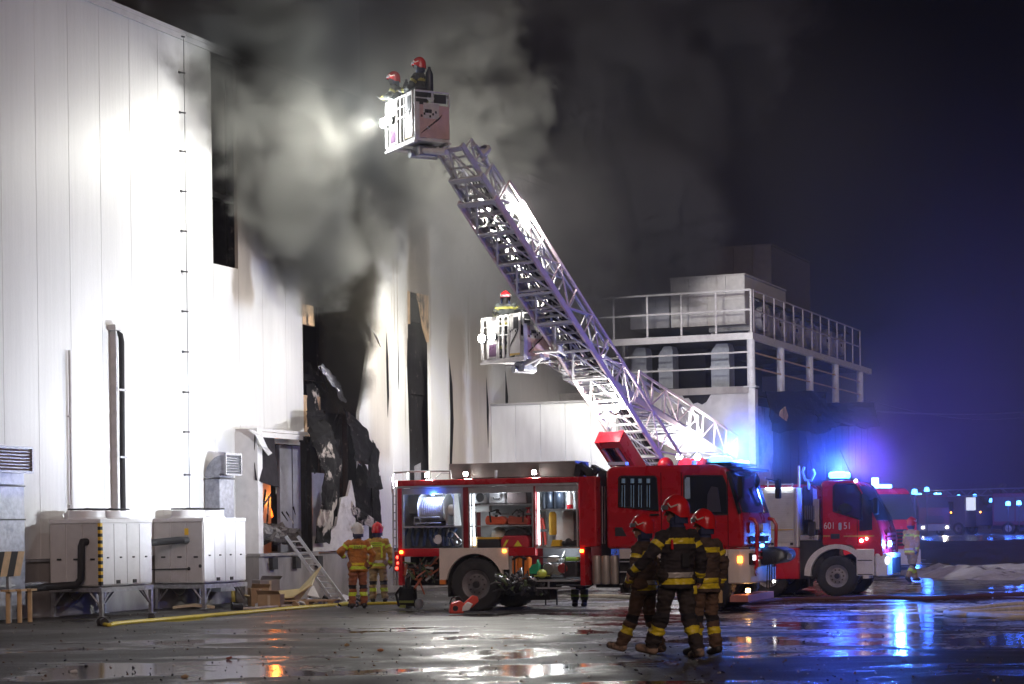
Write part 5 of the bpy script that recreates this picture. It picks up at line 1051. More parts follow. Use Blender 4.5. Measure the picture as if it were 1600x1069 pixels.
# ================================================================== ladder trucks
def ladder_truck(label, base, top, hdir, secs, cage_o, cage_rot, lamp_s, chassis_yaw, magirus=False):
    base, top = Vector(base), Vector(top)
    t_ = thing('turntable_ladder_truck', label, 'ladder truck', base.xy.to_3d(), 0, None)
    O = Vector((base.x, base.y, 0))
    y = (top-base).normalized(); h = Vector(hdir); h = (h-y*h.dot(y)).normalized(); x = -h; z = x.cross(y)
    Lg = (top-base).length; M_ = Matrix((x, y, z)).transposed().to_4x4(); M_.translation = base-O
    for i, (s0, s1, w_, hg, dz_) in enumerate(secs):
        a_, b_ = s0*Lg, s1*Lg; hw = w_/2
        k = MB(); k.M = M_
        for sx_ in (-1, 1):
            xx = sx_*hw
            k.beam((xx, a_, dz_), (xx, b_, dz_), .07, .15, (0, 0, 1)) if False else k.b2((xx-.028, a_, dz_-.07), (xx+.028, b_, dz_+.07))
            k.b2((xx-.025, a_+.2, dz_+hg-.04), (xx+.025, b_-.15, dz_+hg+.02))
            n = max(2, int((b_-a_)/(hg*1.25))); st_ = (b_-a_-.35)/n
            for j in range(n+1):
                yy = a_+.2+st_*j
                k.bar((xx, yy, dz_+.09), (xx, yy, dz_+hg-.03), .022, 5)
                if j < n:
                    if j % 2: k.bar((xx, yy, dz_+.09), (xx, yy+st_, dz_+hg-.03), .02, 5)
                    else: k.bar((xx, yy+st_, dz_+.09), (xx, yy, dz_+hg-.03), .02, 5)
        sec = k.build('ladder_section', mat('ladder_pink_lit_white', (.78, .62, .62), .42, var=.12) if i == 0 else pwhite, t_)  # base section's white tinted pink for the warm light on it
        rung = None; n = int((b_-a_-.1)/.30)
        for j in range(n):
            yy = a_+.12+.30*j
            if rung is None:
                k = MB(); k.M = M_; k.bar((-hw+.03, yy, dz_-.01), (hw-.03, yy, dz_-.01), .02, 6); k.b2((-hw+.03, yy-.02, dz_+.008), (hw-.03, yy+.02, dz_+.022)); rung = k.build('rung', pwhite, sec); step = M_.to_3x3() @ Vector((0, .30, 0))
            else:
                c = rung.copy(); col.objects.link(c); c.location = rung.location+step*j
        k = MB(); k.M = M_
        n = max(1, int((b_-a_)/.95)); st_ = (b_-a_)/n
        for j in range(n):
            ya, yb = a_+st_*j+.03, a_+st_*(j+1)-.03; zz_ = dz_-.075
            k.beam((-hw, ya, zz_), (hw, ya, zz_), .07, .03, (0, 0, 1))
            k.beam((-hw, ya, zz_), (0, yb, zz_), .045, .02); k.beam((hw, ya, zz_), (0, yb, zz_), .045, .02)
        k.beam((-hw, b_-.04, dz_-.075), (hw, b_-.04, dz_-.075), .12, .04)
        k.build('cross_brace', pwhite, sec)
        if i < 2:
            k = MB(); k.M = M_
            for q in (-.12, -.04, .05, .13): k.bar((q, a_+.3, dz_+.16), (q, b_-.2, dz_+.16), .016, 5)
            k.b2((-.3, a_+.3, dz_+.08), (-.22, b_-.3, dz_+.14)); k.build('cables_and_hose', dark, sec)
        if i == 0 and not magirus:
            rr_ = random.Random(4)
            for q in range(16):
                k = MB(); k.M = M_; yy = a_+(b_-a_)*(.25+.70*rr_.random()); k.tube([(-hw+.1+w_*.8*rr_.random(), yy, dz_+.2), (-hw+.1+w_*.8*rr_.random(), yy+.25, dz_+.12), (-hw+.1+w_*.8*rr_.random(), yy+.5, dz_+.22)], .05, 5)
                k.build('cable_chain', black, sec)
    # turret, lifting frame and chassis below
    k = MB(); k.M = M_; w0 = secs[0][2]/2
    k.b2((-.18, -1.8, -.62), (-.05, 1.25, -.25)); k.b2((.44, -1.8, -.62), (.55, 1.25, -.25)); k.b2((-.048, 1.0, -.60), (.438, 1.24, -.27))
    fr = k.build('lifting_frame', red, t_)
    k = MB(); k.M = M_; k.bar((.02, -1.4, -.66), (.02, 1.0, -.62), .045, 10); k.bar((.42, -1.4, -.66), (.42, 1.0, -.62), .045, 10); k.build('lifting_ram', steel, fr, True)
    k = MB(); k.M = M_; k.b2((-.04, -1.3, -.5), (.43, .98, -.47)); k.build('frame_plate', glass, fr)
    q = Matrix.Rotation(chassis_yaw, 4, 'Z')
    def ch(name, m, fn, smooth=False, parent=t_):
        k = MB(); k.M = q; fn(k); return k.build(name, m, parent, smooth)
    ch('turret', red, lambda k: (k.lathe((0, 0, 1.35), [(0, 0), (1.1, 0), (1.1, .35), (.9, .4), (0, .4)], 24), k.b2((-.7, -.55, 1.76), (.3, -.45, base.z-.35)), k.b2((-.7, .45, 1.76), (.3, .55, base.z-.35))), True)
    ch('chassis', dark, lambda k: (k.b2((-3.6, -.45, .5), (4.6, -.25, .8)), k.b2((-3.6, .25, .5), (4.6, .45, .8))))
    ch('platform_body', red, lambda k: k.b2((-3.6, -1.2, .81), (2.6, 1.2, 1.34), .03))
    ch('cab_body', red, lambda k: bevprism(k, [(2.9, .6), (2.9, 2.5), (3.0, 2.6), (4.5, 2.6), (4.85, 1.8), (4.9, .6)], -1.2, 1.2, .1, 2), True)
    ch('cab_window', glass, lambda k: (k.b2((3.4, -1.22, 1.75), (4.4, -1.19, 2.4)), k.b2((3.4, 1.19, 1.75), (4.4, 1.22, 2.4))))
    for x_ in (-2.2, 3.7):
        for y_ in (-1.22, .92):
            c = MB(); c.M = q; c.lathe((x_, y_, .5), [(0, .03), (.28, .03), (.28, 0), (.46, -.02), (.5, .04), (.5, .26), (.46, .3), (0, .3)], 22, 'Y'); c.build('wheel', rubber, t_, True)
    # cage
    C = Matrix.Translation(Vector(cage_o)-O) @ Matrix.Rotation(cage_rot, 4, 'Z')
    def cg(name, m, fn, smooth=False, parent=None, **kw):
        k = MB(); k.M = C; fn(k); return k.build(name, m, parent or cage, smooth, **kw)
    wx, wy = 1.5, .86
    cage = None
    cage = cg('rescue_cage', mat('cage_white', (.62, .60, .60), .45, var=.15), lambda k: (k.b2((0, 0, 0), (wx, wy, .06)), k.b2((-.03, -.03, -.05), (wx+.03, .05, -.002)), k.b2((-.03, wy-.05, -.05), (wx+.03, wy+.03, -.002)), k.b2((wx*.3, .05, -.05), (wx*.34, wy-.05, -.002)), k.b2((wx*.66, .05, -.05), (wx*.70, wy-.05, -.002))), parent=t_)
    cg('cage_panel', MATS['cage_white'], lambda k: (k.b2((1.0, -.002, .1), (1.38, .03, 1.12), .01)))
    cg('end_panel', mat('cage_pink', (.62, .42, .40), .45, var=.15), lambda k: k.b2((wx-.035, .03, .07), (wx, wy, .80), .01))
    cg('end_rail', pwhite, lambda k: (k.tube([(wx-.02, .02, .8), (wx-.02, .02, 1.1), (wx-.02, wy, 1.1), (wx-.02, wy, .8)], .024, 6), k.bar((wx-.02, .45, .8), (wx-.02, .45, 1.1), .018, 6), k.bar((wx-.02, 0, .95), (wx-.02, wy, .95), .014, 6)), True)
    cg('end_frame', MATS['cage_white'], lambda k: (k.b2((wx+.001, .0, .05), (wx+.012, .12, .849)), k.b2((wx+.001, .22, .50), (wx+.008, .60, .84))))
    cg('end_recess', dark, lambda k: (k.b2((wx-.03, .50, .86), (wx+.0, .78, 1.05)), k.b2((wx+.009, .25, .62), (wx+.014, .42, .70))))
    cg('end_markings', char, lambda k: [k.beam((wx+.010, .16+.06*i, .16+.045*i), (wx+.010, .24+.06*i, .24+.05*i), .006, .03, (1, 0, 0)) for i in range(8)]+[k.b2((wx+.013, .15+.07*i, .52+.05*(i % 3)), (wx+.016, .19+.07*i, .57+.05*(i % 3))) for i in range(6)])
    cg('panel_recess', dark, lambda k: k.b2((1.16, -.012, .74), (1.33, -.003, 1.02)))
    cg('panel_markings', char, lambda k: [k.beam((1.03+.04*i, -.007, .32+.05*i), (1.09+.04*i, -.007, .44+.05*i), .015, .006, (0, 1, 0)) for i in range(7)]+[k.b2((1.03+.06*i, -.008, .66+.03*(i % 3)), (1.06+.06*i, -.003, .71+.03*(i % 3))) for i in range(5)])
    cg('orange_edge', gold, lambda k: k.b2((1.01, -.008, .1), (1.37, -.003, .15)))
    def loop(a_, b_, z0, z1, yy, r=.022): return lambda k: k.tube([(a_, yy, z0), (a_, yy, z1-.08), (a_+.06, yy, z1), (b_-.06, yy, z1), (b_, yy, z1-.08), (b_, yy, z0), ], r, 6)
    for a_, b_ in ((.62, .77), (.81, .97)): cg('gate_loop', pwhite, loop(a_, b_, .07, 1.1, 0), True)
    for a_, b_ in ((.05, .22), (.42, .56)): cg('gate_loop', pwhite, loop(a_, b_, .07, 1.05, 0), True)
    cg('gate_bar', pwhite, lambda k: (k.bar((.6, 0, .62), (1.05, 0, .62), .016, 6), k.bar((.02, 0, .85), (1.1, 0, .85), .016, 6), k.bar((0, 0, 1.08), (1.1, 0, 1.08), .02, 6)))
    cg('front_panel', MATS['cage_white'], lambda k: (k.b2((.24, -.02, .07), (.58, .01, 1.06), .01),))
    cg('panel_window', mat('cage_dark_window', (.08, .04, .08), .3), lambda k: k.b2((.30, -.03, .12), (.55, -.021, .42)))
    cg('left_end_rail', pwhite, lambda k: (loop(0, .001, .07, 1.05, 0)(k) if False else None, k.tube([(0, 0, .07), (0, 0, 1.05), (0, wy, 1.05), (0, wy, .07)], .022, 6), k.bar((0, 0, .55), (0, wy, .55), .018, 6)))
    cg('far_rail', pwhite, lambda k: (k.tube([(0, wy, .07), (0, wy, 1.05), (wx, wy, 1.05)], .022, 6), k.bar((0, wy, .55), (wx, wy, .55), .018, 6), k.bar((.8, wy, .07), (.8, wy, 1.05), .018, 6)))
    cg('cage_control_box', dark, lambda k: k.b2((1.05, .1, .6), (1.35, .4, 1.22), .03))
    cg('cage_pivot', galv, lambda k: (k.b2((wx*.62, .2, -.28), (wx*.85, wy-.2, -.051), .03), k.bar((wx*.68, .1, -.22), (wx*.68, wy-.1, -.22), .09, 10)))
    # struts between cage and ladder tip
    k = MB(); tip = top-O; c1 = C @ Vector((wx*.75, .25, -.15)); c2 = C @ Vector((wx*.75, wy-.25, -.15))
    k.bar(tip, c1, .07, 8); k.bar(tip, c2, .07, 8); k.bar(tip+x*.3+z*.5, C @ Vector((wx, .3, .3)), .035, 6); k.build('cage_strut', pwhite, t_)
    return t_, M_, C, O, Lg
HD = Vector((.82, -.57, 0))
A_base = at(1003, 712, 50.5); A_top = at(697, 238, 44.0)
secsA = [(-.10, .86, 1.02, .70, 0), (.30, .92, .86, .5, .10), (.55, 1.0, .70, .36, .18)]
cA = at(604, 237, 45.2)
ltA, MA, CA, OA, LA = ladder_truck('white turntable ladder raised high with two firefighters in its cage', A_base, A_top, HD, secsA, cA, R(-62), None, R(-25))
B_base = at(1112, 716, 58.5); B_top = at(846, 556, 48.0)
secsB = [(-.06, .62, 1.15, .78, 0), (.2, .8, .98, .55, .10), (.5, 1.0, .82, .4, .18)]
cB = at(753, 567, 49.0)
ltB, MB_, CB, OB, LB = ladder_truck('second lower turntable ladder leaning out behind the first one', B_base, B_top, Vector((.86, -.5, 0)), secsB, cB, R(-47), None, R(-20), True)
# maker's lettering on the lower ladder's side rail
def side_text(M_, txt, s_, w_, O, par, sz):
    x, y, z = (M_.to_3x3().col[i].copy() for i in range(3)); n = -x
    # text reads down the ladder, faces the near side
    tx = -y; ty = z; rot = Matrix((tx, ty, tx.cross(ty))).transposed()
    if rot.col[2].dot(n) < 0: rot = Matrix((y, z, y.cross(z))).transposed()
    p_ = M_ @ Vector((-w_/2-.04, s_, .02)); lettering(txt, sz, p_, rot.to_euler(), dark, par, 'lettering', .003)
side_text(MB_, 'MAGIRUS', LB*.22, 1.15, OB, ltB, .17)
# rail strips a little deeper on ladder B's side, as in the picture
# lit floodlights: on the cages and half way down the ladders
def lampset(par, O, p, dirv, r=.09, m=lampw):
    p = Vector(p); d = Vector(dirv).normalized(); k = MB(); k.bar(p-O, p-O+d*.05, r, 14); k.build('flood_lamp', m, par, True)
    k = MB(); k.bar(p-O-d*.14, p-O-d*.003, r*.7, 12, r*1.1); k.build('lamp_housing', dark, par, True)
lc = (1.0, .98, .88)
lA1, lA2 = CA @ Vector((.10, -.10, .62))+OA, CA @ Vector((.42, -.12, .62))+OA
wall_hot = W.world((3.4, 0, 8.2))
for p in (lA1, lA2):
    d = (Vector((-.80, -.60, -.08)))
    lampset(ltA, OA, p, d, .10)
hot = W.world((3.6, 0, 8.8))
spot('cage_flood', lA1+Vector((-.12, -.1, 0)), hot, 1400, lc, 76, 1.0, None, .06)
spot('cage_flood_wide', lA1+Vector((-.15, -.1, 0)), W.world((8.5, -.8, 10.0)), 1100, lc, 120, 1.0, None, .1)
point('cage_flood_spill', lA1+Vector((-.36, -.26, 0)), 300, (.95, 1, 1), None, .12)
lampset(ltA, OA, CA @ Vector((.36, -.03, 1.08))+OA, (-.5, -.9, 0), .03)
lB1, lB2 = CB @ Vector((.16, -.12, .58))+OB, CB @ Vector((.52, -.12, .60))+OB
for p in (lB1, lB2): lampset(ltB, OB, p, (-.72, -.69, -.05), .10)
spot('cage_flood_low', lB1+Vector((-.12, -.12, 0)), W.world((7.5, 0, 6.0)), 500, lc, 90, 1.0, None, .1)
spot('cage_flood_back', lB1+Vector((-.12, .3, .1)), W.world((17.5, 0, 8.0)), 1500, lc, 120, 1.0, None, .1)
# mast lights on ladder A
mA = at(797, 325, 45.6); 
for p_ in (mA, mA+Vector((-.18, .1, -.02))): lampset(ltA, OA, p_, (.4, -.9, .1), .07)
spot('mast_flood_left', mA+Vector((-.3, -.3, 0)), W.world((20, 0, 7.2)), 13000, (1, .97, .88), 130, 1.0, None, .1)
spot('mast_flood_right', mA+Vector((.25, -.3, 0)), at(1130, 520, 60), 8000, (1, .95, .93), 75, 1.0, None, .1)
point('mast_light', mA+Vector((.1, -.25, .05)), 160, (1, 1, .97), None, .06)
k = MB(); k.M = MA
k.tube([(-.4, LA*.93, .4), (-.4, LA*.93, .6), (-.3, LA*.90, .65), (0, LA*.90, .66)], .03, 6); k.tube([(-.42, LA*.98, .3), (-.42, LA*.97, .5), (-.36, LA*.86, .55), (-.4, LA*.83, .4)], .025, 6); k.build('tip_bracket', pwhite, ltA)
k = MB(); k.M = MA; k.lathe((-.35, LA*.935, .68), [(.12, -.05), (.18, 0), (.18, .06), (.12, .1)], 14, 'Y'); k.build('tip_reel', pwhite, ltA, True)
# lamps at the foot of both ladders, shining up the underside
for px, py, Y, par, O in ((936, 640, 50.2, ltA, OA), (962, 640, 49.8, ltA, OA), (1062, 714, 56, ltB, OB), (1090, 715, 56, ltB, OB)):
    p_ = at(px, py, Y-.6); lampset(par, O, p_, (-.35, -.8, .35), .085)
p_ = at(948, 637, 48.9); point('foot_flood', p_, 260, (1, .99, .93), None, .12)
spot('foot_flood_wall', at(930, 640, 49.3), W.world((5, 0, 5.5)), 950, (1, .97, .90), 110, 1.0, None, .15)
p_ = at(1075, 710, 54.6); spot('foot_flood_b_wall', p_+Vector((.5, .2, .3)), at(1120, 650, 62), 1500, (.85, .88, 1), 120, 1.0, None, .15)
point('foot_flood_b', p_, 300, (.95, .97, 1), None, .12)
k = MB(); k.ball(at(1040, 727, 49.5)-OA, .2, 12, 8); k.build('red_dome', red, ltA, True)
# ================================================================== people
def pmat(n, c, **kw): return mat(n, c, **kw)
cloth_n = mat('coat_navy', (.030, .024, .026), .85, var=.35, bump=.5, scale=9)
trou_n = mat('trousers_dark', (.040, .030, .026), .85, var=.35, bump=.5, scale=9)
cloth_o = mat('coat_orange_brown', (.50, .19, .035), .85, var=.25, bump=.5, scale=9)
trou_o = mat('trousers_rust', (.30, .10, .04), .85, var=.25, bump=.5, scale=9)
cloth_s = mat('coat_sand', (.50, .30, .06), .85, var=.2, bump=.5, scale=9)
trou_s = mat('trousers_sand', (.38, .27, .13), .85, var=.2, bump=.5, scale=9)
cloth_b = mat('trousers_brown', (.13, .075, .045), .85, var=.3, bump=.5, scale=9)
coat_b = mat('coat_brown', (.085, .055, .040), .85, var=.3, bump=.5, scale=9)
cloth_k = mat('coat_smoky', (.045, .05, .05), .85, var=.3, bump=.5, scale=9)
yel = mat('reflective_yellow', (.80, .62, .03), .35, var=.15)
lim = mat('reflective_lime', (.65, .85, .05), .35, var=.12)
sil = mat('reflective_silver', (.50, .47, .43), .3, .1, var=.15)
boot = mat('boot_leather', (.03, .026, .024), .5, var=.3)
bootw = mat('muddy_boot', (.38, .26, .18), .8, var=.3, c2=(.05, .04, .035), c2lo=.5, c2hi=.6, c2scale=5)
skin = mat('skin', (.52, .29, .20), .5, var=.1)
glove = mat('work_glove', (.05, .045, .045), .8, var=.2)
hred = mat('helmet_red', (.62, .015, .02), .18, var=.08)
hwht = mat('helmet_white', (.75, .75, .74), .2, var=.1)
visor = mat('helmet_visor', (.30, .30, .33), .1, .3)
chev = mat('chevron_tape', (.75, .62, .55), .3)
navy = mat('neck_cloth', (.03, .04, .10), .9)
def capsule(k, a, b, ra, rb, fl=1.0, fdir=None, n=14):
    """rounded tapering limb; fl flattens it along fdir"""
    a, b = Vector(a), Vector(b); d = (b-a); L_ = d.length
    q = (d.normalized() if L_ > 1e-6 else Vector((0, 0, 1))); x = Vector(fdir) if fdir is not None else q.orthogonal(); x = (x-q*x.dot(q)).normalized(); y = q.cross(x)
    rings = []
    for j in range(1, 5):
        t = -math.pi/2+math.pi/2*j/4; rings.append((a+q*ra*math.sin(t), ra*math.cos(t)))
    for j in range(0, 4):
        t = math.pi/2*j/4; rings.append((b+q*rb*math.sin(t), rb*math.cos(t)))
    vs = [a-q*ra]; 
    for c, r in rings:
        for i in range(n):
            t = 2*math.pi*i/n; vs.append(c+x*r*fl*math.cos(t)+y*r*math.sin(t))
    vs.append(b+q*rb); last = len(vs)-1; fs = []
    for i in range(n): fs.append((0, 1+(i+1) % n, 1+i)); fs.append((last, last-n+i, last-n+(i+1) % n))
    for j in range(len(rings)-1):
        for i in range(n): fs.append((1+j*n+i, 1+j*n+(i+1) % n, 1+(j+1)*n+(i+1) % n, 1+(j+1)*n+i))
    k.add(vs, fs)
def loft(k, rings, n=20):
    """closed body through elliptical rings (centre, rx, ry, turn)"""
    vs = []; fs = []
    for c, rx, ry, tw in rings:
        c = Vector(c)
        for i in range(n):
            t = 2*math.pi*i/n; p_ = Vector((rx*math.cos(t), ry*math.sin(t), 0)); p_.rotate(Euler((0, 0, tw))); vs.append(c+p_)
    for j in range(len(rings)-1):
        for i in range(n): fs.append((j*n+i, j*n+(i+1) % n, (j+1)*n+(i+1) % n, (j+1)*n+i))
    fs += [tuple(range(n))[::-1], tuple((len(rings)-1)*n+i for i in range(n))]; k.add(vs, fs)
DEF = dict(hipL=(-.10, 0, .93), hipR=(.10, 0, .93), kneeL=(-.11, .02, .50), kneeR=(.11, .02, .50), ankL=(-.12, 0, .10), ankR=(.12, 0, .10),
           toeL=(-.14, .17, .04), toeR=(.14, .17, .04), chest=(0, 0, 1.30), hem=(0, 0, .82), neck=(0, -.0, 1.50), head=(0, .03, 1.665),
           shL=(-.19, 0, 1.40), shR=(.19, 0, 1.40), elL=(-.27, -.02, 1.14), elR=(.27, -.02, 1.14), haL=(-.28, .05, .88), haR=(.28, .05, .88), turn=0.0, headturn=0.0, headtilt=0.0)
def person(label, loc, facing, pose={}, coat=cloth_n, trous=trou_n, hand=skin, bt=bootw, helm=hred, band=yel, voxel=.012, scale=1.0, hem_band=sil, gear_=(), legs=True, group=None, fingers=True, mask=False):
    J = dict(DEF); J.update(pose); V = {k_: Vector(v_) if isinstance(v_, tuple) else v_ for k_, v_ in J.items()}
    t_ = thing('person', label, 'person', loc, facing, group); t_.scale = (scale,)*3
    prims = []   # (a, b, ra, rb, key, bands)
    k = MB(); tw = V['turn']
    che, hem, neck = V['chest'], V['hem'], V['neck']
    def P_(t): return hem.lerp(neck, t)
    rings = [(hem+Vector((0, 0, -.02)), .205, .165, 0), (hem+Vector((0, 0, .10)), .203, .163, 0), (hem.lerp(che, .42), .195, .15, tw*.4), (hem.lerp(che, .75), .205, .152, tw*.8), (che+Vector((0, 0, .03)), .215, .155, tw), (che.lerp(neck, .55), .19, .14, tw), (che.lerp(neck, .85), .11, .11, tw), (neck, .085, .09, tw)]
    loft(k, rings)
    def sgm(a, b, ra, rb, key, bands=()):
        capsule(k, a, b, ra, rb); prims.append((Vector(a), Vector(b), ra, rb, key, bands))
    sgm(neck+Vector((0, -.01, -.05)), neck+Vector((0, 0, .05)), .095, .08, 'collar')
    for s_ in 'LR':
        sh, el, ha = V['sh'+s_], V['el'+s_], V['ha'+s_]
        sgm(che.lerp(sh, .6), sh, .095, .082, 'coat')
        sgm(sh, el, .080, .070, 'coat', ((.32, .52, 'band'),)); wr = el.lerp(ha, .90)
        sgm(el, wr, .070, .055, 'coat', ((.68, .92, 'band'),))
        # palm
        d = (ha-el).normalized(); sgm(wr, ha+d*.02, .036, .034, 'hand')
        if legs:
            hp, kn, an, to = V['hip'+s_], V['knee'+s_], V['ank'+s_], V['toe'+s_]
            sgm(hp, kn, .115, .085, 'trous'); sgm(kn, an+(kn-an)*.12, .088, .082, 'trous', ((.42, .66, 'band'), (-.3, .22, 'knee')))
            sgm(an+(kn-an)*.14, an, .066, .062, 'boot'); sgm(an+Vector((0, 0, -.03))-(to-an).normalized()*.03, to, .058, .048, 'boot')
    if legs: sgm(V['hipL'], V['hipR'], .13, .13, 'trous')
    hd = V['head']; ht = V['headturn']; Mh = Matrix.Translation(hd) @ Matrix.Rotation(ht, 4, 'Z') @ Matrix.Rotation(V['headtilt'], 4, 'X')
    hk = MB(); hk.M = Mh
    def hp_(a, b, ra, rb): 
        k.M = Mh; capsule(k, a, b, ra, rb); k.M = None; prims.append((Mh @ Vector(a), Mh @ Vector(b), ra, rb, 'skin', ()))
    hp_((0, -.015, .03), (0, .012, .035), .092, .088)      # skull
    hp_((0, .03, -.05), (0, .058, -.085), .062, .040)      # jaw and chin
    hp_((0, .088, .012), (0, .118, -.030), .012, .017)     # nose
    hp_((-.03, .078, .022), (.03, .078, .022), .016, .016) # brow
    hp_((-.018, .088, -.062), (.018, .088, -.062), .011, .011)  # mouth
    hp_((-.088, -.005, .01), (-.09, -.012, -.03), .016, .012); hp_((.088, -.005, .01), (.09, -.012, -.03), .016, .012)
    hp_((0, -.02, -.06), (0, -.01, -.14), .066, .07)
    prims[-1] = prims[-1][:4]+('skin', ())
    me = k.mesh('body_src', [cloth_n]); ob = bpy.data.objects.new('body_src', me); col.objects.link(ob)
    rm = ob.modifiers.new('r', 'REMESH'); rm.mode = 'VOXEL'; rm.voxel_size = voxel; rm.use_smooth_shade = True
    sm = ob.modifiers.new('s', 'SMOOTH'); sm.factor = .5; sm.iterations = 3
    dgp = bpy.context.evaluated_depsgraph_get(); ev = ob.evaluated_get(dgp); me2 = bpy.data.meshes.new_from_object(ev); bpy.data.objects.remove(ob)
    keys = ['coat', 'trous', 'band', 'hem_band', 'collar', 'boot', 'hand', 'skin', 'knee', 'ppal']
    mats_ = [coat, trous, band, hem_band, navy, bt, hand, skin if not mask else black, mat('knee_patch', (.018, .016, .018), .9), coat]
    me2.materials.clear()
    for m_ in mats_: me2.materials.append(m_)
    # cloth folds
    seed = Vector((loc[0]*3.1, loc[1]*1.7, 0)); nv = len(me2.vertices)
    import numpy as np
    co = np.empty(nv*3, dtype=np.float32); me2.vertices.foreach_get('co', co); co = co.reshape(-1, 3)
    no = np.array([v.normal[:] for v in me2.vertices], dtype=np.float32)
    def assign(pts):
        best = np.full(len(pts), 1e9); idx = np.zeros(len(pts), dtype=int)-1; tt = np.zeros(len(pts))
        for i, (a, b, ra, rb, key, bands) in enumerate(prims):
            A = np.array(a); D = np.array(b-a); L2 = float(D @ D) or 1e-9; t = np.clip((pts-A) @ D/L2, 0, 1); tu = (pts-A) @ D/L2
            dd = np.linalg.norm(pts-(A+t[:, None]*D), axis=1)-(ra+(rb-ra)*t)
            m_ = dd < best; best[m_] = dd[m_]; idx[m_] = i; tt[m_] = tu[m_]
        # torso: signed distance to the loft by height
        hz = np.array([r_[0].z for r_ in rings]); cx = np.interp(pts[:, 2], hz, [r_[0].x for r_ in rings]); cy_ = np.interp(pts[:, 2], hz, [r_[0].y for r_ in rings])
        rx = np.interp(pts[:, 2], hz, [r_[1] for r_ in rings]); ry = np.interp(pts[:, 2], hz, [r_[2] for r_ in rings]); tws = np.interp(pts[:, 2], hz, [r_[3] for r_ in rings])
        ux, uy = pts[:, 0]-cx, pts[:, 1]-cy_; lx = ux*np.cos(tws)+uy*np.sin(tws); ly = -ux*np.sin(tws)+uy*np.cos(tws)
        dl = (np.sqrt((lx/rx)**2+(ly/ry)**2)-1)*np.minimum(rx, ry)
        inz = (pts[:, 2] > hz[0]-.02) & (pts[:, 2] < hz[-1]); m_ = inz & (dl < best+.004); idx[m_] = -2
        return idx, tt
    idx, _ = assign(co); amp = np.where(idx == -2, .016, 0.0)
    for i, p in enumerate(prims):
        if p[4] in ('coat', 'trous'): amp[idx == i] = .015
    for i in range(nv):
        if amp[i] > 0:
            q = Vector(co[i].tolist()); f_ = noise.noise(Vector((q.x*7, q.y*7, q.z*16))+seed)+.55*noise.noise(Vector((q.x*16, q.y*16, q.z*34))+seed); co[i] += no[i]*float(amp[i]*f_*1.5)
    me2.vertices.foreach_set('co', co.reshape(-1))
    fc = np.array([p.center[:] for p in me2.polygons]); idx, tt = assign(fc); mi = np.zeros(len(fc), dtype=int)
    hz0 = hem.z
    for i, p in enumerate(prims):
        m_ = idx == i; mi[m_] = keys.index({'coat': 'coat', 'collar': 'collar', 'hand': 'hand', 'trous': 'trous', 'boot': 'boot', 'skin': 'skin'}[p[4]])
        for b0, b1, kk in p[5]: mi[m_ & (tt > b0) & (tt < b1)] = keys.index(kk)
    m_ = idx == -2; z = fc[:, 2]
    mi[m_] = 0; chz = che.z
    mi[m_ & (z > hz0+.03) & (z < hz0+.095)] = 2; mi[m_ & (z > hz0+.105) & (z < hz0+.165)] = 3
    mi[m_ & (z > chz+.01) & (z < chz+.07)] = 2
    me2.polygons.foreach_set('material_index', mi.astype(np.int32)); me2.polygons.foreach_set('use_smooth', [True]*len(me2.polygons)); me2.update()
    if fingers:   # five separate fingers on each hand, joined into the same skin
        bm = bmesh.new(); bm.from_mesh(me2)
        for s_ in 'LR':
            el, ha = V['el'+s_], V['ha'+s_]; d = (ha-el).normalized(); side = Vector((0, 1, 0)); side = (side-d*side.dot(d)).normalized(); nrm = d.cross(side); sg = 1 if s_ == 'L' else -1
            fk = MB()
            for j, (off, ln) in enumerate(((.030, .070), (.010, .078), (-.010, .072), (-.029, .058))):
                p0 = ha+d*.025+side*off; p1 = p0+d*ln*.5+nrm*.012*sg; p2 = p1+d*ln*.38+nrm*.030*sg; capsule(fk, p0, p1, .0105, .0098, n=8); capsule(fk, p1, p2, .0098, .0085, n=8)
            p0 = ha-d*.03+side*.03; p1 = p0+d*.035+side*.028; p2 = p1+d*.035+side*.004+nrm*.012*sg; capsule(fk, p0, p1, .0125, .011, n=8); capsule(fk, p1, p2, .011, .0095, n=8)
            vs = [bm.verts.new(q) for q in fk.v]
            for f in fk.f:
                g = bm.faces.new([vs[i] for i in f]); g.material_index = keys.index('hand'); g.smooth = True
        bm.to_mesh(me2); bm.free()
    me2.name = 'body'; bo = bpy.data.objects.new('body', me2); col.objects.link(bo); bo.parent = t_
    # eyes
    if not mask:
        e = MB(); e.M = Mh
        for s_ in (-1, 1): e.use(0).ball((s_*.032, .086, .004), (.012, .008, .008), 8, 6); e.use(1).ball((s_*.032, .093, .004), .0045, 6, 4)
        e.build('eyes', [white, black], t_, True)
    if helm is not None:
        h_ = MB(); h_.M = Mh; n = 24; vs = []; fs = []; m = 9
        for j in range(m+1):
            a_ = math.pi/2*j/m
            for i in range(n):
                t = 2*math.pi*i/n; fr = math.sin(t); rx, ry, rz = .128, .160, .150
                low = -.02 if fr > .2 else -.02-.075*min(1, max(0, (.2-fr)/.7))
                x_, y_ = rx*math.cos(a_ if j < m else math.pi/2-.001)*math.cos(t), -.012+ry*math.cos(a_)*math.sin(t)
                z_ = .035+rz*math.sin(a_) if j else .035+low
                if j == 0: x_ *= 1.02; y_ *= 1.02
                z_ += .014*math.exp(-((x_/.02)**2))*math.sin(a_)
                vs.append((x_, y_, z_))
        for j in range(m):
            for i in range(n): fs.append((j*n+i, j*n+(i+1) % n, (j+1)*n+(i+1) % n, (j+1)*n+i))
        fs.append(tuple(m*n+i for i in range(n))); h_.add(vs, fs)
        ho = h_.build('helmet', helm, t_, True)
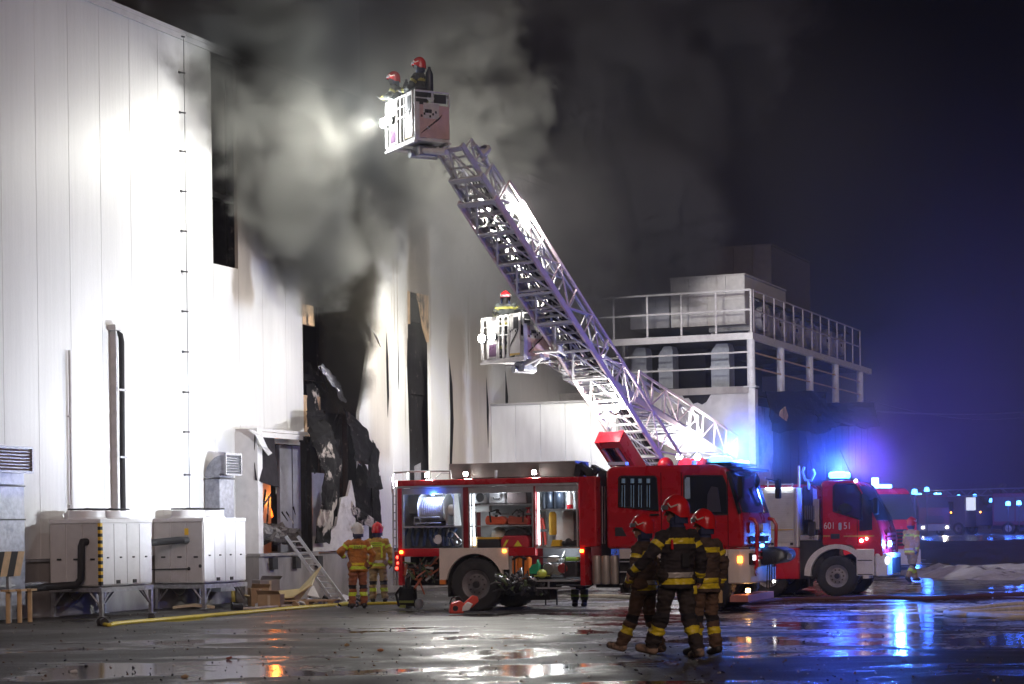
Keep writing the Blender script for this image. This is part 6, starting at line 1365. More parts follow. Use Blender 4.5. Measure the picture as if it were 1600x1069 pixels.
        v_ = MB(); v_.M = Mh; v_.sheet([[(.133*math.cos(R(a_)), -.012+.168*math.sin(R(a_)), z_) for a_ in range(20, 161, 14)] for z_ in (.028, .055, .078)], .006); v_.build('visor', visor, ho, True)
        for s_ in (-1, 1):
            v_ = MB(); v_.M = Mh
            pts = [(s_*.128, .05, .10), (s_*.136, .01, .055), (s_*.120, -.07, .085)]
            v_.tube(pts, .010, 6); v_.build('chevron', chev, ho)
        v_ = MB(); v_.M = Mh; v_.sheet([[(.115*math.cos(R(a_)), -.02+.12*math.sin(R(a_)), z_) for a_ in range(185, 356, 17)] for z_ in (.0, -.06, -.13)], .012); v_.build('neck_guard', navy, ho, True)
    bw = che+Vector((0, 0, 0))
    for g_ in gear_:
        if g_[0] == 'patch':   # reflective back panel with lettering
            Mb = Matrix.Translation(che) @ Matrix.Rotation(tw, 4, 'Z')
            for z0_, txt, sz in g_[1]:
                q = MB(); q.M = Mb; q.sheet([[(-.12+.24*i/4, -.168+.012*abs(i-2)/2, z0_-.028), (-.12+.24*i/4, -.168+.012*abs(i-2)/2, z0_+.028)] for i in range(5)], .008); pb = q.build('back_patch', lim, t_)
                l_ = lettering(txt, sz, (0, 0, 0), (0, 0, 0), black, pb, 'lettering', .004); l_.matrix_local = Mb @ Matrix.Translation((0, -.177, z0_)) @ Matrix.Rotation(R(90), 4, 'X')
        if g_[0] == 'braces':
            Mb = Matrix.Translation(che) @ Matrix.Rotation(tw, 4, 'Z')
            for xx in (-.12, .12): q = MB(); q.M = Mb; q.sheet([[(xx-.02, -.162, z_), (xx+.02, -.162, z_)] for z_ in (.06, -.1, -.26)], .01); q.build('vertical_tape', lim, t_)
        if g_[0] == 'cylinder':
            Mb = Matrix.Translation(che) @ Matrix.Rotation(tw, 4, 'Z'); q = MB(); q.M = Mb
            q.lathe((.0, -.23, -.34), [(0, 0), (.07, .02), (.085, .06), (.085, .50), (.05, .58), (.03, .62), (.03, .66), (0, .66)], 14); q.build('air_cylinder', mat('cylinder_black', (.03, .035, .045), .4, var=.2), t_, True)
        if g_[0] == 'pocket':
            q = MB(); q.box(g_[1], g_[2], None, .015); q.build('pocket_flap', g_[3], t_)
    return t_
def stand(px, py, fac, **kw):
    p_ = ground(px, py); return p_
# three in the foreground, walking left
FG = dict(voxel=.0095)
# middle one: back three-quarter to us, left arm swung forward, striding
person('firefighter in a dark navy coat striding in the middle of the foreground trio, bare hands', ground(1060, 1030), R(28), dict(
    kneeL=(-.13, .10, .52), ankL=(-.20, .26, .13), toeL=(-.26, .42, .12), hipL=(-.10, .02, .94), kneeR=(.12, -.02, .50), ankR=(.14, -.20, .10), toeR=(.16, -.03, .04),
    elL=(-.36, .02, 1.17), haL=(-.50, .20, .98), elR=(.30, -.05, 1.14), haR=(.31, .02, .88), headturn=R(42), turn=R(-6)),
    cloth_n, trou_n, skin, bootw, hred, yel, hem_band=sil, scale=1.075, gear_=(('pocket', (.19, -.02, .78), (.06, .12, .10), yel), ('pocket', (-.16, -.15, 1.30), (.03, .03, .12), hred), ('pocket', (.265, -.03, 1.27), (.03, .07, .05), yel), ('pocket', (0, -.175, 1.12), (.10, .03, .16), black)), **FG)
person('shorter firefighter behind the left shoulder of the middle one, black gaiter over the chin', ground(1008, 1022), R(60), dict(
    kneeL=(-.10, .12, .52), ankL=(-.12, .30, .12), toeL=(-.13, .46, .12), kneeR=(.10, -.02, .50), ankR=(.10, -.18, .10), toeR=(.11, .0, .04), headturn=R(10),
    elL=(-.28, .0, 1.15), haL=(-.27, .12, .92), elR=(.27, -.06, 1.14), haR=(.27, -.02, .88)),
    coat_b, cloth_b, glove, bootw, hred, yel, scale=.955, hem_band=sil, **FG)
person('firefighter in a brown coat walking on the right of the foreground trio', ground(1103, 1024), R(35), dict(
    kneeL=(-.11, .04, .50), ankL=(-.12, .05, .10), toeL=(-.15, .21, .04), kneeR=(.12, .02, .50), ankR=(.13, -.06, .10), toeR=(.15, .1, .04), headturn=R(25),
    elR=(.29, -.04, 1.14), haR=(.30, .05, .88)),
    coat_b, cloth_b, glove, boot, hred, yel, scale=.985, hem_band=yel, gear_=(('pocket', (.20, 0, .74), (.06, .16, .17), tan),), **FG)
# two at the hall
person('firefighter in an orange-brown coat and white helmet watching the dock', ground(560, 951), R(8), dict(elL=(-.38, -.05, 1.22), haL=(-.30, .12, 1.12), elR=(.33, -.03, 1.16), haR=(.27, .08, .92), headturn=R(20), ankL=(-.13, 0, .10), ankR=(.13, 0, .10)),
    cloth_o, trou_o, glove, boot, hwht, lim, scale=.97, voxel=.014, hem_band=yel, gear_=(('patch', ((.02, 'STRAŻ', .062),)),))
person('firefighter in a sand coat and red helmet standing beside the white-helmeted one', ground(591, 943), R(-5), dict(elL=(-.30, .0, 1.14), haL=(-.25, .13, .92), elR=(.30, -.03, 1.14), haR=(.30, .05, .88), kneeR=(.13, .0, .5), ankR=(.16, -.02, .1)),
    cloth_s, trou_s, glove, boot, hred, lim, scale=.98, voxel=.014, hem_band=sil, gear_=(('patch', ((.07, 'PAŃSTWOWA', .034), (.015, 'STRAŻ POŻARNA', .028))), ('braces',)))
# walking at the right
person('firefighter in a sand uniform walking past the number 601 truck', ground(1425, 911), R(-48), dict(kneeL=(-.10, .14, .52), ankL=(-.11, .30, .12), toeL=(-.11, .46, .08), kneeR=(.10, -.06, .50), ankR=(.10, -.34, .16), toeR=(.10, -.20, .05), elL=(-.28, .06, 1.15), haL=(-.24, .2, .95), elR=(.28, -.1, 1.14), haR=(.27, -.12, .9)),
    cloth_s, trou_s, glove, boot, hred, lim, voxel=.018, hem_band=sil, fingers=True, scale=.98, gear_=(('patch', ((.05, 'STRAŻ', .05),)),))
# in the cages
def incage(C, O, x, y): p_ = C @ Vector((x, y, .06)); return p_+O
person('firefighter with a breathing mask in the upper cage, left one', incage(CA, OA, .22, .28), R(75), dict(chest=(0, .10, 1.26), neck=(0, .14, 1.44), head=(0, .19, 1.60), shL=(-.20, .1, 1.38), shR=(.20, .1, 1.38), haL=(-.2, .42, 1.15), haR=(.2, .42, 1.15), elL=(-.26, .2, 1.15), elR=(.26, .2, 1.15)), cloth_k, cloth_k, glove, boot, hred, mat('dim_yellow', (.3, .28, .06), .5), voxel=.018, hem_band=sil, mask=True, fingers=True, gear_=(('cylinder',),), scale=.98)
person('firefighter with an air cylinder in the upper cage, right one', incage(CA, OA, .92, .42), R(65), dict(haL=(-.2, .35, 1.12), haR=(.2, .35, 1.12), elL=(-.27, .1, 1.15), elR=(.27, .1, 1.15)), cloth_k, cloth_k, glove, boot, hred, MATS['dim_yellow'], voxel=.018, hem_band=sil, mask=True, fingers=True, gear_=(('cylinder',),), scale=1.04)
person('firefighter leaning over the rail of the lower cage', incage(CB, OB, .55, .36), R(172), dict(chest=(0, .14, 1.24), neck=(0, .20, 1.40), head=(0, .27, 1.52), shL=(-.20, .14, 1.34), shR=(.20, .14, 1.34), haL=(-.42, .42, 1.12), haR=(.25, .45, 1.12), elL=(-.38, .2, 1.15), elR=(.30, .2, 1.15), headturn=R(15)), cloth_k, cloth_k, glove, boot, hred, MATS['dim_yellow'], voxel=.018, hem_band=sil, mask=True, fingers=True, gear_=(('cylinder',),), scale=.97)
# ================================================================== cooling units, ducts, posts, hoses, rubbish, bank
def cooler(label, px_c, py_c, y0, depth, px_r, py_top, py_bot, hazard, pipe_fn):
    """near corner of the cabinet stands at photo x = px_c on the plane y0 of the wall's frame"""
    xc_ = W.on(px_c, 850, y0)[0]; xr_ = W.on(px_r, 850, y0)[0]; zt_ = W.on(px_c, py_top, y0)[1]; zb_ = W.on(px_c, py_bot, y0)[1]
    w_ = xr_-xc_; h_ = zt_-zb_
    t_ = thing('cooling_unit', label, 'cooling unit', W.world((xc_, y0, 0)), WR, 'white cooling units along the hall')
    q = lambda name, m, fn, smooth=False, parent=None: part(name, m, parent or t_, fn, smooth)
    cw = mat('unit_white', (.74, .74, .75), .4, var=.06, c2=(.5, .48, .46), c2lo=.62, c2hi=.85, c2scale=2)
    q('casing', cw, lambda k: k.b2((.01, .012, zb_), (w_-.01, depth, zt_-.03)))
    n = 4
    for i in range(n): q('side_panel', cw, lambda k: k.b2((w_*i/n+.006, -.012, zb_+.02), (w_*(i+1)/n-.006, .01, zt_-.09), .006))
    for i in range(3): q('end_panel', mat('unit_end_shaded', (.55, .54, .54), .45, var=.08), lambda k: k.b2((-.012, depth*i/3+.02, zb_+.02), (.008, depth*(i+1)/3-.002, zt_-.09), .006))  # end panels painted greyer than the casing for the shade on that side
    q('top_rim', cw, lambda k: k.b2((-.02, -.02, zt_-.08), (w_+.01, depth+.02, zt_), .008))
    for i in range(4): q('latch', black, lambda k: k.box((w_*(i+.5)/4, -.018, zb_+h_*.42), (.06, .02, .03)))
    for i in range(3): q('latch', black, lambda k: k.box((-.018, depth*(i+.45)/3, zb_+h_*.40), (.02, .10, .035)))
    for i in (1, 2): q('vent_flap', black, lambda k: k.box((w_*(i*.32), -.018, zb_+.07), (.12, .02, .07)))
    for cx2 in ((w_*.28, w_*.74) if True else ()):
        fan = q('fan_cowl', cw, lambda k: k.lathe((cx2, depth*.55, zt_+.0), [(.40, .0), (.36, .04), (.35, .17), (.32, .17), (.32, .0)], 24), True)
        q('fan_guard', black, lambda k: ([k.tube([(cx2+r_*math.cos(a_), depth*.55+r_*math.sin(a_), zt_+.20) for a_ in [j*math.pi/10 for j in range(20)]], .016, 5, True) for r_ in (.36, .24, .12)], [k.bar((cx2+.06*math.cos(a_), depth*.55+.06*math.sin(a_), zt_+.20), (cx2+.38*math.cos(a_), depth*.55+.38*math.sin(a_), zt_+.20), .014, 5) for a_ in [j*math.pi/4 for j in range(8)]], k.lathe((cx2, depth*.55, zt_+.19), [(0, .04), (.08, .03), (.09, 0)], 12)), False, fan)
    if hazard:
        for i in range(18):
            z0 = zb_+.02+i*(h_-.1)/18; q('hazard_stripe', yellow if i % 2 else black, lambda k: (k.b2((-.016, -.018, z0), (.05, -.013, z0+(h_-.1)/18-.001)), k.b2((-.018, -.016, z0), (-.013, .05, z0+(h_-.1)/18-.001))))
    fm = galv
    q('frame', fm, lambda k: (k.b2((-.02, -.03, zb_-.12), (w_+.02, .05, zb_-.03)), k.b2((-.02, depth-.05, zb_-.12), (w_+.02, depth+.02, zb_-.03)), k.b2((-.03, -.028, zb_-.118), (.05, depth+.018, zb_-.032)), k.b2((w_-.05, -.028, zb_-.118), (w_+.03, depth+.018, zb_-.032)), k.b2((.1, .1, zb_-.029), (w_-.1, depth-.1, zb_-.001))))
    for a_ in (.02, w_-.03):
        for b_ in (.01, depth-.04):
            s1_ = 1 if a_ < w_/2 else -1; s2_ = 1 if b_ < depth/2 else -1
            q('leg', fm, lambda k: (k.b2((a_-.035, b_-.035, .012), (a_+.035, b_+.035, zb_-.121)), k.b2((a_-.08, b_-.08, 0), (a_+.08, b_+.08, .012)), k.bar((a_, b_, zb_-.42), (a_+.26*s1_, b_, zb_-.13), .02, 6), k.bar((a_, b_, zb_-.42), (a_, b_+.26*s2_, zb_-.13), .02, 6)))
    q('drain_hose', dark, lambda k: k.tube([(-.0, depth*.35+.06*j, zb_-.12-.16*math.sin(math.pi*j/6)) for j in range(7)], .010, 5))
    pipe_fn(q, w_, zt_, zb_, h_, depth)
    return t_
def pipes1(q, w_, zt_, zb_, h_, d):
    q('insulated_pipe', black, lambda k: k.tube([(-.0, .32, zb_+h_*.66), (-.12, .33, zb_+h_*.66), (-.15, .34, zb_+h_*.6), (-.16, .35, zb_+.15), (-.2, .45, zb_+.03), (-.6, .9, zb_+.0), (-1.6, 1.0, zb_-.04), (-3.2, 1.0, zb_-.06)], .075, 12), True)
def pipes2(q, w_, zt_, zb_, h_, d):
    q('insulated_pipe', black, lambda k: k.tube([(-.0, .40, zb_+h_*.66), (-.10, .42, zb_+h_*.66), (-.14, .55, zb_+h_*.66), (-.4, .95, zb_+h_*.63), (-.9, 1.0, zb_+h_*.62)], .075, 12), True)
    q('thin_pipe', black, lambda k: k.bar((-.03, .36, zb_+h_*.22), (-.06, d+.1, zb_+h_*.21), .014, 6))
    q('yellow_sticker', yellow, lambda k: k.b2((-.02, .36, zb_+h_*.74), (-.0135, .46, zb_+h_*.84)))
    q('round_port', black, lambda k: (k.lathe((-.02, .08, zb_+h_*.26), [(0, -.01), (.035, -.008), (.04, .01)], 10, 'X'), k.lathe((-.02, .36, zb_+h_*.22), [(0, -.01), (.035, -.008), (.04, .01)], 10, 'X')))
cooler('white cooling unit with yellow and black edge tape, nearer of the two', 157, 811, -1.30, 1.18, 236.5, 811, 916, True, pipes1)
cooler('white cooling unit with a black pipe bending into its end, farther one', 318, 809, -1.30, 1.22, 383, 809, 911, False, pipes2)
# air ducts standing at the wall
def duct(label, px0, y0, dep, wid, py_top, gm, px_g):
    x0 = W.on(px0, 760, y0)[0]; zt_ = W.on(px0, py_top, y0)[1]
    t_ = thing('air_duct', label, 'air duct', W.world((x0, y0, 0)), WR)
    r_ = dep+.12
    def body(k):
        k.b2((0, .0, .3), (wid, dep, zt_-r_-.02))
    part('duct_body', gm, t_, body)
    def elbow(k):
        pts = [(dep, zt_-r_)]+[(dep-r_+ (r_)*math.cos(R(a_)), zt_-r_+r_*math.sin(R(a_))) for a_ in range(0, 91, 10)]+[(-.15, zt_), (-.15, zt_-.42), (0, zt_-.42), (0, zt_-r_)]
        k.prism([(a_, b_) for a_, b_ in pts], 0.0, wid, 'YZ')
    part('elbow', gm, t_, elbow)
    part('seam_flange', dark, t_, lambda k: (k.b2((-.02, -.02, zt_-r_-.04), (wid+.02, dep+.02, zt_-r_-.015)), k.b2((-.02, -.02, 1.9), (wid+.02, dep+.02, 1.93))))
    part('bracket', dark, t_, lambda k: k.b2((wid+.0, .05, .9), (wid+.02, -y0-.0, .95)))
    part('louvre_frame', galv, t_, lambda k: (k.b2((-.04, -.20, zt_-.46), (wid+.04, -.151, zt_-.42)), k.b2((-.04, -.20, zt_), (wid+.04, -.151, zt_+.04)), k.b2((-.04, -.20, zt_-.419), (0, -.151, zt_-.001)), k.b2((wid, -.20, zt_-.419), (wid+.04, -.151, zt_-.001)), k.b2((0, -.155, zt_-.419), (wid, -.151, zt_-.001))))
    for i in range(7): part('louvre_slat', mat('louvre_brown', (.22, .15, .13), .5) if px0 < 50 else galv, t_, lambda k: k.box((wid/2, -.185, zt_-.39+.06*i), (wid-.01, .05, .008), (R(35), 0, 0)))
    return t_
dm = mat('duct_galvanised', (.42, .44, .50), .42, .45, var=.3, scale=10, c2=(.2, .22, .28), c2lo=.5, c2hi=.7, c2scale=3)
duct('galvanised air duct with a small louvre beside the burning dock', 343, -.42, .38, .62, 711, dm, 352)
duct('large air duct with a brown louvre cut by the left edge', -28, -.62, .55, 1.25, 699, dm, 10)
# striped barrier and posts at the left
bt_ = thing('striped_barrier', 'orange and black striped barrier board at the left edge', 'barrier', W.world((W.on(8, 890, -.9)[0]-.35, -.9, 0)), WR)
for i in range(9): part('board_stripe', (tan, black)[i % 2], bt_, lambda k: (k.prism([(-1.0+.2*i, .86), (-.8+.2*i, .86), (-.65+.2*i, 1.32), (-.85+.2*i, 1.32)], 0, .03),))
for i in range(2): part('post', galv, bt_, lambda k: k.b2((-.7+1.2*i, .035, 0), (-.62+1.2*i, .1, 1.25)))
bn = thing('low_bench', 'low bench of dark pipe on tan posts at the left edge', 'pipe support', ground(28, 972), WR)
part('top_rail', galv, bn, lambda k: k.bar((-.8, 0.05, .66), (1.6, .5, .68), .035, 8))
for i, (px, py) in enumerate(((13, 974), (31, 973), (47, 972))):
    p_ = Frame(bn.location, WR).loc(ground(px, py)); part('post', tan, bn, lambda k: (k.bar((p_.x, p_.y, 0), (p_.x, p_.y, .58), .045, 10), k.box((p_.x, p_.y, .6), (.18, .2, .04))))
for i, (px, py, lab) in enumerate(((346, 942, 'under the farther cooling unit, leftmost'), (364, 942, 'under the farther cooling unit, second'), (377, 939, 'behind the cooling unit leg, third'), (388, 940, 'right of the farther cooling unit, tallest'), (394, 938, 'beside the rubbish heap, last of the row'))):
    b_ = thing('bollard', 'yellow steel bollard %s' % lab, 'bollard', ground(px, py)+W.y*-.0, WR, 'yellow bollards by the dock')
    hh = .75 if i < 3 else .98
    part('post', mat('bollard_yellow', (.66, .50, .10), .5, var=.2), b_, lambda k: k.lathe((0, 0, 0), [(0, 0), (.055, 0), (.055, hh-.03), (.03, hh), (0, hh)], 14), True); part('foot', dark, b_, lambda k: k.box((0, 0, .01), (.18, .18, .02)))
# rubbish below the dock
WF = lambda px, py: ground(px, py)
o = MB(); o.sheet([[(-.75, 0, .25), (-.2, -.1, .15), (.35, -.05, .2), (.75, .1, .45)], [(-.7, .3, .1), (-.2, .25, .08), (.4, .3, .1), (.75, .35, .6)], [(-.8, .6, .35), (-.2, .55, .3), (.35, .6, .35), (.85, .55, .85)]], .03)
o = o.build('plastic_sheet', mat('pale_yellow_plastic', (.72, .62, .32), .5, var=.1)); o.location = WF(434, 947); o.rotation_euler = (0, 0, R(-8)); setp(o, 'pale yellow folded plastic sheet on the rubbish heap below the dock', 'plastic sheet')
def carton(px, py, w_, d_, h_, rz, lab, m=card, z=0):
    p_ = ground(px, py); t_ = thing('cardboard_box', lab, 'box', p_+Vector((0, 0, z)), rz); part('carton', m, t_, lambda k: k.b2((-w_/2, -d_/2, 0), (w_/2, d_/2, h_), .01)); part('flap', m, t_, lambda k: (k.sheet([[(-w_/2, -d_/2, h_+.005), (w_/2, -d_/2, h_+.005)], [(-w_/2, -d_/2-.1, h_+.1), (w_/2, -d_/2-.12, h_+.08)]], .01),)); part('tape', mat('packing_tape', (.6, .5, .36), .4), t_, lambda k: k.b2((-.03, -d_/2-.004, .02), (.03, -d_/2-.001, h_-.02)))
carton(424, 949, .50, .35, .28, R(-10), 'brown cardboard box lying in front of the yellow sheet')
carton(404, 947, .40, .35, .40, R(20), 'crumpled brown box at the left end of the rubbish heap'); carton(416, 944, .5, .4, .55, R(35), 'open box leaning behind the rubbish heap', mat('grey_card', (.3, .27, .25), .9))
o = MB(); o.sheet([[(-.5, 0, .0), (.0, -.1, .12), (.45, 0, .02)], [(-.4, .2, .5), (.0, .15, .45), (.3, .2, .3)]], .02); o = o.build('plastic_sheet', white); o.location = WF(470, 936); setp(o, 'torn white sheet right of the yellow one on the rubbish heap', 'plastic sheet')
pl_ = thing('pallet', 'wooden pallet lying below the dock wall', 'pallet', ground(484, 947), R(-4))
for i in range(6): part('slat', wood, pl_, lambda k: k.b2((-.6, -.4+.15*i, .11), (.6, -.30+.15*i, .13)))
for i in range(3): part('block', wood, pl_, lambda k: k.b2((-.6+.53*i, -.4, 0), (-.48+.53*i, .45, .108)))
ld = thing('aluminium_ladder', 'aluminium ladder leaning from the ground to the burnt dock door', 'ladder', ground(532, 943))
la0, la1 = Vector((0, 0, 0)), at(456, 838, ground(532, 943).y+.35)-ld.location; lw = Vector((.28, -.10, 0))
for s_ in (0, 1): part('side_rail', alu, ld, lambda k: k.beam(la0-lw/2+lw*s_, la1-lw/2+lw*s_, .03, .07))
for i in range(11): q_ = la0.lerp(la1, (i+.6)/11.5); part('rung', alu, ld, lambda k: k.bar(q_-lw/2, q_+lw/2, .018, 6))
rb_ = random.Random(21)
def heap(k):
    for i in range(110):
        p_ = ground(rb_.uniform(400, 560), rb_.uniform(938, 950)); s_ = rb_.uniform(.03, .22); k.use(rb_.choice((0, 1, 2, 3))).box(p_+Vector((0, 0, s_*.2)), (s_, s_*rb_.uniform(.3, 1), s_*rb_.uniform(.1, .6)), (rb_.random(), rb_.random(), rb_.random()*3))
k = MB(); heap(k); setp(k.build('debris', [char, mat('grey_card', (.3, .27, .25), .9), white, wood]), 'scattered charred debris below the loading dock', 'debris', None, 'stuff')
o = MB(); o.sheet([[(-.45, -.12, .03), (0, -.14, .07), (.45, -.1, .02)], [(-.42, .12, .04), (0, .12, .09), (.4, .14, .03)]], .05); o = o.build('flat_cardboard', mat('pale_card', (.62, .52, .36), .9)); o.location = ground(304, 951); setp(o, 'pale flattened cardboard under the farther cooling unit', 'cardboard')
# hoses
def hose(name, label, pts, r, m, cp=None, cat='hose', group=None):
    P_ = [ground(*q) for q in pts]; c = P_[0].copy(); n = len(P_); out = []
    for i in range(n-1):
        p0, p1, p2, p3 = P_[max(i-1, 0)], P_[i], P_[i+1], P_[min(i+2, n-1)]
        for j in range(6):
            t = j/6; out.append(.5*((2*p1)+(p2-p0)*t+(2*p0-5*p1+4*p2-p3)*t*t+(3*p1-p0-3*p2+p3)*t**3))
    out.append(P_[-1]); z = r*.8
    t_ = thing(name, label, cat, c, 0, group)
    part('hose_line', m, t_, lambda k: k.tube([q-c+Vector((0, 0, z)) for q in out], r, 8), True)
    for e_ in (cp or ()):
        q = out[0] if e_ == 0 else out[-1]; d = (out[1]-out[0] if e_ == 0 else out[-1]-out[-2]).normalized()
        part('coupling', dark, t_, lambda k: (k.bar(q-c+Vector((0, 0, .06))-d*.12, q-c+Vector((0, 0, .06))+d*.06, .075, 12), k.bar(q-c+Vector((0, 0, .06))-d*.16, q-c+Vector((0, 0, .06))-d*.121, .095, 12)), True)
    return t_
hy = mat('hose_yellow', (.80, .66, .04), .45, var=.15); hw = mat('hose_canvas', (.78, .70, .56), .8, var=.2)
hose('fire_hose', 'long flat yellow hose running from its coupling towards the rear wheel', [(162, 978), (172, 979), (190, 976), (250, 971), (330, 964), (420, 956), (500, 949), (560, 946), (640, 944)], .035, hy, (0,))
hose('fire_hose', 'second yellow hose lying close behind the first one', [(175, 976), (230, 971), (300, 965), (400, 956), (470, 950), (548, 944)], .028, hy)
hose('fire_hose', 'pale short hose with couplings behind the yellow hoses', [(374, 953), (400, 952), (440, 949), (500, 946), (556, 943)], .03, hw, (0,))
cp_ = thing('hose_coupling', 'loose black coupling behind the yellow hose', 'coupling', ground(237, 970)); part('ring', dark, cp_, lambda k: k.lathe((0, 0, .07), [(.045, -.05), (.075, -.05), (.08, 0), (.07, .05), (.045, .05)], 14, 'X'), True); part('lug', steel, cp_, lambda k: k.box((0, 0, .15), (.04, .04, .03)))
hose('fire_hose', 'pale hose lying under the front of the fire engine', [(905, 934), (960, 935), (1040, 938), (1150, 931), (1240, 925)], .05, hw)
hose('fire_hose', 'thick beige hose crossing at the right edge, upper one', [(1650, 944), (1600, 947), (1560, 950), (1520, 955), (1496, 958), (1478, 962), (1510, 965), (1600, 963), (1680, 960)], .055, hw)
hose('fire_hose', 'beige hose crossing at the right edge, lower one', [(1680, 951), (1620, 953), (1570, 956), (1530, 960), (1490, 962), (1540, 967), (1620, 969), (1690, 968)], .055, hw)
hose('fire_hose', 'dark flat hose snaking below the number 601 truck', [(1150, 946), (1230, 940), (1310, 938), (1380, 936), (1450, 938), (1530, 934), (1640, 930)], .05, mat('hose_dark_red', (.12, .05, .05), .7))
# things on the ground by the engine
cs = thing('chainsaw', 'red and white rescue chainsaw lying on the ground before the rear wheel', 'power tool', ground(722, 960), R(8))
part('motor_body', mat('saw_bright_red', (.70, .06, .03), .35, var=.1), cs, lambda k: (bevprism(k, [(-.26, .02), (.02, .02), (.06, .2), (-.05, .27), (-.22, .22)], -.12, .1, .03, 2)))
part('blade_guard', mat('saw_bright_red', (.70, .06, .03), .35), cs, lambda k: bevprism(k, [(.02, .2), (.2, .36), (.3, .34), (.32, .24), (.18, .12), (.04, .08)], -.05, .05, .02, 2))
part('side_cover', white, cs, lambda k: bevprism(k, [(-.02, .06), (.12, .08), (.2, .2), (.1, .24), (.0, .16)], -.13, -.055, .015, 2)); part('handle', black, cs, lambda k: (k.tube([(-.24, -.06, .2), (-.2, -.08, .32), (-.06, -.08, .34), (.0, -.06, .26)], .016, 6), k.lathe((-.14, -.125, .12), [(0, -.01), (.05, -.01), (.055, .01)], 12, 'Y')))
bm_ = thing('breathing_set', 'black breathing apparatus with yellow-green straps standing at the rear corner', 'breathing set', ground(637, 951), -PH)
part('cylinder', MATS['cylinder_black'] if 'cylinder_black' in MATS else black, bm_, lambda k: k.lathe((.0, 0, .0), [(0, 0), (.09, .02), (.1, .06), (.1, .5), (.05, .6), (.03, .66), (0, .66)], 14), True)
part('harness', black, bm_, lambda k: (k.b2((-.17, -.1, .05), (.2, .06, .45), .04), k.tube([(.15, -.1, .45), (.24, -.12, .3), (.22, -.12, .02)], .025, 6), k.tube([(-.1, -.1, .45), (-.2, -.14, .3), (-.14, -.12, .05)], .025, 6))); part('strap', mat('strap_lime', (.4, .45, .1), .6), bm_, lambda k: (k.b2((-.15, -.115, .12), (.18, -.1, .17)), k.b2((-.15, -.115, .02), (.0, -.1, .08)))); part('mask', mat('mask_grey', (.4, .42, .46), .4), bm_, lambda k: k.ball((.3, -.1, .1), (.1, .09, .12)), True)
bs = thing('folding_stand', 'low folding stand under the open tray of the engine', 'stand', ground(876, 945), -PH)
part('plank', alu, bs, lambda k: k.b2((-.42, -.14, .40), (.62, .14, .43))); 
for a_ in (-.3, -.05): part('leg', dark, bs, lambda k: k.bar((a_, -.1, 0), (a_, -.1, .4), .018, 6))
part('leg', dark, bs, lambda k: k.bar((.5, .1, 0), (.5, .1, .4), .018, 6))
br_ = thing('pair_of_boots', 'pair of black boots with yellow-green trousers folded over them', 'boots', ground(906, 948), -PH)
for a_ in (-.1, .1): part('boot', boot, br_, lambda k: (k.bar((a_, 0, .03), (a_, 0, .3), .06, 10), k.ball((a_+.02, -.08, .05), (.06, .12, .05))), True); part('folded_trouser', mat('trouser_olive', (.12, .13, .05), .8), br_, lambda k: (k.bar((a_, 0, .14), (a_, 0, .36), .085, 10), ), True); part('reflective_band', lim, br_, lambda k: k.bar((a_, 0, .2), (a_, 0, .25), .089, 10, None, False))
dr = thing('drain_cover', 'iron drain cover set into the wet asphalt', 'drain', ground(697, 988)+Vector((0, 0, .004)))
part('frame', dark, dr, lambda k: k.b2((-.22, -.35, 0), (.22, .35, .008))); 
for i in range(9): part('grate_bar', galv, dr, lambda k: k.b2((-.2, -.32+.075*i, .0085), (.2, -.285+.075*i, .016)))
for i, (px, py, c_, lab) in enumerate(((594, 1018, 'orange', 'small orange scrap right of the middle puddle'), (541, 1010, 'tan', 'small tan scrap in the foreground left of the puddle'), (115, 1052, 'pale', 'tiny pale scrap near the bottom left corner'), (357, 1031, 'red', 'tiny reddish scrap beside the long puddle'), (820, 952, 'white', 'small white scrap before the rear wheel of the engine'), (1094, 1002, 'brown', 'small brown stone behind the trio'), (288, 1060, 'rust', 'rust coloured scrap at the bottom edge'))):
    rr2 = random.Random(i); k = MB(); k.ball((0, 0, .018), (.03+.02*rr2.random(), .022, .018), 7, 5); k.box((.02, 0, .025), (.05, .03, .018), (.3, .4, i)); o = k.build('scrap', (mat('scrap_orange', (.5, .2, .08), .8), tan, white, mat('scrap_red', (.3, .09, .07), .8), white, wood, card)[i]); o.location = ground(px, py); setp(o, lab, 'scrap')
def grit(k):
    r_ = random.Random(77)
    for i in range(900):
        p_ = ground(r_.uniform(-20, 1640), 900+165*r_.random()**.8); s_ = r_.uniform(.006, .022); k.use(r_.choice((0, 0, 1, 2))).box(p_+Vector((0, 0, s_*.3)), (s_*r_.uniform(1, 2.2), s_, s_*.7), (r_.random(), r_.random(), r_.random()*3))
k = MB(); grit(k); setp(k.build('grit', [dark, mat('pale_grit', (.5, .47, .43), .8), mat('rusty_grit', (.2, .11, .07), .8)]), 'fine ash and grit scattered over the wet yard', 'grit', None, 'stuff')
# bank of foam, mud and slush at the right
def bank(name, label, ptsx, y0, y1, h, m, seed, zoff, n=90, mm=26):
    k = MB(); x0, x1 = ptsx
    for j in range(mm+1):
        for i in range(n+1):
            x = x0+(x1-x0)*i/n; y = y0+(y1-y0)*j/mm; e_ = max(0, math.sin(math.pi*j/mm))**.6; f_ = min(1, i/8)*1.0
            q = noise.noise(Vector((x*.55+seed, y*.55, 0)))*.6+noise.noise(Vector((x*1.7, y*1.7+seed, 3)))*.35+noise.noise(Vector((x*5, y*5, seed)))*.14
            k.v.append((x, y, terrain(x, y)+zoff+h*e_*f_*(.55+.8*q)-(1-e_)*.08-(1-f_)*.05))
    for j in range(mm):
        for i in range(n): a_ = j*(n+1)+i; k.f.append((a_, a_+1, a_+n+2, a_+n+1)); k.m.append(0)
    return k.build(name, m, None, True, label=label, cat='foam' if 'foam' in name else 'mud', kind='stuff')
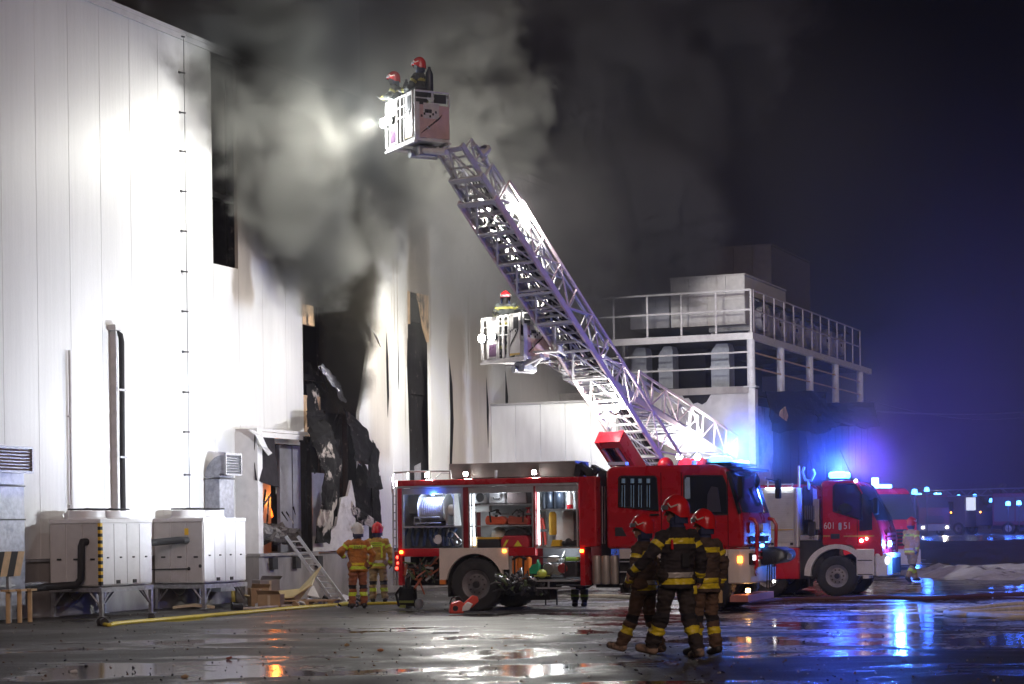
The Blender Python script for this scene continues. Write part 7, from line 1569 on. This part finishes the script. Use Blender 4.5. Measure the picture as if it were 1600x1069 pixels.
foamm = mat('foam_white', (.80, .80, .84), .75, var=.2, scale=4, bump=.9, c2=(.12, .10, .10), c2lo=.57, c2hi=.68, c2scale=1.4)
mud = mat('mud_brown', (.055, .035, .03), .8, var=.5, scale=3, bump=1, c2=(.3, .3, .34), c2lo=.64, c2hi=.74, c2scale=2)
bank('foam_bank', 'low bank of white foam and slush beyond the walking firefighter', (11.8, 34), 56.0, 68, .50, foamm, 3.1, -.02)
bank('mud_bank', 'dark mud mound between the foam bank and the far road', (14.5, 45), 69, 96, .5, mud, 8.7, -.05)
# far darkness: a line of trees behind the far road
rt = random.Random(31)
def far_trees(k):
    for i in range(2600):
        x = rt.uniform(20, 330); y = rt.uniform(300, 330); hmax = 7+5*noise.noise(Vector((x*.04, 0, 0))); z = rt.uniform(.5, max(2, hmax)); s_ = rt.uniform(.5, 1.6)
        d1 = Vector((rt.uniform(-1, 1), rt.uniform(-1, 1), rt.uniform(-1, 1))).normalized()*s_; d2 = d1.orthogonal().normalized()*s_*.7; c = Vector((x, y, z)); k.add([c-d1, c+d2, c+d1, c-d2], [(0, 1, 2, 3)])
k = MB(); far_trees(k); k.build('far_tree_line', mat('night_leaves', (.03, .04, .02), .9), None, False, label='black line of trees beyond the far road', cat='trees', kind='stuff')
# ================================================================== smoke and haze
def smoke_mat(name, color, dens, scale, lo, hi, edges, wind=(0, 0, 0), blobs=(), aniso=0.0, stretch=(1, 1, 1), thin=()):
    """real volume; density = noise inside soft ellipsoids (blobs) given as centre, radii, weight in the object's own axes"""
    m = bpy.data.materials.new(name); m.use_nodes = True; N = m.node_tree.nodes; L = m.node_tree.links
    N.remove(N['Principled BSDF']); out = N['Material Output']; pv = N.new('ShaderNodeVolumePrincipled'); L.new(pv.outputs[0], out.inputs['Volume'])
    pv.inputs['Color'].default_value = tuple(color)+(1,); pv.inputs['Anisotropy'].default_value = aniso
    tc = N.new('ShaderNodeTexCoord')
    def mth(op, a_, b_=None, clamp=False):
        q = N.new('ShaderNodeMath'); q.operation = op; q.use_clamp = clamp
        for i, v in enumerate((a_, b_)):
            if v is None: continue
            if isinstance(v, (int, float)): q.inputs[i].default_value = v
            else: L.new(v, q.inputs[i])
        return q.outputs[0]
    mp = N.new('ShaderNodeMapping'); mp.inputs['Scale'].default_value = stretch; mp.inputs['Location'].default_value = wind; L.new(tc.outputs['Object'], mp.inputs[0])
    nz = N.new('ShaderNodeTexNoise'); nz.inputs['Scale'].default_value = scale; nz.inputs['Detail'].default_value = 6; nz.inputs['Roughness'].default_value = .62; nz.inputs['Distortion'].default_value = .25; L.new(mp.outputs[0], nz.inputs['Vector'])
    tot = None
    for c, r, wgt in blobs:
        q = N.new('ShaderNodeMapping'); q.vector_type = 'TEXTURE'; q.inputs['Location'].default_value = c; q.inputs['Scale'].default_value = r; L.new(tc.outputs['Object'], q.inputs[0])
        ln = N.new('ShaderNodeVectorMath'); ln.operation = 'LENGTH'; L.new(q.outputs[0], ln.inputs[0])
        f_ = mth('MULTIPLY', mth('SUBTRACT', 1.0, ln.outputs['Value']), wgt)
        tot = f_ if tot is None else mth('MAXIMUM', tot, f_)
    # noise erodes the blobs from their edges inwards
    v = mth('ADD', tot, mth('MULTIPLY', mth('SUBTRACT', nz.outputs[0], .5), edges))
    mr = N.new('ShaderNodeMapRange'); mr.interpolation_type = 'SMOOTHSTEP'; mr.inputs[1].default_value = lo; mr.inputs[2].default_value = hi; mr.inputs[3].default_value = 0; mr.inputs[4].default_value = dens
    L.new(v, mr.inputs[0]); res = mr.outputs[0]
    for c, r, wgt in thin:      # soft thin smoke without an edge
        q = N.new('ShaderNodeMapping'); q.vector_type = 'TEXTURE'; q.inputs['Location'].default_value = c; q.inputs['Scale'].default_value = r; L.new(tc.outputs['Object'], q.inputs[0])
        ln = N.new('ShaderNodeVectorMath'); ln.operation = 'LENGTH'; L.new(q.outputs[0], ln.inputs[0])
        f_ = N.new('ShaderNodeMapRange'); f_.interpolation_type = 'SMOOTHSTEP'; f_.inputs[1].default_value = 1.0; f_.inputs[2].default_value = 0.0; f_.inputs[3].default_value = 0; f_.inputs[4].default_value = wgt
        L.new(ln.outputs['Value'], f_.inputs[0]); res = mth('ADD', res, mth('MULTIPLY', f_.outputs[0], mth('ADD', nz.outputs[0], .5)))
    L.new(res, pv.inputs['Density'])
    return m
def smoke(name, label, frame_o, rz, lo, hi, m):
    k = MB(); k.b2(lo, hi); o = k.build(name, m, None, False); o.location = frame_o; o.rotation_euler = (0, 0, rz)
    return setp(o, label, 'smoke', None, 'stuff')
def wl(px, py, y): x, z = W.on(px, py, y); return (x, y, z)
# pale smoke rolling out of the high opening along the hall, in the light of the cage
b1 = [((8.6, .3, 14.2), (4.5, 3.0, 3.4), .9), ((9.6, -.7, 11.2), (3.2, 1.7, 4.6), 1.0), ((12.6, -.5, 12.6), (5.0, 1.6, 4.8), 1.0), ((16.5, -1.0, 13.8), (7, 2.4, 4.8), .9), ((10.6, -.6, 8.6), (2.2, 1.3, 1.7), .8)]
cl = W.loc(lA1)
m1 = smoke_mat('grey_smoke', (.40, .40, .375), 1.9, .62, .06, .50, 1.95, (3, 1, 0), b1, .1, thin=[((cl.x-1.5, cl.y, cl.z+.3), (5.5, 3.2, 4.0), .05)])  # the thin part is added round the cage lamps for their halo
smoke('smoke_cloud', 'thick grey smoke rolling from the high opening towards the ladder cage', W.o, WR, (4.6, -6.4, 6.9), (23.5, 3.0, 18.5), m1)
b2_ = [((20.5, -1.3, 9.6), (8.5, 1.7, 4.6), 1.0), ((28, -1.5, 9.5), (8, 2.0, 5.5), 1.0)]
m2 = smoke_mat('thin_smoke', (.62, .61, .60), .40, .33, .0, .8, .9, (9, 4, 0), b2_, .2)
smoke('smoke_veil', 'thin pale smoke hanging before the upper part of the hall', W.o, WR, (14.5, -3.0, 4.9), (35.5, -.12, 15.5), m2)
# dark column out of the torn bay
b3 = [((13.1, -.35, 8.2), (1.45, .75, 3.3), 1.0), ((13.2, -.2, 6.0), (1.3, .6, 2.0), .9)]
m3 = smoke_mat('black_smoke', (.10, .09, .075), 4.0, .8, .0, .55, 1.1, (0, 4, 0), b3, .1)
smoke('smoke_column', 'dark brown smoke rising from the torn bay in the wall', W.o, WR, (11.2, -1.2, 4.6), (15.2, -.01, 12.4), m3)
# the big dark plume above and behind
o4 = Vector((0, 66, 0))
def pl(px, py, Y): p_ = at(px, py, Y); return (p_.x-o4.x, p_.y-o4.y, p_.z)
b4 = [(pl(960, 330, 66), (4.2, 6, 5.2), 1.0), (pl(930, 130, 66), (4.2, 6, 5.0), 1.0), (pl(1010, 190, 68), (3.2, 6, 4.0), 1.0), (pl(800, 60, 66), (6, 6, 3.6), .8), (pl(560, -10, 66), (8, 6, 3.0), .9), (pl(1080, 60, 70), (4.5, 6, 3.2), .7), (pl(905, 430, 64), (2.6, 3.5, 3.0), 1.0)]
m4 = smoke_mat('dark_plume_smoke', (.16, .155, .175), 1.2, .28, .05, .48, 1.95, (2, 7, 1), b4, .0, thin=[(pl(1180, 230, 68), (9, 6.5, 8), .07)])
smoke('smoke_plume', 'huge dark smoke plume climbing into the night above the hall', o4, 0, (-17, -5.5, 8.6), (17, 8.5, 21.5), m4)
# mist added round the lit beacons so that they get a halo
q_ = Vector((12.2, 46.5, 0)); d1, d2 = B1-q_, B2-q_
mm_ = smoke_mat('beacon_halo_mist', (.8, .8, .86), .0, .5, 5, 6, .1, (0, 0, 0), [((0, 0, 3.3), (1, 1, 1), .1)], .1, thin=[((-1, 0, 5.0), (9, 11, 9), .010), (tuple(d2), (1.8, 1.8, 1.5), .10), (tuple(d1), (1.5, 1.5, 1.2), .14)])
smoke('beacon_halo_mist', 'thin mist added round the lit beacons for their blue halo', q_, 0, (-9, -10, .05), (9, 11, 13.5), mm_)
b5 = [((0, 0, 2.2), (2.6, 4, 3.4), 1.0), ((-.8, 0, 5.5), (2.0, 4, 3.0), .8)]
m5 = smoke_mat('steam', (.8, .8, .85), .06, .6, .1, .7, 1.2, (1, 1, 5), b5, .0)
smoke('steam', 'faint steam lit blue at the corner of the burnt building', at(1400, 800, 68).xy.to_3d(), 0, (-3, -4, 0.1), (3, 4, 8.5), m5)
# thin haze over the whole yard
hm = bpy.data.materials.new('haze_air'); hm.use_nodes = True; hn = hm.node_tree.nodes; hn.remove(hn['Principled BSDF'])
pv = hn.new('ShaderNodeVolumePrincipled'); pv.inputs['Color'].default_value = (.86, .84, .92, 1); pv.inputs['Density'].default_value = HAZE; pv.inputs['Anisotropy'].default_value = .25
hm.node_tree.links.new(pv.outputs[0], hn['Material Output'].inputs['Volume'])
k = MB(); k.b2((-60, -20, -1.0), (340, 345, 26)); setp(k.build('haze', hm), None, None, None, 'stuff')
